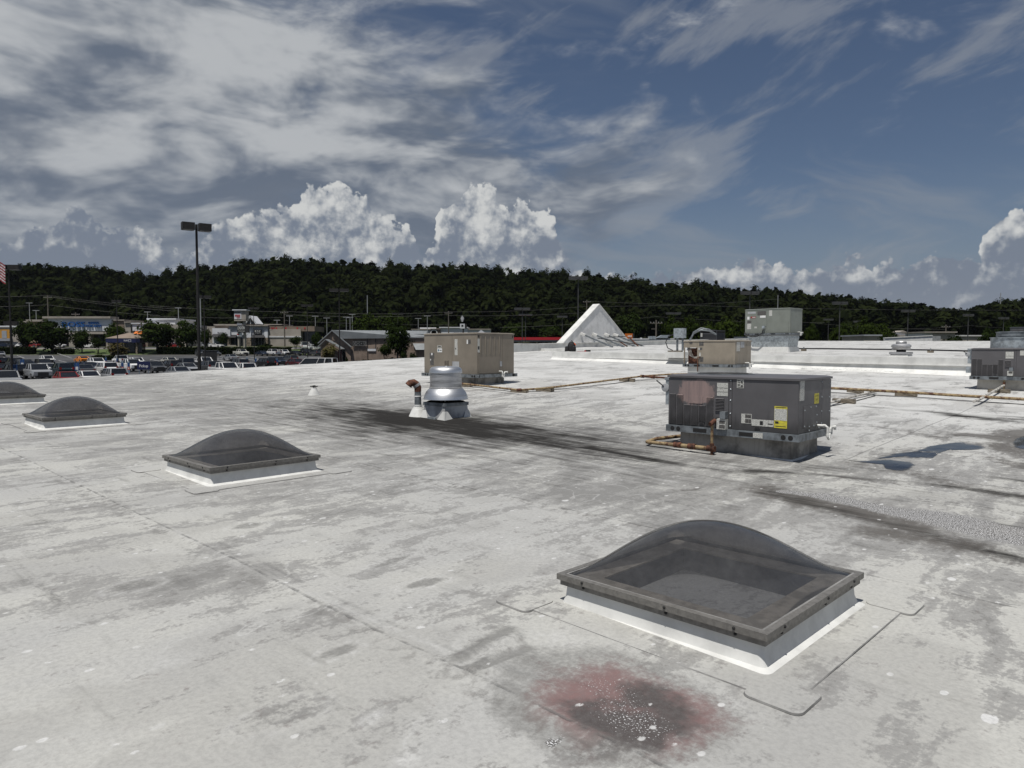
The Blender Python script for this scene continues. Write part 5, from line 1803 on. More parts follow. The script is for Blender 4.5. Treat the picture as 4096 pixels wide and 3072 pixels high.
def car_parts(kind):
    """meshes of one vehicle type; x forward, z up, wheels on z = 0"""
    if kind == 'sedan':
        L, W, H, zb, hood, roofz = 4.75, 1.82, 1.46, .92, (1.25, 2.25), 1.46
        prof = [(-2.37, .42), (-2.30, .34), (2.25, .30), (2.37, .45), (2.36, .66), (2.15, .78), (1.05, .93), (-1.45, .96), (-2.2, .98), (-2.36, .85)]
        cab = ((-1.75, 1.12), (-.95, .38))
    elif kind == 'coupe':
        L, W, H = 4.75, 1.86, 1.38
        prof = [(-2.37, .45), (-2.3, .32), (2.25, .28), (2.38, .42), (2.38, .72), (2.2, .84), (.75, .95), (-1.5, .98), (-2.25, 1.02), (-2.37, .88)]
        cab = ((-1.85, .75), (-.85, .1))
        roofz = 1.38
    elif kind == 'suv':
        L, W, H = 4.65, 1.88, 1.70
        prof = [(-2.3, .5), (-2.25, .36), (2.2, .34), (2.32, .5), (2.33, .82), (2.15, .98), (1.15, 1.08), (-2.2, 1.10), (-2.32, .95)]
        cab = ((-2.22, 1.25), (-1.95, .5))
        roofz = 1.70
    elif kind == 'pickup':
        L, W, H = 5.75, 1.98, 1.88
        prof = [(-2.85, .62), (-2.8, .5), (2.75, .42), (2.88, .55), (2.88, 1.0), (2.72, 1.12), (1.5, 1.20), (-2.85, 1.22)]
        cab = ((-.75, 1.6), (-.55, .9))
        roofz = 1.88
    else:  # van
        L, W, H = 5.6, 2.0, 2.3
        prof = [(-2.78, .5), (-2.7, .36), (2.6, .34), (2.75, .5), (2.75, .95), (2.6, 1.08), (2.05, 1.25), (-2.75, 1.3), (-2.8, 1.0)]
        cab = ((-2.75, 2.0), (-2.65, 1.0))
        roofz = 2.3
    h = W / 2
    n = len(prof)
    b = MB()
    # body: lower shell with drawn-in shoulders
    secs = ((-h, .0), (-h + .07, .0), (h - .07, .0), (h, .0))
    vs = []
    for y, _ in secs:
        edge = abs(y) > h - .01
        for x, z in prof:
            k = .965 if edge else 1.0
            vs.append((x * (k if edge else 1), y, .62 + (z - .62) * (.90 if edge else 1.0)))
    fs = []
    for s in range(3):
        for i in range(n):
            j = (i + 1) % n
            fs.append((s * n + i, s * n + j, (s + 1) * n + j, (s + 1) * n + i))
    fs.append(tuple(reversed(range(n))))
    fs.append(tuple(3 * n + i for i in range(n)))
    b.add(vs, fs)
    zs = max(z for x, z in prof) - .03
    (x0, x1), (r0, r1) = cab
    if kind == 'pickup':
        # hollow bed
        b.box(-2.8, -.82, -h + .02, -h + .12, 1.2, 1.26)
        b.box(-2.8, -.82, h - .12, h - .02, 1.2, 1.26)
        b.box(-2.84, -2.74, -h + .1, h - .1, 1.2, 1.26)
    ti = .17
    # roof and pillars in body colour
    b.box(r0 - .02, r1 + .02, -h + ti - .02, h - ti + .02, roofz - .045, roofz)
    for sy in (-1, 1):
        yb, yt = sy * (h - .06), sy * (h - ti)
        b.obox((x1, yb, zs), (r1, yt, roofz - .03), .09, .06)
        b.obox((x0, yb, zs), (r0, yt, roofz - .03), .13 if kind != 'sedan' else .10, .07)
        xm = (x0 + x1) / 2 - .05
        b.obox((xm, yb, zs), ((r0 + r1) / 2 - .05, yt, roofz - .03), .08, .06)
        if kind in ('suv', 'van'):
            xm = x0 + (x1 - x0) * .26
            b.obox((xm, yb, zs), (r0 + (r1 - r0) * .26, yt, roofz - .03), .12 if kind == 'suv' else .9, .06)
        b.box(x1 - .55, x1 - .42, sy * (h + .02), sy * (h + .18), zs + .02, zs + .16) if sy > 0 else b.box(x1 - .55, x1 - .42, -(h + .18), -(h + .02), zs + .02, zs + .16)
    # wheel arches
    ax = (L * .30, -L * .295)
    g = MB().frustum((x0 + .03, x1 - .03, -h + .08, h - .08), (r0 + .0, r1 - .0, -h + ti + .01, h - ti - .01), zs - .02, roofz - .046)
    fb = MB().box(L / 2 - .06, L / 2 + .015, -h * .55, h * .55, .40, .68 if kind in ('sedan', 'coupe') else .92)
    fb.box(L / 2 - .08, L / 2 + .02, -h * .8, h * .8, .30, .42)
    rb = MB().box(-L / 2 - .02, -L / 2 + .08, -h * .8, h * .8, .32, .46)
    for x in ax:
        for sy in (-1, 1):
            y0, y1 = (sy * (h - .2), sy * (h + .004))
            b.box(x - .40, x + .40, min(y0, y1), max(y0, y1), .30, .72, 1)
    if kind == 'pickup':
        b.box(-2.70, -.86, -h + .13, h - .13, 1.19, 1.235, 1)
    zl = .68 if kind in ('sedan', 'coupe') else .88
    hl = MB().box(L / 2 - .16, L / 2 - .005, .52 * h, .86 * h, zl - .08, zl + .07)
    tl = MB().box(-L / 2 - .005, -L / 2 + .1, .62 * h, .90 * h, zl + .02, zl + (.17 if kind in ('sedan', 'coupe') else .32))
    wr = .33 if kind in ('sedan', 'coupe') else .37 if kind == 'suv' else .40
    w = MB().tube([(0, -.11, 0), (0, .11, 0)], wr, 16)
    w.tube([(0, -.118, 0), (0, -.05, 0)], wr * .62, 12, 1)
    w.tube([(0, .05, 0), (0, .118, 0)], wr * .62, 12, 1)
    return dict(body=b.mesh('body', [PAINT['white'], MT['trim']], True), glass=g.mesh('windows', MT['glass']), fb=fb.mesh('front_bumper', MT['trim']), rb=rb.mesh('rear_bumper', MT['trim']), head=hl.mesh('headlight', MT['lamp']), tail=tl.mesh('taillight', MT['tail']),
                wheel=w.mesh('wheel', [MT['tyre'], MT['rim']]), ax=ax, h=h, wr=wr, L=L)


CARS = {k: car_parts(k) for k in ('sedan', 'coupe', 'suv', 'pickup', 'van')}
NAMES = dict(sedan='sedan car', coupe='sports coupe', suv='sport utility vehicle', pickup='pickup truck', van='van')


def car(kind, colour, px, py, heading, label, group='cars in the car park', pos=None):
    p = pos or lot(px, py)
    c = CARS[kind]
    nm = dict(sedan='parked_car', coupe='sports_car', suv='parked_suv', pickup='pickup_truck', van='van')[kind]
    r = thing(nm, label, 'pickup' if kind == 'pickup' else 'van' if kind == 'van' else 'car', (p.x, p.y, p.z + .04), math.radians(heading), group)
    b = link('body', c['body'], r)
    b.material_slots[0].link = 'OBJECT'
    b.material_slots[0].material = PAINT[colour]
    link('windows', c['glass'], r)
    link('front_bumper', c['fb'], r)
    link('rear_bumper', c['rb'], r)
    for s in (1, -1):
        o = link('headlight', c['head'], r)
        o.scale.y = s
        o = link('taillight', c['tail'], r)
        o.scale.y = s
        for x in c['ax']:
            link('wheel', c['wheel'], r, (x, s * (c['h'] - .10), c['wr']))
    return r


Z1 = lambda x, y: (x * .31646, 1000 + y * .31646)
Z2 = lambda x, y: (600 + x * .31646, 1000 + y * .31646)
# (zoom, x, y of the tyres' lower edge, kind, colour, heading, label); heading -90 faces the viewer
FLEET = [
    (Z1, 5, 1350, 'sedan', 'silver', -48, 'silver car half out of view by the clipped hedge'),
    (Z1, 20, 1478, 'suv', 'black', 139, 'black car with its door standing open'),
    (Z1, 180, 1490, 'suv', 'black', 135, 'black sport utility behind the short twin lamp'),
    (Z1, 320, 1520, 'suv', 'grey', -43, 'dark grey wagon just behind the blue bay sign'),
    (Z1, 330, 1560, 'suv', 'navy', -44, 'dark navy minivan beside the blue bay sign'),
    (Z1, 30, 1575, 'sedan', 'black', 138, 'black saloon next to the shiny black crossover'),
    (Z1, 190, 1625, 'suv', 'black', 138, 'shiny black crossover at the foot of the short twin lamp'),
    (Z1, 80, 1760, 'pickup', 'silver', -46, 'silver cab top at the roof edge near the blue bay sign'),
    (Z1, 470, 1640, 'pickup', 'silver', -44, 'silver pickup with its windscreen towards the shop'),
    (Z1, 555, 1510, 'suv', 'black', -46, 'black crossover before the white driving car'),
    (Z1, 590, 1565, 'sedan', 'white', -43, 'white saloon behind the silver pickup'),
    (Z1, 600, 1440, 'suv', 'white', -42, 'white crossover driving down the aisle with nobody beside it'),
    (Z1, 1040, 1428, 'coupe', 'orange', 138, 'orange sports coupe with a black stripe'),
    (Z1, 1225, 1485, 'suv', 'white', -43, 'white hatchback beside the orange coupe'),
    (Z1, 790, 1600, 'suv', 'teal', 135, 'dark teal wagon seen from behind'),
    (Z1, 930, 1550, 'sedan', 'navy', -44, 'dark saloon between the teal wagon and the white hatchback'),
    (Z1, 1050, 1590, 'sedan', 'grey', 136, 'dark grey sports saloon beside the teal wagon'),
    (Z1, 1130, 1545, 'sedan', 'navy', -45, 'dark blue saloon before the white hatchback'),
    (Z1, 1345, 1585, 'suv', 'white', 135, 'big white sport utility seen from behind'),
    (Z1, 1540, 1450, 'pickup', 'white', 136, 'white pickup seen from behind near the bronze bush'),
    (Z1, 1725, 1475, 'suv', 'white', -44, 'large white truck facing the shop beside the bronze bush'),
    (Z1, 1660, 1535, 'pickup', 'white', -43, 'white pickup close to the dark blue pickup sign'),
    (Z1, 850, 1715, 'sedan', 'red', -46, 'red car roof just showing over the roof edge'),
    (Z1, 1120, 1700, 'sedan', 'white', -43, 'white car roof just showing over the roof edge'),
    (Z1, 1430, 1690, 'suv', 'silver', 136, 'silver wagon roof just showing over the roof edge'),
    (Z1, 1955, 1560, 'suv', 'grey', -44, 'grey car partly behind the small shrubs'),
    (Z1, 2150, 1448, 'sedan', 'cream', -41, 'cream saloon alone in the aisle'),
    (Z2, 270, 1535, 'suv', 'black', 135, 'black car with red lamps next to the cream saloon'),
    (Z2, 470, 1515, 'pickup', 'grey', 135, 'grey pickup beside the black box truck'),
    (Z2, 470, 1560, 'sedan', 'silver', -43, 'pale silver saloon in front of the grey pickup'),
    (Z2, 350, 1630, 'sedan', 'silver', 135, 'light blue silver car roof by the roof edge'),
    (Z2, 680, 1490, 'pickup', 'white', -44, 'white pickup before the black box trailer'),
    (Z2, 740, 1555, 'suv', 'grey', 135, 'grey crossover at the foot of the tall lamp'),
    (Z2, 955, 1615, 'pickup', 'white', -44, 'white truck cab next to the tall lamp'),
    (Z2, 1165, 1600, 'suv', 'white', 135, 'white sport utility roof at the roof edge'),
    (Z2, 1120, 1510, 'suv', 'grey', 135, 'grey wagon behind the white truck roofs'),
    (Z2, 1015, 1400, 'sedan', 'silver', 138, 'silver saloon driving along the aisle'),
    (Z2, 650, 1338, 'suv', 'grey', -46, 'dark minivan by the long hedge behind the tall lamp'),
    (Z2, 820, 1338, 'sedan', 'grey', -44, 'dark grey saloon parked at the long hedge'),
    (Z2, 1150, 1338, 'pickup', 'cream', -42, 'cream pickup parked at the long hedge'),
    (Z2, 1415, 1340, 'sedan', 'navy', -44, 'dark blue saloon parked at the hedge by a lamp'),
    (Z2, 1560, 1338, 'pickup', 'white', 138, 'white pickup backed against the hedge, tailgate showing'),
    (Z2, 1690, 1335, 'suv', 'white', -44, 'white car next to the tailgate of the white pickup'),
    (Z2, 1830, 1338, 'sedan', 'black', -44, 'black car near the end of the hedge'),
    (Z2, 1955, 1332, 'pickup', 'black', -43, 'black pickup near the end of the hedge'),
    (Z2, 2080, 1338, 'suv', 'grey', 138, 'grey jeep beside the steak house'),
    (Z2, 1460, 1490, 'suv', 'black', 136, 'black crossover among the pickup banners'),
    (Z2, 1610, 1465, 'suv', 'navy', -44, 'dark blue crossover beyond the pickup banners'),
    (Z2, 1760, 1430, 'suv', 'grey', 137, 'grey crossover near the dark red car'),
    (Z2, 1850, 1480, 'sedan', 'darkred', -44, 'dark red car beside the white van'),
    (Z2, 2090, 1590, 'van', 'white', 172, 'white delivery van with its roof above the edge'),
]
for zf, x, y, kind, colour, hd, label in FLEET:
    px, py = zf(x, y)
    car(kind, colour, px, py, hd, label)


def shop_spot(px, depth):
    x = (px - CX) / FPX * depth
    return Vector((x, depth, gz_(x, depth)))


for px, d, kind, colour, hd, label in ((358, 219.5, 'suv', 'white', 178, 'white crossover passing on the road'), (868, 221, 'coupe', 'white', -20, 'white sports saloon on the road before the awnings'), (822, 223.5, 'sedan', 'silver', 170, 'silver car behind the white sports saloon'),
                                       (702, 221, 'sedan', 'red', 175, 'red car half hidden by street trees'), (690, 224, 'sedan', 'white', 175, 'white car behind the red one'), (130, 222, 'sedan', 'red', 175, 'red car behind the clipped hedge'),
                                       (25, 222, 'sedan', 'navy', 0, 'dark car by the orange shop'), (60, 222, 'suv', 'grey', -60, 'grey sport utility by the orange shop'), (90, 221, 'sedan', 'white', -80, 'white car under the left street tree'), (232, 221, 'sedan', 'white', 178, 'white car under the big street tree'),
                                       (1232, 222, 'sedan', 'white', 20, 'white car beyond the small crape tree'), (1225, 214, 'van', 'white', 100, 'white van near the small crape tree'), (1262, 213, 'sedan', 'white', 30, 'white car by the side of the steak house')):
    car(kind, colour, 0, 0, hd, label, 'cars on the road', shop_spot(px, d))
# black box trailer
p = lot(*Z2(700, 1470))
o = thing('box_trailer', 'black enclosed box trailer behind the tall lamp', 'trailer', (p.x, p.y + 2, p.z), math.radians(-65))
MB().box(-2.2, 2.2, -1.2, 1.2, .55, 2.9).build('box', MT['trim'], o)
MB().box(-2.25, 2.25, -1.22, 1.22, 2.901, 2.96).build('roof', PAINT['grey'], o)
for s in (-1, 1):
    for x in (-.5, .5):
        link('wheel', CARS['suv']['wheel'], o, (x, s * 1.05, .37))

# ------------------------------------------------------------------ pickup bay banners and signs
MT['blue_sign'] = mat('blue_sign_face', (.012, .055, .17), .5, var=.06)
MT['navy_sign'] = mat('navy_sign_face', (.008, .012, .06), .5, var=.06)
MT['pole_blue'] = mat('blue_grey_pole', (.14, .22, .30), .5, .1, var=.1)
MT['orange_panel'] = mat('orange_red_panel', (.42, .06, .02), .55, var=.1)
ban = [(Z1(1340, 1470), 0), (Z1(1485, 1480), 0), (Z1(1550, 1560), 0), (Z1(1700, 1500), 0), (Z1(1375, 1560), 0), (Z1(1630, 1560), 0), (Z2(1228, 1480), 0), (Z2(1338, 1480), 0), (Z2(1495, 1490), 0), (Z2(1605, 1490), 0)]
first = None
for (px, py), _ in ban:
    p = lot(px, py)
    if first is None:
        first = thing('pickup_banner', 'slim blue bay post with an orange panel', 'banner', p, math.radians(10), 'banner posts of the pickup bays')
        MB().box(-.30, .30, -.12, .12, .0, 2.9).build('post', MT['pole_blue'], first)
        MB().box(-.31, .31, -.125, -.121, .9, 1.7).build('orange_panel', MT['orange_panel'], first)
        MB().box(-.12, .12, -.129, -.126, 1.1, 1.5).build('white_mark', MT['white_paint'], first)
        MB().box(-.31, .31, -.125, -.121, 1.75, 2.7).build('blue_panel', MT['blue_sign'], first)
        MB().tube([(-.3, 0, 2.9), (-.2, 0, 3.15), (.0, 0, 3.25), (.2, 0, 3.15), (.3, 0, 2.9)], .05, 6).build('hoop', MT['pole_blue'], first, True)
    else:
        dup(first, p)
    if first.scale.x == 1:
        first.scale = (.5, .5, .55)
p = lot(*Z1(1820, 1580))
o = thing('pickup_sign', 'dark blue sign with the word Pickup', 'sign', p, math.radians(4))
o.scale = (.55, .55, .62)
MB().box(-1.55, 1.55, -.08, .08, 1.2, 2.95).build('panel', MT['navy_sign'], o)
lettering('Pickup', .82, MT['white_paint'], o, (0, -.09, 1.95), bold=.01)
for x in (-1.1, 1.1):
    MB().tube([(x, 0, -.2), (x, 0, 1.2)], .06, 8).build('post', MT['pole_blue'], o)
for (px, py), l in ((Z1(288, 1600), 'small blue bay sign on a post behind the silver pickup'), (Z1(196, 1700), 'small blue bay sign near the short twin lamp'), (Z1(978, 1670), 'small blue bay sign near the red car roof')):
    p = lot(px, py)
    o = thing('bay_sign', l, 'sign', p, math.radians(15))
    o.scale = (.55, .55, .75)
    MB().tube([(0, 0, -.1), (0, 0, 2.9)], .05, 8).build('post', MT['pole_blue'], o)
    MB().box(-.42, .42, -.04, .0, 1.75, 2.95).build('panel', MT['blue_sign'], o)
    MB().box(-.24, .24, -.046, -.041, 1.9, 2.35).build('white_patch', MT['white_paint'], o)

# ------------------------------------------------------------------ lamp posts, poles, wires
MT['bronze'] = mat('bronze_lamp_paint', (.028, .026, .024), .55, .3, var=.1)
MT['lamp_grey'] = mat('grey_lamp_paint', (.065, .066, .066), .6, .2, var=.1)
MT['lens_lamp'] = mat('lamp_lens', (.45, .45, .43), .4, var=.05)
MT['pole_wood'] = mat('grey_wood_pole', (.13, .115, .095), .85, var=.25, stretch=(4, 4, .4))
MT['pole_metal'] = mat('pale_metal_pole', (.36, .37, .37), .5, .3, var=.08)


def lamp(px_top, py_top, depth, label, head=1.0, gap=.55, yaw=20, r=.10, m='bronze', group='lamp posts of the car park', hh=.42):
    t = at(px_top, py_top, depth)
    z0 = min(gz_(t.x, t.y), t.z - 4)
    o = thing('lamp_post', label, 'lamp post', (t.x, t.y, z0), math.radians(yaw), group)
    H = t.z - z0
    MB().tube([(0, 0, -.3), (0, 0, H * .5), (0, 0, H - .1)], [r * 1.3, r, r * .75], 8).build('pole', MT[m], o, True)
    for s in (-1, 1):
        x0, x1 = sorted((s * gap * .25, s * (gap * .25 + head)))
        hd = MB().box(x0, x1, -.36 * head, .36 * head, H - hh, H).build('lamp_head', MT[m], o)
        MB().box(x0 + .06, x1 - .06, -.3 * head, .3 * head, H - hh - .03, H - hh - .001).build('lens', MT['lens_lamp'], hd)
    return o


lamp(785, 893, 62, 'tall dark lamp post with two boxy heads, rising above the hill', 1.0, .7, 35, .125, hh=.62)
lamp(33, 1060, 78, 'dark lamp post next to the striped flag', 1.1, .3, 10, .10, hh=.5)
lamp(44, 1285, 96, 'short lamp post with two pale boxy heads before the clipped hedge', .75, .2, 15, .10, hh=.55)
for px, py, d, hd, l in ((466, 1200, 120, .6, 'thin lamp post rising behind the kiosk roof'), (815, 1182, 105, .9, 'thin lamp post just right of the tall lamp post'), (1014, 1229, 170, 1.1, 'lamp post standing before the jewellers shop'), (1228, 1218, 165, 1.2, 'lamp post left of the steak house roof'),
                         (1356, 1155, 110, 1.3, 'lamp post rising before the steak house gable'), (1591, 1252, 190, 1.3, 'lamp post behind the steak house tree'), (2089, 1231, 150, 1.5, 'lamp post over the red canopy, taller of a pair'), (2102, 1256, 185, 1.6, 'lamp post over the red canopy, shorter of a pair'),
                         (2249, 1263, 175, 1.1, 'lamp post close left of the gable'), (2694, 1250, 170, 1.6, 'lamp post between the low shop and the light green trees'), (2313, 1106, 95, 1.1, 'tall lamp post behind the gable'), (3000, 1166, 100, 1.1, 'tall lamp post over the grey-green unit'),
                         (3360, 1207, 110, 1.0, 'lamp post left of the light green trees'), (3633, 1239, 125, 1.0, 'lamp post behind the round vent'), (3874, 1256, 130, .8, 'lamp post among the far shops'), (4015, 1269, 150, .9, 'lamp post above the collared unit'),
                         (3314, 1275, 200, 1.2, 'small far lamp post left of a tall one'), (3429, 1283, 200, .9, 'small far lamp post before light green trees')):
    lamp(px, py, d, l, hd, .5, 8, .085, 'bronze' if px < 2000 else 'lamp_grey', hh=.4)
TP = [(117, 1212, 1330), (144, 1242, 1285), (590, 1248, 1292), (713, 1232, 1290), (1158, 1264, 1302), (1260, 1266, 1356), (1108, 1281, 1296), (1261, 1265, 1353), (1307, 1272, 1340), (1385, 1269, 1320), (1400, 1271, 1320), (1409, 1258, 1315), (1673, 1274, 1318), (1709, 1264, 1336)]
TL = ['thin pale street lamp left of the utility pole', 'shorter pale street lamp left of the utility pole', 'thin pale street lamp over the white shop wall', 'thin pale street lamp behind the tall lamp post', 'thin pale street lamp right of the far utility pole',
      None, 'short pale street lamp over the jewellers roof', 'pale street lamp at the end of the hedge', 'pale street lamp left of the steak house', 'pale street lamp over the steak house ridge, lowest of three', 'pale street lamp over the steak house ridge, middle of three', 'pale street lamp over the steak house ridge, tallest of three', 'pale street lamp over the coffee shop roof', 'tall pale street lamp by the coffee shop block']
for (px, py, pb), l in zip(TP, TL):
    if l is None:
        continue
    t = at(px, py, 245)
    z0 = gz_(t.x, 245)
    o = thing('street_lamp', l, 'street lamp', (t.x, 245, z0), 0, 'pale street lamps by the road')
    MB().tube([(0, 0, -.2), (0, 0, t.z - z0)], [.14, .09], 8).build('pole', MT['pole_metal'], o)
    MB().box(-1.1, 1.1, -.12, .12, t.z - z0 - .06, t.z - z0 + .10).build('lamp_bar', MT['pole_metal'], o)
UP = [(190, 1182, 230, 'utility pole left of the big store'), (302, 1250, 228, 'utility pole before the big store sign'), (1137, 1243, 230, 'utility pole beside the jewellers wall'), (1794, 1245, 240, 'utility pole before the coffee shop'), (2625, 1280, 150, 'stout utility pole with crossarms beside the gable'), (3784, 1299, 210, 'utility pole among the far shops'),
      (2347, 1200, 240, 'utility pole behind the gable')]
poles = []
for px, py, d, l in UP:
    t = at(px, py, d)
    z0 = gz_(t.x, d)
    o = thing('utility_pole', l, 'utility pole', (t.x, d, z0), 0, 'utility poles along the road')
    H = t.z - z0
    MB().tube([(0, 0, -.3), (0, 0, H)], [.24, .15], 10).build('pole', MT['pole_wood'], o)
    MB().box(-1.3, 1.3, -.07, .07, H - .75, H - .58).build('crossarm', MT['pole_wood'], o)
    if d == 150:
        MB().box(-1.0, .15, -.1, .1, H - 1.95, H - 1.8).build('crossarm', MT['pole_wood'], o)
    for x in (-1.15, -.5, .5, 1.15):
        MB().lathe([(.06, 0), (.08, .08), (.04, .2)], 8, (x, 0, H - .58)).build('insulator', MT['pole_metal'], o)
    poles.append((t.x, d, t.z))
for px, py, d, l in ((1469, 1181, 300, 'tall white mast standing before the wood'), (4003, 1172, 330, 'tall pale mast over the right end of the wood'), (3112, 1180, 120, 'thin white pole behind the grey-green unit'), (801, 1195, 235, 'white pole beside the tall dark lamp post')):
    t = at(px, py, d)
    z0 = gz_(t.x, d)
    tag(MB().tube([(t.x, d, z0 - .3), (t.x, d, t.z)], [.24, .16] if d > 200 else [.08, .05], 8).build('mast', MT['pole_metal']), l, 'mast')
MT['wire'] = mat('weathered_wire', (.11, .11, .105), .6, .2, var=.1)
WR = [((-60, 1187), (190, 1181), 1.5), ((190, 1181), (700, 1236), 3), ((190, 1186), (700, 1244), 4), ((-60, 1228), (190, 1219), 1), ((190, 1219), (640, 1262), 3), ((600, 1222), (1137, 1247), 3), ((600, 1264), (1137, 1270), 3), ((1137, 1245), (1794, 1248), 6), ((1137, 1258), (1794, 1258), 6), ((1137, 1282), (1794, 1300), 3),
      ((1794, 1247), (2347, 1225), 5), ((1794, 1262), (2347, 1250), 4), ((2000, 1310), (2625, 1266), 5), ((2347, 1225), (3112, 1196), 6), ((2625, 1266), (3300, 1290), 5), ((3230, 1290), (3784, 1318), 4), ((3600, 1316), (3880, 1302), 2), ((3880, 1302), (4200, 1316), 3), ((2347, 1205), (4150, 1240), 8)]
for i, (a, b, sag) in enumerate(WR):
    p0, p1 = at(*a, 228), at(*b, 236)
    pts = []
    for k in range(13):
        t = k / 12
        p = p0.lerp(p1, t)
        p.z -= sag * .12 * 4 * t * (1 - t)
        pts.append(p)
    tag(MB().tube(pts, .022, 4).build('power_line', MT['wire']), 'thin overhead power line strung before the wooded hill', 'power line', 'overhead power lines')

# flag at the left edge
MT['flag'] = None
t = at(-6, 1065, 74)
fl = thing('flag', 'red and white striped flag hanging from a pole', 'flag', (t.x - 1.6, t.y, gz_(t.x, t.y)), 0)
H = t.z - gz_(t.x, t.y) + 1.2
MB().tube([(0, 0, -.2), (0, 0, H + .4)], .05, 8).build('flag_pole', MT['pole_metal'], fl)
rw = [mat('flag_red', (.30, .02, .03), .8), mat('flag_white', (.55, .55, .55), .8)]
fx = np.linspace(0.05, 2.55, 15)
for k in range(13):
    mb = MB()
    for i, x in enumerate(fx):
        for s in (0, 1):
            zz = H - (k + s) * .15 - x * .42 - .05 * math.sin(x * 3)
            mb.v.append((x * .92, .12 * math.sin(x * 4 + k * .1), zz))
    mb.f = [(2 * i, 2 * i + 2, 2 * i + 3, 2 * i + 1) for i in range(len(fx) - 1)]
    mb.mi = [0] * len(mb.f)
    mb.build('stripe', rw[k % 2], fl, True)

# ------------------------------------------------------------------ buildings
MT['w_white'] = mat('white_render', (.60, .61, .63), .8, var=.05, scale=.3)
MT['w_grey'] = mat('grey_render', (.27, .285, .31), .8, var=.06, scale=.3)
MT['w_beige'] = mat('beige_render', (.33, .30, .26), .85, var=.08, scale=.3)
MT['w_tan'] = mat('tan_render', (.34, .24, .16), .85, var=.1, scale=.3)
MT['w_brown'] = mat('brown_render', (.20, .155, .12), .85, var=.1, scale=.3)
MT['w_ochre'] = mat('ochre_panel', (.42, .21, .03), .8, var=.1, scale=.3)
MT['w_cornice'] = mat('pale_cornice', (.30, .27, .235), .8, var=.08, scale=.5)
MT['stone'] = mat('stone_cladding', (.22, .18, .135), .9, var=.35, scale=2.5, detail=3)
MT['awning'] = mat('black_awning', (.02, .02, .021), .8, var=.1)
MT['shop_glass'] = mat('shop_glass', (.015, .018, .02), .1, var=.2, scale=.4, spec=.6)
MT['mullion'] = mat('pale_mullion', (.35, .35, .34), .5, var=.05)
MT['blue_letter'] = mat('blue_letter', (.012, .09, .30), .4, var=.05)
MT['red_letter'] = mat('red_letter', (.38, .012, .02), .5, var=.05)
MT['siding'] = mat('brown_siding', (.215, .165, .13), .8, var=.10, scale=1.2)
MT['metal_roof'] = mat('grey_metal_roof', (.25, .265, .27), .5, .25, var=.08, scale=.5)
MT['membrane_far'] = mat('far_white_roof', (.55, .55, .54), .7, var=.06)
MT['orange_letter'] = mat('orange_sign_face', (.55, .14, .012), .5, var=.06)


class Shop:
    """a building laid out on a plane at distance D; boxes are given by photo pixels"""
    def __init__(self, name, label, cat, px, D, zb=None, group=None):
        x = (px - CX) / FPX * D
        self.D = D
        z = gz_(x, D) if zb is None else zb
        self.r = thing(name, label, cat, (x, D, z), 0, group)

    def p(self, px, py, dy=0.0):
        a = at(px, py, self.D)
        l = self.r.location
        return a.x - l.x, dy, a.z - l.z

    def box(self, name, px0, px1, py0, py1, m, dy=0.0, th=.4, parent=None, down=False):
        x0, _, z1 = self.p(px0, py0)
        x1, _, z0 = self.p(px1, py1)
        if down:
            z0 = -1.5
        return MB().box(x0, x1, dy, dy + th, z0, z1).build(name, MT[m], parent or self.r)

    def slant(self, name, px0, px1, py0, py1, m, dy, out, parent=None):
        """awning: top edge on the wall, lower edge standing out"""
        x0, _, z1 = self.p(px0, py0)
        x1, _, z0 = self.p(px1, py1)
        e = (x1 - x0) * .06
        return MB().add([(x0 + e, dy, z1), (x1 - e, dy, z1), (x1, dy - out, z0), (x0, dy - out, z0), (x0 + e, dy, z0), (x1 - e, dy, z0)],
                        [(3, 2, 1, 0), (0, 4, 3), (1, 2, 5), (4, 5, 2, 3)]).build(name, MT[m], parent or self.r)

    def text(self, s, px, py, px_w, py_h, m, dy, depth=.2, bold=0.0, parent=None):
        x, _, z = self.p(px, py)
        k = self.D / FPX
        return lettering(s, py_h * k * 1.38, MT[m], parent or self.r, (x, dy, z), depth=depth, bold=bold, width=px_w * k)


# big discount store
R = Shop('department_store', 'white fronted store with big blue lettering', 'shop', 300, 226)
q1 = lambda x, y: Z1(x, y)
def zb(S, name, x0, x1, y0, y1, m, zf=Z1, **k):
    a, b = zf(x0, y0), zf(x1, y1)
    return S.box(name, a[0], b[0], a[1], b[1], m, **k)
zb(R, 'hall', -40, 2300, 935, 1215, 'w_beige', dy=4, th=30, down=True)
zb(R, 'front_wall', 610, 1408, 866, 1022, 'w_white', dy=0, th=4)
zb(R, 'cornice', 555, 1412, 840, 866, 'w_cornice', dy=-.8, th=5)
zb(R, 'frieze', 610, 1408, 1022, 1062, 'w_beige', dy=.1, th=3.5)
for x0, x1 in ((610, 700), (860, 940), (1080, 1140), (1330, 1408)):
    zb(R, 'pier', x0, x1, 1062, 1235, 'w_beige', dy=.3, th=3, down=True)
o = zb(R, 'shop_front', 700, 1330, 1062, 1235, 'shop_glass', dy=2.5, th=.3, down=True)
for x in range(730, 1330, 60):
    zb(R, 'mullion', x, x + 5, 1064, 1232, 'mullion', dy=2.4, th=.09, parent=o)
px, py = Z1(932, 945)
R.text('ROSS', px, py, 285 * .31646, 68 * .31646, 'blue_letter', -.25, .5, .0)
px, py = Z1(1188, 923)
R.text('DRESS', px, py, 126 * .31646, 26 * .31646, 'blue_letter', -.2, .4, .0)
px, py = Z1(1188, 963)
R.text('FOR LESS', px, py, 196 * .31646, 26 * .31646, 'blue_letter', -.2, .4, .0)
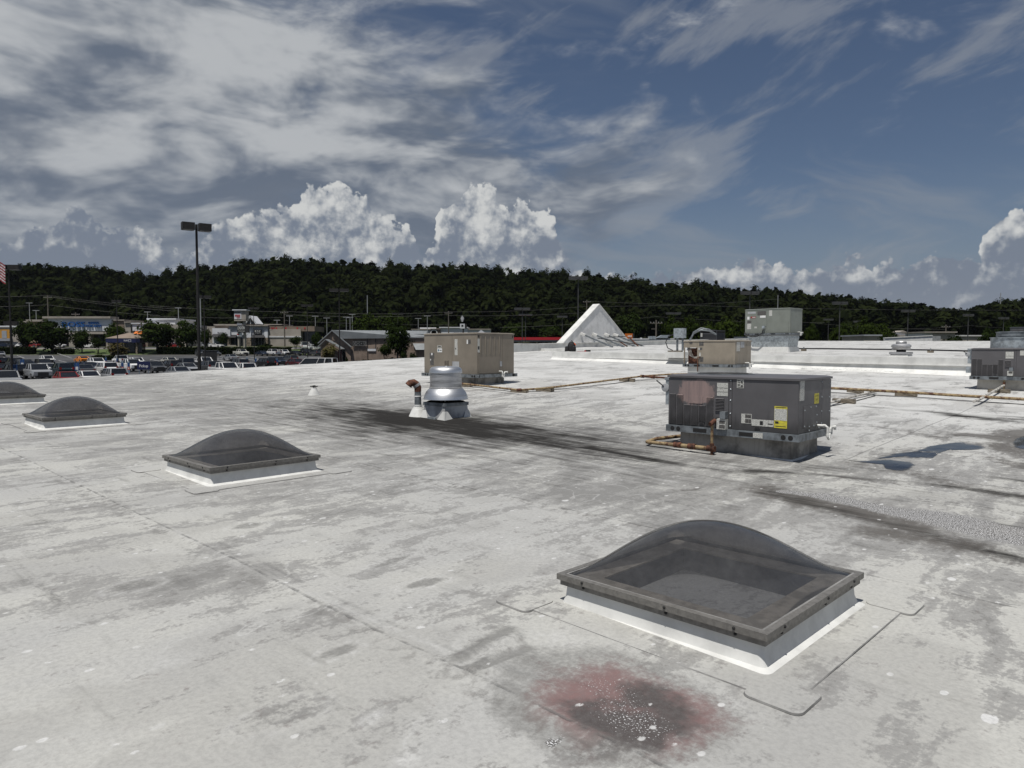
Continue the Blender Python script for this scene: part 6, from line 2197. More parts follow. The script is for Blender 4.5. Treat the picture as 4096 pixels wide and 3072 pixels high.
# neighbours of the store, left to right
S = Shop('orange_shop', 'low shop with an ochre panel bearing a grey picture', 'shop', 30, 224)
zb(S, 'wall', -300, 330, 965, 1215, 'w_beige', dy=.4, th=12, down=True)
zb(S, 'parapet', -300, 335, 957, 975, 'w_white', dy=0, th=12.5)
zb(S, 'ochre_panel', -200, 142, 1003, 1117, 'w_ochre', dy=.2, th=.19)
o = zb(S, 'picture', 18, 82, 1020, 1112, 'w_grey', dy=.1, th=.09)
zb(S, 'canopy', -300, 150, 1117, 1150, 'w_grey', dy=-.9, th=1.29)
zb(S, 'shop_front', -290, 40, 1150, 1212, 'shop_glass', dy=.3, th=.09, down=True)
S = Shop('corner_pavilion', 'tan corner block with stepped cornice beside the ochre shop', 'building', 128, 225)
zb(S, 'wall', 360, 475, 905, 1215, 'w_tan', dy=0, th=10, down=True)
zb(S, 'side_wall', 250, 359, 905, 1215, 'w_beige', dy=.6, th=9, down=True)
zb(S, 'cornice', 340, 560, 880, 905, 'w_cornice', dy=-.6, th=11)
zb(S, 'side_cornice', 245, 339, 898, 912, 'w_cornice', dy=-.2, th=10)
S = Shop('brown_block', 'brown and beige block adjoining the blue lettered store', 'building', 480, 227)
zb(S, 'wall', 1409, 1575, 892, 1215, 'w_brown', dy=0, th=12, down=True)
zb(S, 'cornice', 1406, 1580, 880, 893, 'w_cornice', dy=-.4, th=12.5)
zb(S, 'wing', 1576, 1662, 915, 1215, 'w_beige', dy=-.2, th=12, down=True)
zb(S, 'wing_cornice', 1581, 1672, 905, 918, 'w_cornice', dy=-.7, th=12.5)
S = Shop('white_shop', 'white shop with a small orange awning', 'shop', 560, 226)
zb(S, 'wall', 1673, 1866, 935, 1022, 'w_white', dy=0, th=14)
zb(S, 'parapet', 1660, 1870, 923, 936, 'w_white', dy=-.3, th=14)
zb(S, 'lower_wall', 1673, 1866, 1022, 1215, 'w_brown', dy=.2, th=13, down=True)
a, b = Z1(1706, 1028), Z1(1812, 1062)
S.slant('awning', a[0], b[0], a[1], b[1], 'orange_letter', .1, 1.5)
S = Shop('long_white_shop', 'long plain white shop wall behind the street trees', 'shop', 660, 232)
a, b = Z1(1868, 870), Z2(325, 870)
S.box('wall', a[0], b[0], 1278, 1390, 'w_white', 0, 14, down=True)
S.box('parapet', a[0] - 3, b[0] + 3, 1273, 1279, 'w_white', -.3, 14.6)

# jewellers' row
KX = lambda x, y: (830 + x * .13562, 1200 + y * .13562)
J = Shop('jewellers_row', 'grey and beige shop row with black awnings and a small gable', 'shop', 960, 236)
zk = lambda name, x0, x1, y0, y1, m, **k: zb(J, name, x0, x1, y0, y1, m, zf=KX, **k)
zk('left_wing', 120, 625, 830, 1410, 'w_white', dy=.5, th=14, down=True)
zk('left_cornice', 105, 900, 705, 745, 'w_cornice', dy=2.0, th=14)
zk('left_frieze', 125, 890, 746, 829, 'w_brown', dy=2.6, th=12)
zk('back_wing', -150, 119, 770, 1410, 'w_beige', dy=3.5, th=12, down=True)
zk('centre_wall', 626, 1790, 770, 1410, 'w_grey', dy=0, th=14, down=True)
zk('centre_cornice', 560, 1800, 738, 769, 'w_cornice', dy=-.7, th=15)
for x0, x1 in ((620, 700), (1175, 1310), (1700, 1800)):
    zk('white_pilaster', x0, x1, 870 if x0 < 700 else 940, 1110, 'w_white', dy=-.8, th=.79)
    zk('stone_pier', x0 - 4, x1 + 4, 1111, 1340, 'stone', dy=-.9, th=.89, down=True)
zk('white_band', 700, 1174, 955, 1030, 'w_white', dy=-.3, th=.29)
for x0, x1, y0, y1 in ((120, 620, 1000, 1100), (630, 880, 1030, 1110), (1320, 1735, 1025, 1110)):
    a, b = KX(x0, y0), KX(x1, y1)
    J.slant('awning', a[0], b[0], a[1], b[1], 'awning', -.02 if x0 > 600 else .48, 1.6)
for x0, x1 in ((210, 610), (705, 1170), (1335, 1695)):
    o = zk('shop_window', x0, x1, 1112, 1385, 'shop_glass' if x0 > 300 else 'w_grey', dy=(-.2 if x0 > 600 else .3), th=.15)
    for k in range(1, 4):
        xm = x0 + (x1 - x0) * k / 4
        zk('mullion', xm - 4, xm + 4, 1113, 1384, 'mullion', dy=(-.3 if x0 > 600 else .2), th=.09, parent=o)
zk('plinth', 626, 880, 1330, 1400, 'w_beige', dy=-1.1, th=.6)
o = zk('black_sign', 1388, 1600, 872, 1010, 'awning', dy=-.35, th=.34)
a = KX(1494, 925)
J.text('KAY', a[0], a[1], 165 * .13562, 55 * .13562, 'white_paint', -.42, .06, 0, o)
a = KX(1497, 975)
J.text('JEWELERS', a[0], a[1], 160 * .13562, 14 * .13562, 'white_paint', -.42, .06, 0, o)
# script sign over the left awning, as dark strokes
for k in range(9):
    x = 285 + 29 * k
    zk('sign_stroke', x, x + 14, 940 + (k * 37 % 26), 985, 'awning', dy=.38, th=.11)
# small gable with white raking trim and a fan light
a, b, c = J.p(*KX(1120, 735), 0), J.p(*KX(1470, 735), 0), J.p(*KX(1280, 500), 0)
MB().prism([(a[0], a[2]), (b[0], b[2]), (c[0], c[2])], -.2, 5).build('gable_wall', MT['w_brown'], J.r)
for e, f_ in ((a, c), (c, b)):
    MB().obox((e[0], 2.2, e[2] + .25), (f_[0], 2.2, f_[2] + .25), 6.0, .5).build('gable_roof', MT['w_white'], J.r)
h_ = J.p(*KX(1280, 715), 0)
MB().prism([(h_[0] + 1.15 * math.cos(t), h_[2] + 1.0 * math.sin(t)) for t in np.linspace(0, math.pi, 11)], -.3, -.21).build('fan_light', MT['shop_glass'], J.r)
MB().box(h_[0] - .1, h_[0] + .1, -.36, -.31, h_[2], h_[2] + 1.6).build('keystone', MT['w_white'], J.r)
zb(J, 'right_wing', 1500, 1905, 1000, 1240, 'w_beige', zf=Z2, dy=.3, th=14, down=True)
zb(J, 'right_frieze', 1495, 2072, 962, 1026, 'w_brown', zf=Z2, dy=.8, th=12)
zb(J, 'right_cornice', 1420, 1650, 934, 946, 'w_cornice', zf=Z2, dy=1.5, th=12)
zb(J, 'string_course', 1500, 1908, 1090, 1104, 'w_white', zf=Z2, dy=.1, th=.19)
zb(J, 'dark_arcade', 1906, 2068, 1027, 1235, 'shop_glass', zf=Z2, dy=2.5, th=8, down=True)
for x in (1520, 1545, 1580, 1700, 1845, 1940):
    zb(J, 'red_letter', x, x + 16, 978, 1000, 'red_letter', zf=Z2, dy=.68, th=.11)
# pylon with two sign boxes
Pn = Shop('pylon_sign', 'beige pylon with a red lettered box above a black sign', 'sign', 965, 214)
zp = lambda name, x0, x1, y0, y1, m, **k: zb(Pn, name, x0, x1, y0, y1, m, zf=KX, **k)
zp('column', 872, 930, 625, 1420, 'w_beige', dy=.2, th=1.2, down=True)
zp('column', 1040, 1100, 625, 1420, 'w_beige', dy=.2, th=1.2, down=True)
zp('upper_box', 790, 1140, 310, 575, 'w_beige', dy=-.2, th=2.4)
zp('cap', 748, 1168, 282, 309, 'w_white', dy=-.6, th=3.2)
zp('foot_band', 795, 1145, 582, 618, 'w_beige', dy=-.3, th=2.6)
zp('face', 795, 1008, 345, 560, 'w_white', dy=-.26, th=.05)
for k in range(8):
    zp('dark_letter', 800 + 24 * k, 818 + 24 * k, 352, 385, 'awning', dy=-.32, th=.05)
a = KX(900, 465)
for k in range(5):
    zp('red_letter', 822 + 32 * k, 846 + 32 * k, 430, 490, 'red_letter', dy=-.32, th=.05)
a = KX(925, 525)
Pn.text('CITY', a[0], a[1], 100 * .13562, 60 * .13562, 'red_letter', -.32, .05)
o = zp('black_box', 890, 1240, 752, 965, 'awning', dy=-.4, th=.55)
a = KX(1008, 830)
Pn.text('LONGHORN', a[0], a[1], 205 * .13562, 95 * .13562, 'white_paint', -.46, .05, 0, o)
a = KX(1022, 920)
Pn.text('STEAKHOUSE', a[0], a[1], 185 * .13562, 24 * .13562, 'white_paint', -.46, .05, 0, o)
for x0, x1, y0, y1, m_ in ((870, 1025, 690, 748, 'w_grey'), (872, 940, 970, 1000, 'w_beige'), (945, 1020, 970, 1000, 'w_white'), (872, 940, 1003, 1032, 'red_letter'), (945, 1020, 1003, 1032, 'w_white'), (872, 1020, 1036, 1068, 'w_white')):
    zp('small_panel', x0, x1, y0, y1, m_, dy=-.1, th=.25)

# bank kiosk with a pyramid roof and a navy band
K = Shop('bank_kiosk', 'small bank kiosk with hipped roof and navy band', 'kiosk', 490, 204)
a, b = K.p(*Z1(1335, 1118)), K.p(*Z1(1768, 1170))
xc, w, z1, z0 = (a[0] + b[0]) / 2, (b[0] - a[0]) / 2, a[2], b[2]
MB().box(xc - w, xc + w, 0, 2 * w * .8, z0, z1).build('navy_band', MT['navy_sign'], K.r)
MB().box(xc - w - .05, xc + w + .05, -.05, 2 * w * .8 + .05, z1 + .001, z1 + .12).build('trim', MT['w_cornice'], K.r)
zr2 = K.p(*Z1(1540, 1042))[2]
MB().frustum((xc - w - .05, xc + w + .05, -.05, 1.6 * w + .05), (xc - .15, xc + .15, .8 * w - .15, .8 * w + .15), z1 + .121, zr2).build('hipped_roof', MT['w_brown'], K.r)
for sx in (-.75, .0, .75):
    MB().box(xc + sx * w - .25, xc + sx * w + .25, .4, 1.0, -1.0, z0 - .001).build('pier', MT['stone'], K.r)
MB().box(xc - w * .5, xc + w * .7, w * .8, w * 1.2, -1.0, z0 - .002).build('cabin', MT['shop_glass'], K.r)
o = K.text('TRUIST', *Z1(1592, 1146), 62 * .31646, 20 * .31646, 'white_paint', -.03, .05)
zx = K.p(*Z1(1642, 1146))
MB().box(zx[0] - .35, zx[0] + .35, -.06, -.03, zx[2] - .35, zx[2] + .35).build('emblem', MT['white_paint'], K.r)
MB().box(zx[0] - .26, zx[0] + .26, -.07, -.061, zx[2] - .26, zx[2] + .26).box(zx[0] - .05, zx[0] + .05, -.08, -.071, zx[2] - .3, zx[2] + .3).build('emblem_field', MT['navy_sign'], K.r)

# steak house: gabled volume with standing seams, porch gable, sided front block
Z3 = lambda x, y: (1200 + x * .2712, 1150 + y * .2712)
H_ = Shop('steak_house', 'brown sided steak house with a grey standing seam gable roof', 'restaurant', 1400, 160)
P3 = lambda x, y: H_.p(*Z3(x, y))
ap, le, re = P3(475, 630), P3(272, 815), P3(762, 880)
ridge_end = P3(1840, 622)
zb0 = -.6
dep = 9.0
MB().add([(le[0] + .5, 0, zb0), (re[0] - .2, 0, zb0), (re[0] - .2, 0, re[2] + .2), (ap[0], 0, ap[2] - .1), (le[0] + .5, 0, le[2] + .2)], [(0, 1, 2, 3, 4)]).build('gable_wall', MT['siding'], H_.r)
rf = MB()
lx = ridge_end[0]
rf.add([(ap[0], -.5, ap[2]), (lx, dep * .6, ap[2]), (lx, -.0, P3(0, 745)[2]), (ap[0] + (re[0] - ap[0]) * .5, -.3, (ap[2] + re[2]) / 2), (re[0], -.6, re[2]), (re[0] + .1, -.6, re[2] - .25), (ap[0], -.5, ap[2] - .25)], [(0, 3, 2, 1), (0, 6, 5, 4, 3)])
rf.add([(ap[0], -.5, ap[2]), (le[0], -.6, le[2]), (le[0] - .2, dep, le[2]), (lx, dep * .6, ap[2]), (ap[0], -.5, ap[2] - .25), (le[0], -.6, le[2] - .25)], [(0, 3, 2, 1), (0, 1, 5, 4)])
rfo = rf.build('roof', MT['metal_roof'], H_.r)
# right rake of the front gable as a thick strip
m = MB().obox((ap[0], -.3, ap[2] + .02), (re[0] + .05, -.4, re[2] + .02), .9, .12)
m.build('rake', MT['metal_roof'], rfo)
zt = P3(0, 735)[2]
for k in range(26):
    t = k / 25
    x = ap[0] + .3 + (lx - ap[0] - .5) * t
    yy = -.45 + (dep * .6 + .45) * (x - ap[0]) / (lx - ap[0])
    xe, ye = x + 1.2, -.05
    MB().obox((x, yy, ap[2] + .03), (min(xe, lx), ye, P3(0, 745)[2] + .06), .07, .09).build('standing_seam', MT['metal_roof'], rfo)
m = MB()
x0, x1 = P3(640, 0)[0], P3(1850, 0)[0]
m.box(x0, x1, .3, 8, zb0, zt)
fbk = m.build('front_block', MT['siding'], H_.r)
MB().box(x0 - .1, x1 + .1, .2, 8.1, zt + .001, zt + .14).build('eaves_trim', MT['trim'], H_.r)
n = 22
for k in range(n):
    z = zb0 + .4 + (zt - zb0 - .5) * k / n
    MB().add([(x0 + 2.0, .29, z), (x1, .29, z), (x1, .24, z - .02), (x0 + 2.0, .24, z - .02), (x1, .29, z + .2), (x0 + 2.0, .29, z + .2)], [(3, 2, 1, 0), (2, 3, 5, 4)]).build('siding_board', MT['siding'], fbk)
for x in (P3(985, 0)[0], P3(1105, 0)[0]):
    MB().box(x - .06, x + .06, .12, .22, zb0, zt).build('corner_board', MT['trim'], H_.r)
MB().box(P3(1000, 0)[0], P3(1120, 0)[0], -.9, .1, P3(0, 938)[2], P3(0, 905)[2]).build('lean_to_roof', MT['w_white'], H_.r)
MB().box(P3(1010, 0)[0], P3(1850, 0)[0], -.7, .1, zb0, P3(0, 940)[2]).build('service_block', MT['siding'], H_.r)
H_.text('LONGHORN', *Z3(872, 828), 190 * .2712, 52 * .2712, 'trim', -.05, .25, .03)
for x in range(780, 975, 12):
    a = P3(x, 795)
    MB().box(a[0], a[0] + .07, -.14, -.06, P3(0, 862)[2], a[2]).build('sign_bar', MT['mullion'], H_.r)
# porch
pa, pr, pl_ = P3(440, 768), P3(672, 908), P3(330, 860)
MB().obox((pa[0], -2.2, pa[2]), (pr[0], -2.2, pr[2]), 3.2, .12).build('porch_roof', MT['metal_roof'], H_.r)
MB().obox((pa[0], -2.2, pa[2]), (pl_[0], -2.2, pl_[2] - .2), 3.2, .12).build('porch_roof', MT['metal_roof'], H_.r)
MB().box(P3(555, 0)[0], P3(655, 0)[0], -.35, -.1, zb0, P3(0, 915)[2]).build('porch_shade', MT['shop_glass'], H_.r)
MB().box(P3(560, 0)[0], P3(610, 0)[0], -.5, -.36, zb0, P3(0, 930)[2]).build('red_door', MT['darkdoor'] if 'darkdoor' in MT else mat('dark_red_door', (.10, .012, .012), .5), H_.r)
MB().box(P3(655, 0)[0], P3(668, 0)[0], -3.4, -3.1, zb0, pr[2]).build('porch_post', MT['trim'], H_.r)
c_ = P3(512, 718)
MB().prism([(c_[0] + .7 * math.cos(t), c_[2] + 1.05 * math.sin(t)) for t in np.linspace(0, 2 * math.pi, 17)[:-1]], -.12, -.01).build('round_plaque', MT['w_brown'], H_.r)
for x0_, x1_ in ((1015, 1065), (1068, 1120), (1123, 1200)):
    MB().box(P3(x0_, 0)[0], P3(x1_, 0)[0], 1.2, 2.6, zt + .16, P3(0, 688)[2]).build('roof_unit', MT['galv_dull'], H_.r)
MB().box(P3(1655, 0)[0], P3(1830, 0)[0], 2, 3.5, zt + .16, P3(0, 682)[2]).build('roof_unit', MT['galv_dull'], H_.r)
a_, b_ = P3(1690, 825), P3(1850, 918)
MB().add([(a_[0] - .4, .0, a_[2]), (b_[0], .0, a_[2]), (b_[0], -2.4, b_[2]), (a_[0] + .6, -2.4, b_[2])], [(3, 2, 1, 0)]).build('side_roof', MT['metal_roof'], H_.r)

# coffee shop
Z4 = lambda x, y: (1600 + x * .2712, 1200 + y * .2712)
S = Shop('coffee_shop', 'white coffee shop with a brown corner block', 'shop', 1790, 250)
zc = lambda name, x0, x1, y0, y1, m, **k: zb(S, name, x0, x1, y0, y1, m, zf=Z4, **k)
zc('left_wall', 170, 460, 435, 640, 'w_white', dy=.6, th=10, down=True)
zc('left_parapet', 160, 462, 426, 436, 'w_cornice', dy=.2, th=10.6)
zc('roof_railing', 270, 515, 400, 424, 'w_white', dy=4, th=.3)
o = zc('corner_block', 455, 597, 430, 640, 'w_brown', dy=-.4, th=9, down=True)
zc('block_cap', 450, 600, 421, 431, 'w_cornice', dy=-.8, th=9.6)
zc('main_wall', 598, 998, 410, 640, 'w_white', dy=.2, th=10, down=True)
zc('main_cornice', 578, 1002, 398, 411, 'w_white', dy=-.3, th=10.6)
zc('right_wall', 999, 1330, 435, 640, 'w_white', dy=.8, th=9, down=True)
zc('right_cornice', 1000, 1336, 424, 436, 'w_cornice', dy=.3, th=9.6)
a = Z4(860, 490)
S.text('STARBUCKS', a[0], a[1], 130 * .2712, 22 * .2712, 'awning', .1, .1)
e = S.p(*Z4(503, 488))
o = MB().lathe([(1.5, 0), (1.5, .08)], 20).build('round_emblem', MT['awning'], S.r)
o.location = (e[0], -.42, e[2]); o.rotation_euler = (math.pi / 2, 0, 0)
o = MB().lathe([(1.25, 0), (1.25, .03), (.95, .031), (.95, .0)], 20).build('emblem_ring', MT['white_paint'], S.r)
o.location = (e[0], -.51, e[2]); o.rotation_euler = (math.pi / 2, 0, 0)
S2 = Shop('coffee_sign', 'pole sign with a pale round emblem above a white panel', 'sign', 1850, 215)
e = S2.p(*Z4(919, 275))
o = MB().lathe([(1.0, 0), (1.0, .2)], 22).build('disc', MT['trim'], S2.r)
o.location = (e[0], 0, e[2]); o.rotation_euler = (math.pi / 2, 0, 0); o.scale = (.62, 1.0, 1)
for k in range(5):
    w_ = (.22, .38, .46, .38, .2)[k]
    MB().box(e[0] - w_, e[0] + w_, -.26, -.21, e[2] - .85 + .36 * k, e[2] - .62 + .36 * k).build('pale_mark', MT['w_white'], S2.r)
zb(S2, 'white_panel', 885, 955, 350, 420, 'w_white', zf=Z4, dy=-.1, th=.4)
zb(S2, 'panel_mark', 905, 935, 365, 392, 'awning', zf=Z4, dy=-.15, th=.04)
zb(S2, 'side_panel', 957, 985, 352, 420, 'awning', zf=Z4, dy=.0, th=.4)
zb(S2, 'post', 922, 946, 421, 640, 'awning', zf=Z4, dy=.0, th=.3, down=True)
S3 = Shop('blue_sign_house', 'small blue sign box with a white gabled top', 'sign', 1922, 200)
zb(S3, 'box', 1158, 1240, 478, 640, 'blue_sign', zf=Z4, dy=0, th=2, down=True)
a, b, c = S3.p(*Z4(1145, 482)), S3.p(*Z4(1252, 482)), S3.p(*Z4(1195, 442))
MB().prism([(a[0], a[2]), (b[0], b[2]), (c[0], c[2])], -.4, 2.4).build('gabled_top', MT['w_white'], S3.r)

# petrol canopy
Z5 = lambda x, y: (2100 + x * .2712, 1150 + y * .2712)
S = Shop('petrol_canopy', 'red and grey petrol station canopy behind the gable', 'canopy', 2150, 205)
S.box('red_fascia', 2030, 2262, 1349, 1360, 'red_letter', 0, 12)
S.box('grey_soffit', 2030, 2262, 1360.2, 1366, 'w_grey', .3, 11.4)
for px in (2085, 2150, 2215):
    S.box('column', px - 3, px + 3, 1366.2, 1400, 'w_white', 5, .7, down=True)
S.box('kiosk', 2040, 2260, 1370, 1400, 'shop_glass', 13, 8, down=True)
for px, c in ((2062, 'navy'), (2120, 'darkred'), (2180, 'grey')):
    car('suv', c, 0, 0, 30, 'dark car under the red petrol canopy, ' + dict(navy='blue one', darkred='red one', grey='grey one')[c], 'cars at the petrol station', shop_spot(px, 211))
S = Shop('orange_sign', 'orange sign board with pale lettering beside the gable', 'sign', 2522, 185)
S.box('board', 2500, 2530, 1334, 1355, 'orange_letter', 0, .3)
S.box('board_edge', 2530.2, 2537, 1333, 1357, 'awning', 0, .4)
for k in range(4):
    S.box('letter', 2511 + 4.2 * k, 2514 + 4.2 * k, 1342 - (k % 2), 1348, 'white_paint', -.05, .04)
S.box('post', 2512, 2518, 1355.2, 1400, 'trim', .1, .3, down=True)
ZA = lambda x, y: (2480 + x * .13562, 1250 + y * .13562)
S = Shop('low_shop', 'low grey shop with white roof and roof equipment', 'building', 2620, 130)
za = lambda name, x0, x1, y0, y1, m, **k: zb(S, name, x0, x1, y0, y1, m, zf=ZA, **k)
za('wall', 300, 1725, 850, 1100, 'w_grey', dy=0, th=12, down=True)
za('fascia', 295, 1740, 795, 849, 'galv_dull', dy=-.3, th=12.6)
za('roof_edge', 400, 1680, 760, 794, 'membrane_far', dy=2, th=9)
for x in (915, 1010):
    za('roof_unit', x, x + 88, 695, 782, 'galv', dy=1.5, th=1.4)
za('vent', 640, 685, 738, 790, 'white_paint', dy=1.2, th=.6)
a, b = S.p(*ZA(1120, 748)), S.p(*ZA(1530, 660))
MB().prism([(a[0], a[2]), (b[0] - .6, a[2]), (b[0], b[2] - .1), (b[0] - .05, b[2]), (a[0] + 1.0, b[2] - .02), (a[0] + .35, b[2] - .35)], 1.0, 2.6).build('roof_hood', MT['galv'], S.r)

# shops to the right, seen over the higher roof
ZR = lambda x, y: (3380 + x * .27125, 1250 + y * .27125)
def zrb(S, name, x0, x1, y0, y1, m, **k):
    return zb(S, name, x0, x1, y0, y1, m, zf=ZR, **k)
S = Shop('grey_block', 'plain grey block left of the long white sloping parapet', 'building', 3490, 150)
zrb(S, 'wall', 280, 520, 348, 470, 'w_beige', dy=0, th=10, down=True)
zrb(S, 'cap', 265, 540, 326, 347, 'w_grey', dy=-.3, th=10.6)
S = Shop('white_parapet_wing', 'long white sloping parapet wall beyond the roof edge', 'wall', 3640, 92)
a, b, c, d = S.p(*ZR(585, 382)), S.p(*ZR(1290, 348)), S.p(*ZR(1290, 500)), S.p(*ZR(585, 500))
MB().prism([(d[0], d[2]), (c[0], c[2]), (b[0], b[2]), (a[0], a[2])], 0, .35).build('wall', MT['white_membrane'], S.r)
MB().obox((a[0], .17, a[2] + .06), (b[0], .17, b[2] + .06), .5, .1).build('coping', MT['white_membrane'], S.r)
zrb(S, 'end_wall', 1291, 1432, 345, 500, 'fascia', dy=.36, th=6)
S = Shop('hipped_shop', 'long low shop with a white cupola', 'building', 3660, 190)
zrb(S, 'wall', 800, 1430, 332, 470, 'w_beige', dy=0, th=12, down=True)
zrb(S, 'cupola', 868, 955, 285, 331, 'w_white', dy=2, th=3.5)
a, b, c = S.p(*ZR(858, 285)), S.p(*ZR(968, 285)), S.p(*ZR(912, 262))
MB().prism([(a[0], a[2]), (b[0], b[2]), (c[0], c[2])], 1.7, 5.8).build('cupola_roof', MT['w_cornice'], S.r)
S = Shop('pale_roof_shop', 'grey shop with a white side and overhanging flat cap', 'building', 3760, 170)
zrb(S, 'wall', 1300, 1620, 303, 470, 'w_beige', dy=0, th=9, down=True)
zrb(S, 'white_side', 1170, 1299, 300, 360, 'w_white', dy=.2, th=8)
zrb(S, 'cap', 1155, 1640, 281, 299, 'w_cornice', dy=-.5, th=10)
S = Shop('far_shop', 'low beige shop with a pale roof at the right', 'building', 3880, 175)
zrb(S, 'wall', 1640, 2030, 352, 470, 'w_beige', dy=0, th=9, down=True)
zrb(S, 'roof_edge', 1630, 2036, 333, 351, 'membrane_far', dy=-.3, th=9.6)
p = at(3005, 1346, 160)

# ------------------------------------------------------------------ trees
def leaf_mat(name, c1, c2, scale=.35):
    m = bpy.data.materials.new(name)
    m.use_nodes = True
    nt = m.node_tree
    nt.nodes.clear()
    t = NT(nt)
    g = t.n('ShaderNodeNewGeometry')
    oi = t.n('ShaderNodeObjectInfo')
    nz = t.noise(g.outputs['Position'], scale, 4.0, .6)
    f = t.m('ADD', t.m('MULTIPLY', nz, .8), t.m('MULTIPLY', oi.outputs['Random'], .35))
    c = t.mix(t.step(f, .3, .85), c1, c2)
    at_ = t.n('ShaderNodeAttribute', attribute_name='tint').outputs['Fac']
    c = t.mix(t.m('MULTIPLY', at_, .5), c, tuple(k * 1.6 for k in c2))
    d = t.n('ShaderNodeBsdfDiffuse', {0: c})
    tr = t.n('ShaderNodeBsdfTranslucent', {0: c})
    mx = t.n('ShaderNodeMixShader', {0: .22, 1: d.outputs[0], 2: tr.outputs[0]})
    o = t.n('ShaderNodeOutputMaterial')
    t.link(mx.outputs[0], o.inputs[0])
    return m


MT['leaf'] = leaf_mat('street_tree_leaves', (.010, .017, .005), (.023, .035, .009), .6)
MT['leaf_light'] = leaf_mat('light_green_leaves', (.013, .022, .005), (.027, .040, .008), .6)
MT['leaf_bronze'] = leaf_mat('bronze_leaves', (.070, .055, .026), (.085, .078, .030), .8)
MT['leaf_hedge'] = leaf_mat('clipped_hedge_leaves', (.010, .016, .006), (.020, .028, .009), 1.5)
MT['wood_leaf'] = leaf_mat('hillside_leaves', (.0060, .0092, .0038), (.0185, .0235, .0078), .018)
MT['bark'] = mat('tree_bark', (.060, .050, .040), .9, var=.3, scale=3)


def leaves(n_clump, n_leaf, rad, height, base, leaf, seed, clump=.30, shape='round', jit=.42):
    """leaf quads gathered in clumps through the volume of a crown -> vertices (n*4, 3) and a tint per vertex"""
    r = np.random.default_rng(seed)
    d = r.normal(size=(n_clump, 3))
    d /= np.linalg.norm(d, axis=1)[:, None]
    k = r.random(n_clump) ** .42
    lob = .80 + .30 * np.sin(3 * np.arctan2(d[:, 1], d[:, 0]) + seed) * .5 + .2 * r.random(n_clump)
    c = d * (k * lob)[:, None]
    zz = c[:, 2]
    if shape == 'cone':
        w = np.clip(1.05 - .75 * (zz + 1) / 2, .2, 1)
        c[:, :2] *= w[:, None]
    elif shape == 'vase':
        c[:, :2] *= (.55 + .5 * (zz + 1) / 2)[:, None]
    c = c * np.array([rad, rad, height / 2]) + np.array([0, 0, base + height / 2])
    cs = clump * rad * (.6 + .8 * r.random(n_clump))
    e = r.normal(size=(n_clump, n_leaf, 3))
    e /= np.linalg.norm(e, axis=2)[..., None]
    e = e * (r.random((n_clump, n_leaf)) ** .5)[..., None]
    P = c[:, None, :] + e * cs[:, None, None] * np.array([1, 1, .62])
    P = P.reshape(-1, 3)
    cen = np.array([0, 0, base + height * .38])
    out = (c[:, None, :] - cen) / np.array([rad, rad, height / 2]) * .9 + e * .55 + np.array([0, 0, .15])
    nrm = (out + jit * r.normal(size=e.shape)).reshape(-1, 3)
    nrm /= np.linalg.norm(nrm, axis=1)[:, None] + 1e-9
    a = np.cross(nrm, r.normal(size=nrm.shape))
    a /= np.linalg.norm(a, axis=1)[:, None] + 1e-9
    b = np.cross(nrm, a)
    s = (leaf * (.6 + .8 * r.random(len(P))))[:, None]
    V = np.stack([P - a * s - b * s * .6, P + a * s - b * s * .6, P + a * s * .7 + b * s * .7, P - a * s * .7 + b * s * .7], 1).reshape(-1, 3)
    tint = np.repeat(np.repeat(r.random(n_clump) ** 2, n_leaf) * .8 + .2 * r.random(len(P)), 4)
    return V, tint


def quads_mesh(name, V, tint, m):
    n = len(V) // 4
    me = bpy.data.meshes.new(name)
    me.vertices.add(len(V))
    me.vertices.foreach_set('co', V.astype(np.float32).ravel())
    me.loops.add(4 * n)
    me.loops.foreach_set('vertex_index', np.arange(4 * n, dtype=np.int32))
    me.polygons.add(n)
    me.polygons.foreach_set('loop_start', np.arange(n, dtype=np.int32) * 4)
    me.update(calc_edges=True)
    me.materials.append(m)
    at_ = me.attributes.new('tint', 'FLOAT', 'POINT')
    at_.data.foreach_set('value', tint.astype(np.float32))
    return me


def trunk_mesh(h, r, multi, seed, spread=.5):
    q = random.Random(seed)
    mb = MB()
    if multi == 1:
        mb.tube([(0, 0, -.3), (.02, 0, h * .3), (-.03, .04, h * .62), (0, 0, h * .9)], [r * 1.35, r, r * .7, r * .25], 8)
        for k in range(6):
            a = k * 1.05 + q.random()
            z = h * (.38 + .07 * k)
            mb.tube([(0, 0, z), (math.cos(a) * h * .12, math.sin(a) * h * .12, z + h * .11), (math.cos(a) * h * .26, math.sin(a) * h * .26, z + h * .22)], [r * .45, r * .32, r * .1], 6)
    else:
        for k in range(multi):
            a = k * 6.283 / multi + q.random()
            s = spread * (.6 + .5 * q.random())
            mb.tube([(math.cos(a) * .06, math.sin(a) * .06, -.2), (math.cos(a) * .2 * s, math.sin(a) * .2 * s, h * .3), (math.cos(a) * .7 * s, math.sin(a) * .7 * s, h * .62), (math.cos(a) * 1.1 * s, math.sin(a) * 1.1 * s, h * .9)], [r, r * .85, r * .55, r * .2], 6)
    return mb.mesh('trunk', MT['bark'], True)


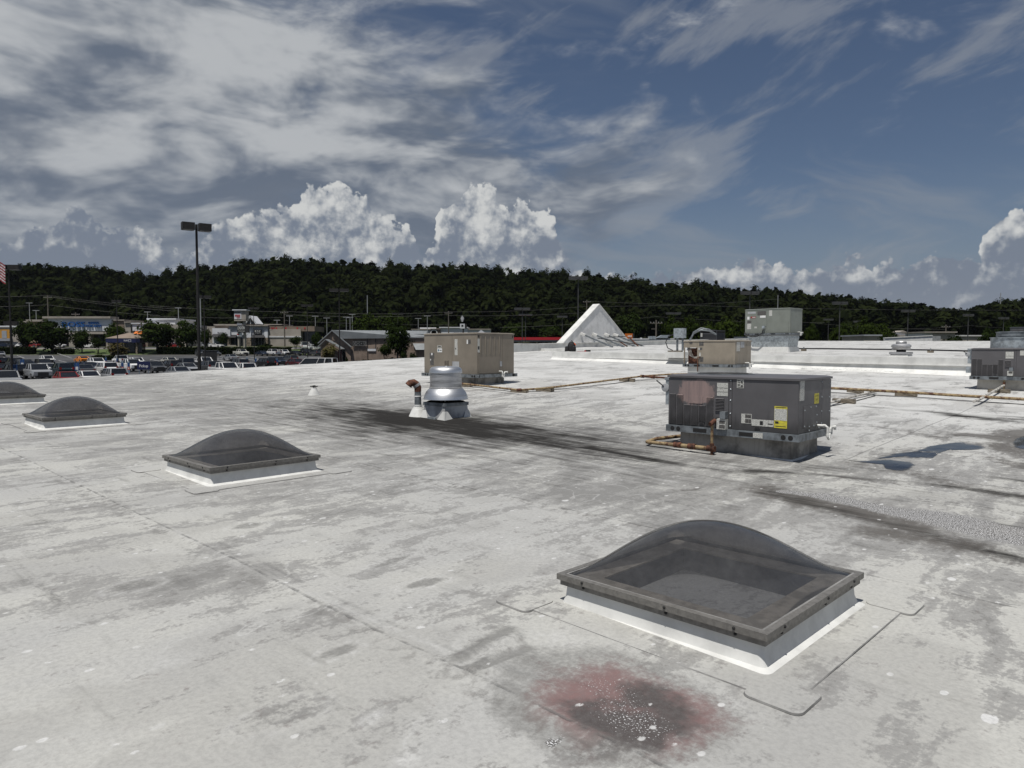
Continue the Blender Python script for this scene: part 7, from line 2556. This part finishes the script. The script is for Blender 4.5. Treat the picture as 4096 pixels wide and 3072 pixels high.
# crowns of unit height 1 (foot of the trunk at 0, top at 1), width 1 across
PROTO = {}
for k, (kind, nc, nl, lf, cl, shp, base, mt_, multi) in enumerate((('oak', 90, 34, .030, .34, 'round', .18, 'leaf', 1), ('oak_b', 80, 36, .032, .38, 'round', .16, 'leaf', 1), ('light', 85, 34, .032, .34, 'round', .10, 'leaf_light', 1),
                                                                  ('pear', 70, 34, .034, .36, 'cone', .20, 'leaf', 1), ('crape', 60, 26, .034, .34, 'vase', .36, 'leaf', 4), ('bronze', 60, 26, .036, .38, 'vase', .10, 'leaf_bronze', 5), ('shrub', 40, 40, .05, .42, 'round', .0, 'leaf_hedge', 1))):
    V, ti = leaves(nc, nl, .5, 1 - base, base, lf, 20 + k, cl, shp)
    PROTO[kind] = (quads_mesh('crown', V, ti, MT[mt_]), trunk_mesh(.75, .035 if multi == 1 else .018, multi, k, .35))


def tree(kind, px, py_top, py_base, depth, width_px, label, group='trees by the car park and road', z=None, name=None):
    t = at(px, py_top, depth)
    z0 = gz_(t.x, depth) if z is None else z
    w = width_px * depth / FPX
    nm = name or dict(oak='street_tree', oak_b='street_tree', light='light_green_tree', pear='street_tree', crape='crape_tree', bronze='bronze_bush', shrub='round_shrub')[kind]
    r = thing(nm, label, 'shrub' if kind in ('shrub', 'bronze') else 'tree', (t.x, depth, z0), random.uniform(0, 6.28), group)
    H = max(t.z - z0, .6)
    c, tk = PROTO[kind]
    o = link('crown', c, r)
    o.scale = (w, w, H)
    if kind != 'shrub':
        o = link('trunk', tk, r)
        o.scale = (min(w, H), min(w, H), H)
    return r


tree('oak', 100, 1275, 1389, 207, 92, 'street tree beside the ochre shop panel')
tree('oak_b', 203, 1278, 1411, 206, 155, 'broad street tree standing left of the blue lettering')
tree('oak', 325, 1316, 1414, 206, 72, 'dark street tree under the blue lettering')
tree('crape', 391, 1350, 1417, 205, 52, 'small many-stemmed tree with pale bloom under the store front')
tree('light', 459, 1290, 1390, 212, 88, 'light green tree behind the bank kiosk')
tree('bronze', 468, 1374, 1432, 172, 92, 'bronze leaved bush before the bank kiosk')
tree('oak', 628, 1279, 1405, 206, 158, 'broad dark street tree right of the kiosk')
tree('oak_b', 746, 1277, 1400, 207, 95, 'tall street tree left of the tall lamp post')
tree('oak', 822, 1314, 1395, 214, 46, 'narrow street tree right of the tall lamp post')
tree('oak_b', 890, 1330, 1392, 222, 46, 'round headed dark tree before the script sign')
tree('crape', 1182, 1345, 1396, 214, 58, 'small spreading tree at the end of the long hedge')
tree('crape', 1263, 1328, 1392, 200, 42, 'thin tree left of the steak house')
tree('bronze', 1317, 1376, 1452, 152, 70, 'loose shrub at the porch of the steak house')
tree('crape', 1541, 1371, 1445, 152, 66, 'small many-stemmed tree before the steak house wall')
tree('oak', 1590, 1287, 1443, 150, 104, 'tall leafy tree before the steak house')
tree('light', 1470, 1252, 1340, 232, 110, 'bright green tree behind the steak house ridge, left of two')
tree('light', 1575, 1245, 1340, 236, 120, 'bright green tree behind the steak house ridge, right of two')
for px, top, base, d, w, l in ((1567, 1430, 1444, 150, 36, 'low flat clipped shrub by the steak house wall'), (1612, 1396, 1443, 149, 32, 'tall clipped shrub by the steak house wall'), (1653, 1412, 1442, 150, 34, 'round clipped shrub by the steak house wall'), (1455, 1438, 1449, 151, 26, 'small low shrub left of the flat clipped one'),
                               (1478, 1438, 1449, 151, 24, 'small low shrub right beside another low one'), (1387, 1432, 1449, 152, 12, 'small shrub by the porch post'), (1060, 1376, 1396, 210, 66, 'dark evergreen shrub at the foot of the pylon')):
    tree('shrub', px, top, base, d, w, l, 'clipped shrubs')
for px, py, d, w, l in ((1040, 1465, 112, 30, 'low shrub near the pickup sign'), (620, 1465, 112, 40, 'dark low shrub beside the blue pickup sign'), (400, 1432, 165, 40, 'low dark shrub behind the orange coupe'), (440, 1434, 165, 46, 'low dark shrub behind the white hatchback')):
    p = lot(px, py)
    tree('shrub', px, py - 14, py, p.y, w, l, 'clipped shrubs')
# light green trees to the right, feet hidden by the roof
for k, (px, top, d, w, l) in enumerate(((2690, 1262, 150, 95, 'light green tree right of the stout utility pole'), (2755, 1262, 158, 100, 'light green tree behind the junction post'), (2835, 1283, 165, 80, 'smaller light green tree behind the condenser'), (2910, 1262, 160, 110, 'light green tree left of the grey-green unit'), (2985, 1272, 165, 70, 'light green tree partly behind the grey-green unit'),
                                        (2520, 1243, 215, 110, 'dark green tree above the gable slope'), (3245, 1290, 170, 60, 'light green tree just right of the grey-green unit'), (3375, 1290, 165, 110, 'light green tree left in the group behind the round vent'), (3460, 1268, 170, 100, 'tallest light green tree behind the round vent'), (3530, 1290, 168, 90, 'light green tree right in the group behind the round vent'),
                                        (3562, 1326, 130, 80, 'small tree in front of the sloping white parapet'), (3812, 1338, 120, 80, 'spiky low tree at the end of the white parapet'), (3965, 1310, 160, 90, 'green tree left of the mast'), (4050, 1285, 170, 100, 'green tree behind the collared unit'), (2420, 1290, 210, 90, 'dark tree behind the gable'), (2200, 1300, 220, 110, 'dark tree behind the red canopy'), (2060, 1290, 235, 100, 'dark green tree right of the coffee sign'), (3130, 1300, 170, 80, 'light green tree hidden behind the grey-green unit'))):
    tree('light' if 'light' in l else 'oak', px, top, 1400, d, w, l, 'trees seen over the roof')

# hedges: clipped boxes of leaves
def hedge(px0, px1, py_top, depth, label, thick=2.0):
    a, b = at(px0, py_top, depth), at(px1, py_top, depth)
    z0 = gz_(a.x, depth)
    L, H = b.x - a.x, max(.8, a.z - z0)
    n = int(L * 75)
    P = np.stack([rng.random(n) * L, rng.random(n) * thick, rng.random(n) ** .6 * H], 1)
    k = rng.integers(0, 3, n)
    P[k == 0, 2] = H * (.93 + .07 * rng.random((k == 0).sum()))
    P[k == 1, 1] = thick * .06 * rng.random((k == 1).sum())
    P[:, 2] += .10 * np.sin(P[:, 0] * 1.7) * (P[:, 2] > H * .8)
    nr = rng.normal(size=P.shape) + np.array([0, -.3, .5])
    nr /= np.linalg.norm(nr, axis=1)[:, None]
    aa = np.cross(nr, rng.normal(size=P.shape))
    aa /= np.linalg.norm(aa, axis=1)[:, None]
    bb = np.cross(nr, aa)
    s = .16
    V = np.stack([P - aa * s - bb * s, P + aa * s - bb * s, P + aa * s + bb * s, P - aa * s + bb * s], 1).reshape(-1, 3)
    r = thing('hedge', label, 'hedge', (a.x, depth, z0), 0, 'clipped hedges')
    link('foliage', quads_mesh('foliage', V, np.repeat(rng.random(n), 4) * .4, MT['leaf_hedge']), r)
    MB().box(.15, L - .15, .2, thick - .2, -.3, H - .15).build('inner_branches', MT['leaf_hedge'], r)


hedge(-60, 131, 1391, 203.5, 'long clipped hedge at the left before the ochre shop')
hedge(214, 254, 1396, 203.5, 'short clipped hedge under the big street tree, left of a pair', 1.6)
hedge(256, 288, 1396, 203.8, 'short clipped hedge under the big street tree, right of a pair', 1.6)
hedge(623, 1160, 1390, 203.0, 'very long dark hedge behind the parked row')
hedge(360, 455, 1435, 168, 'low hedge in the island behind the white trucks', 1.2)

# ------------------------------------------------------------------ wooded hill
def wood_proto(seed):
    r = np.random.default_rng(seed)
    shp = ('round', 'round', 'vase', 'cone')[seed % 4]
    return leaves(24, 20, .52, .80, .18, .070, 100 + seed, .30, shp, .24)


WP = [wood_proto(k) for k in range(7)]
pts = []
rowd = 286.0
while rowd < RIDGE + 4:
    half = rowd * .80 + 30
    n = int(2 * half / 8.4)
    xs = -half + 2 * half * (np.arange(n) + rng.random(n)) / n
    for x in xs:
        y = rowd + rng.uniform(-3.8, 3.8)
        pts.append((x, y))
    rowd += 7.6
pts = [(x, y) for x, y in pts if not (y < 300 and rng.random() < .3)]
VV, TT = [], []
skyline = []
for x, y in pts:
    if y > RIDGE - 9 and abs(x / y) < .74:
        skyline.append((x, y))
        continue
    V, ti = WP[rng.integers(len(WP))]
    h = rng.uniform(10, 19) * (1.0 if y > 300 else .8)
    w = rng.uniform(9, 15)
    a = rng.uniform(0, 6.283)
    ca, sa = math.cos(a), math.sin(a)
    Q = np.empty_like(V)
    Q[:, 0] = (V[:, 0] * ca - V[:, 1] * sa) * w + x
    Q[:, 1] = (V[:, 0] * sa + V[:, 1] * ca) * w + y
    Q[:, 2] = V[:, 2] * h + gz_(x, y) - .6
    VV.append(Q)
    TT.append(np.clip(ti * .7 + rng.random() ** 2 * .9 - .15, 0, 1.4))
wood = link('wood', quads_mesh('wood', np.concatenate(VV), np.concatenate(TT), MT['wood_leaf']))
tag(wood, 'dense dark green wood covering the hill behind the shops', 'wood', kind='stuff')
# the trees that stand out along the skyline
SKP = []
for k in range(5):
    V, ti = leaves(60, 30, .5, .74, .26, .036, 300 + k, .30, ('round', 'vase', 'round', 'cone', 'round')[k], .22)
    SKP.append((quads_mesh('crown', V, ti, MT['wood_leaf']), trunk_mesh(.8, .028, 1, 50 + k)))
for i, (x, y) in enumerate(skyline[:300]):
    h = rng.uniform(11, 20)
    w = rng.uniform(9, 15)
    r = thing('hilltop_tree', 'dark leafy tree on the skyline of the wooded hill', 'tree', (x, y, gz_(x, y) - .4), rng.uniform(0, 6.28), 'trees along the hill skyline')
    c, tk = SKP[rng.integers(len(SKP))]
    o = link('crown', c, r)
    o.scale = (w, w, h)
    o = link('trunk', tk, r)
    o.scale = (w, w, h)

# ------------------------------------------------------------------ far mountain and the air in front of it
xs_ = np.linspace(-6000, 9000, 61)
prof_ = 60 + 280 * np.exp(-((xs_ - 4080) / 420) ** 2) + 40 * np.sin(xs_ / 700.0) + 25 * np.sin(xs_ / 260.0)
mb = MB()
for x, h in zip(xs_, prof_):
    mb.v += [(x, 5600, -20), (x, 6500, h), (x, 7400, -20)]
for i in range(len(xs_) - 1):
    a = 3 * i
    mb.f += [(a, a + 3, a + 4, a + 1), (a + 1, a + 4, a + 5, a + 2)]
    mb.mi += [0, 0]
tag(mb.build('mountain', mat('far_forest', (.03, .042, .02), .95, var=.2, scale=.01), None, True), 'low blue mountain far beyond the wood', kind='structure')
hz = MB().box(-9500, 9500, -450, 9200, -60, 420).build('haze', None)
hz.data.materials.clear()
hm = bpy.data.materials.new('haze')
hm.use_nodes = True
hm.node_tree.nodes.clear()
vo_ = hm.node_tree.nodes.new('ShaderNodeVolumePrincipled')
vo_.inputs['Color'].default_value = (.75, .82, .95, 1)
vo_.inputs['Density'].default_value = .00003
vo_.inputs['Anisotropy'].default_value = .2
ou_ = hm.node_tree.nodes.new('ShaderNodeOutputMaterial')
hm.node_tree.links.new(vo_.outputs[0], ou_.inputs['Volume'])
hz.data.materials.append(hm)
tag(hz, 'thin pale blue haze over the whole scene', kind='stuff')
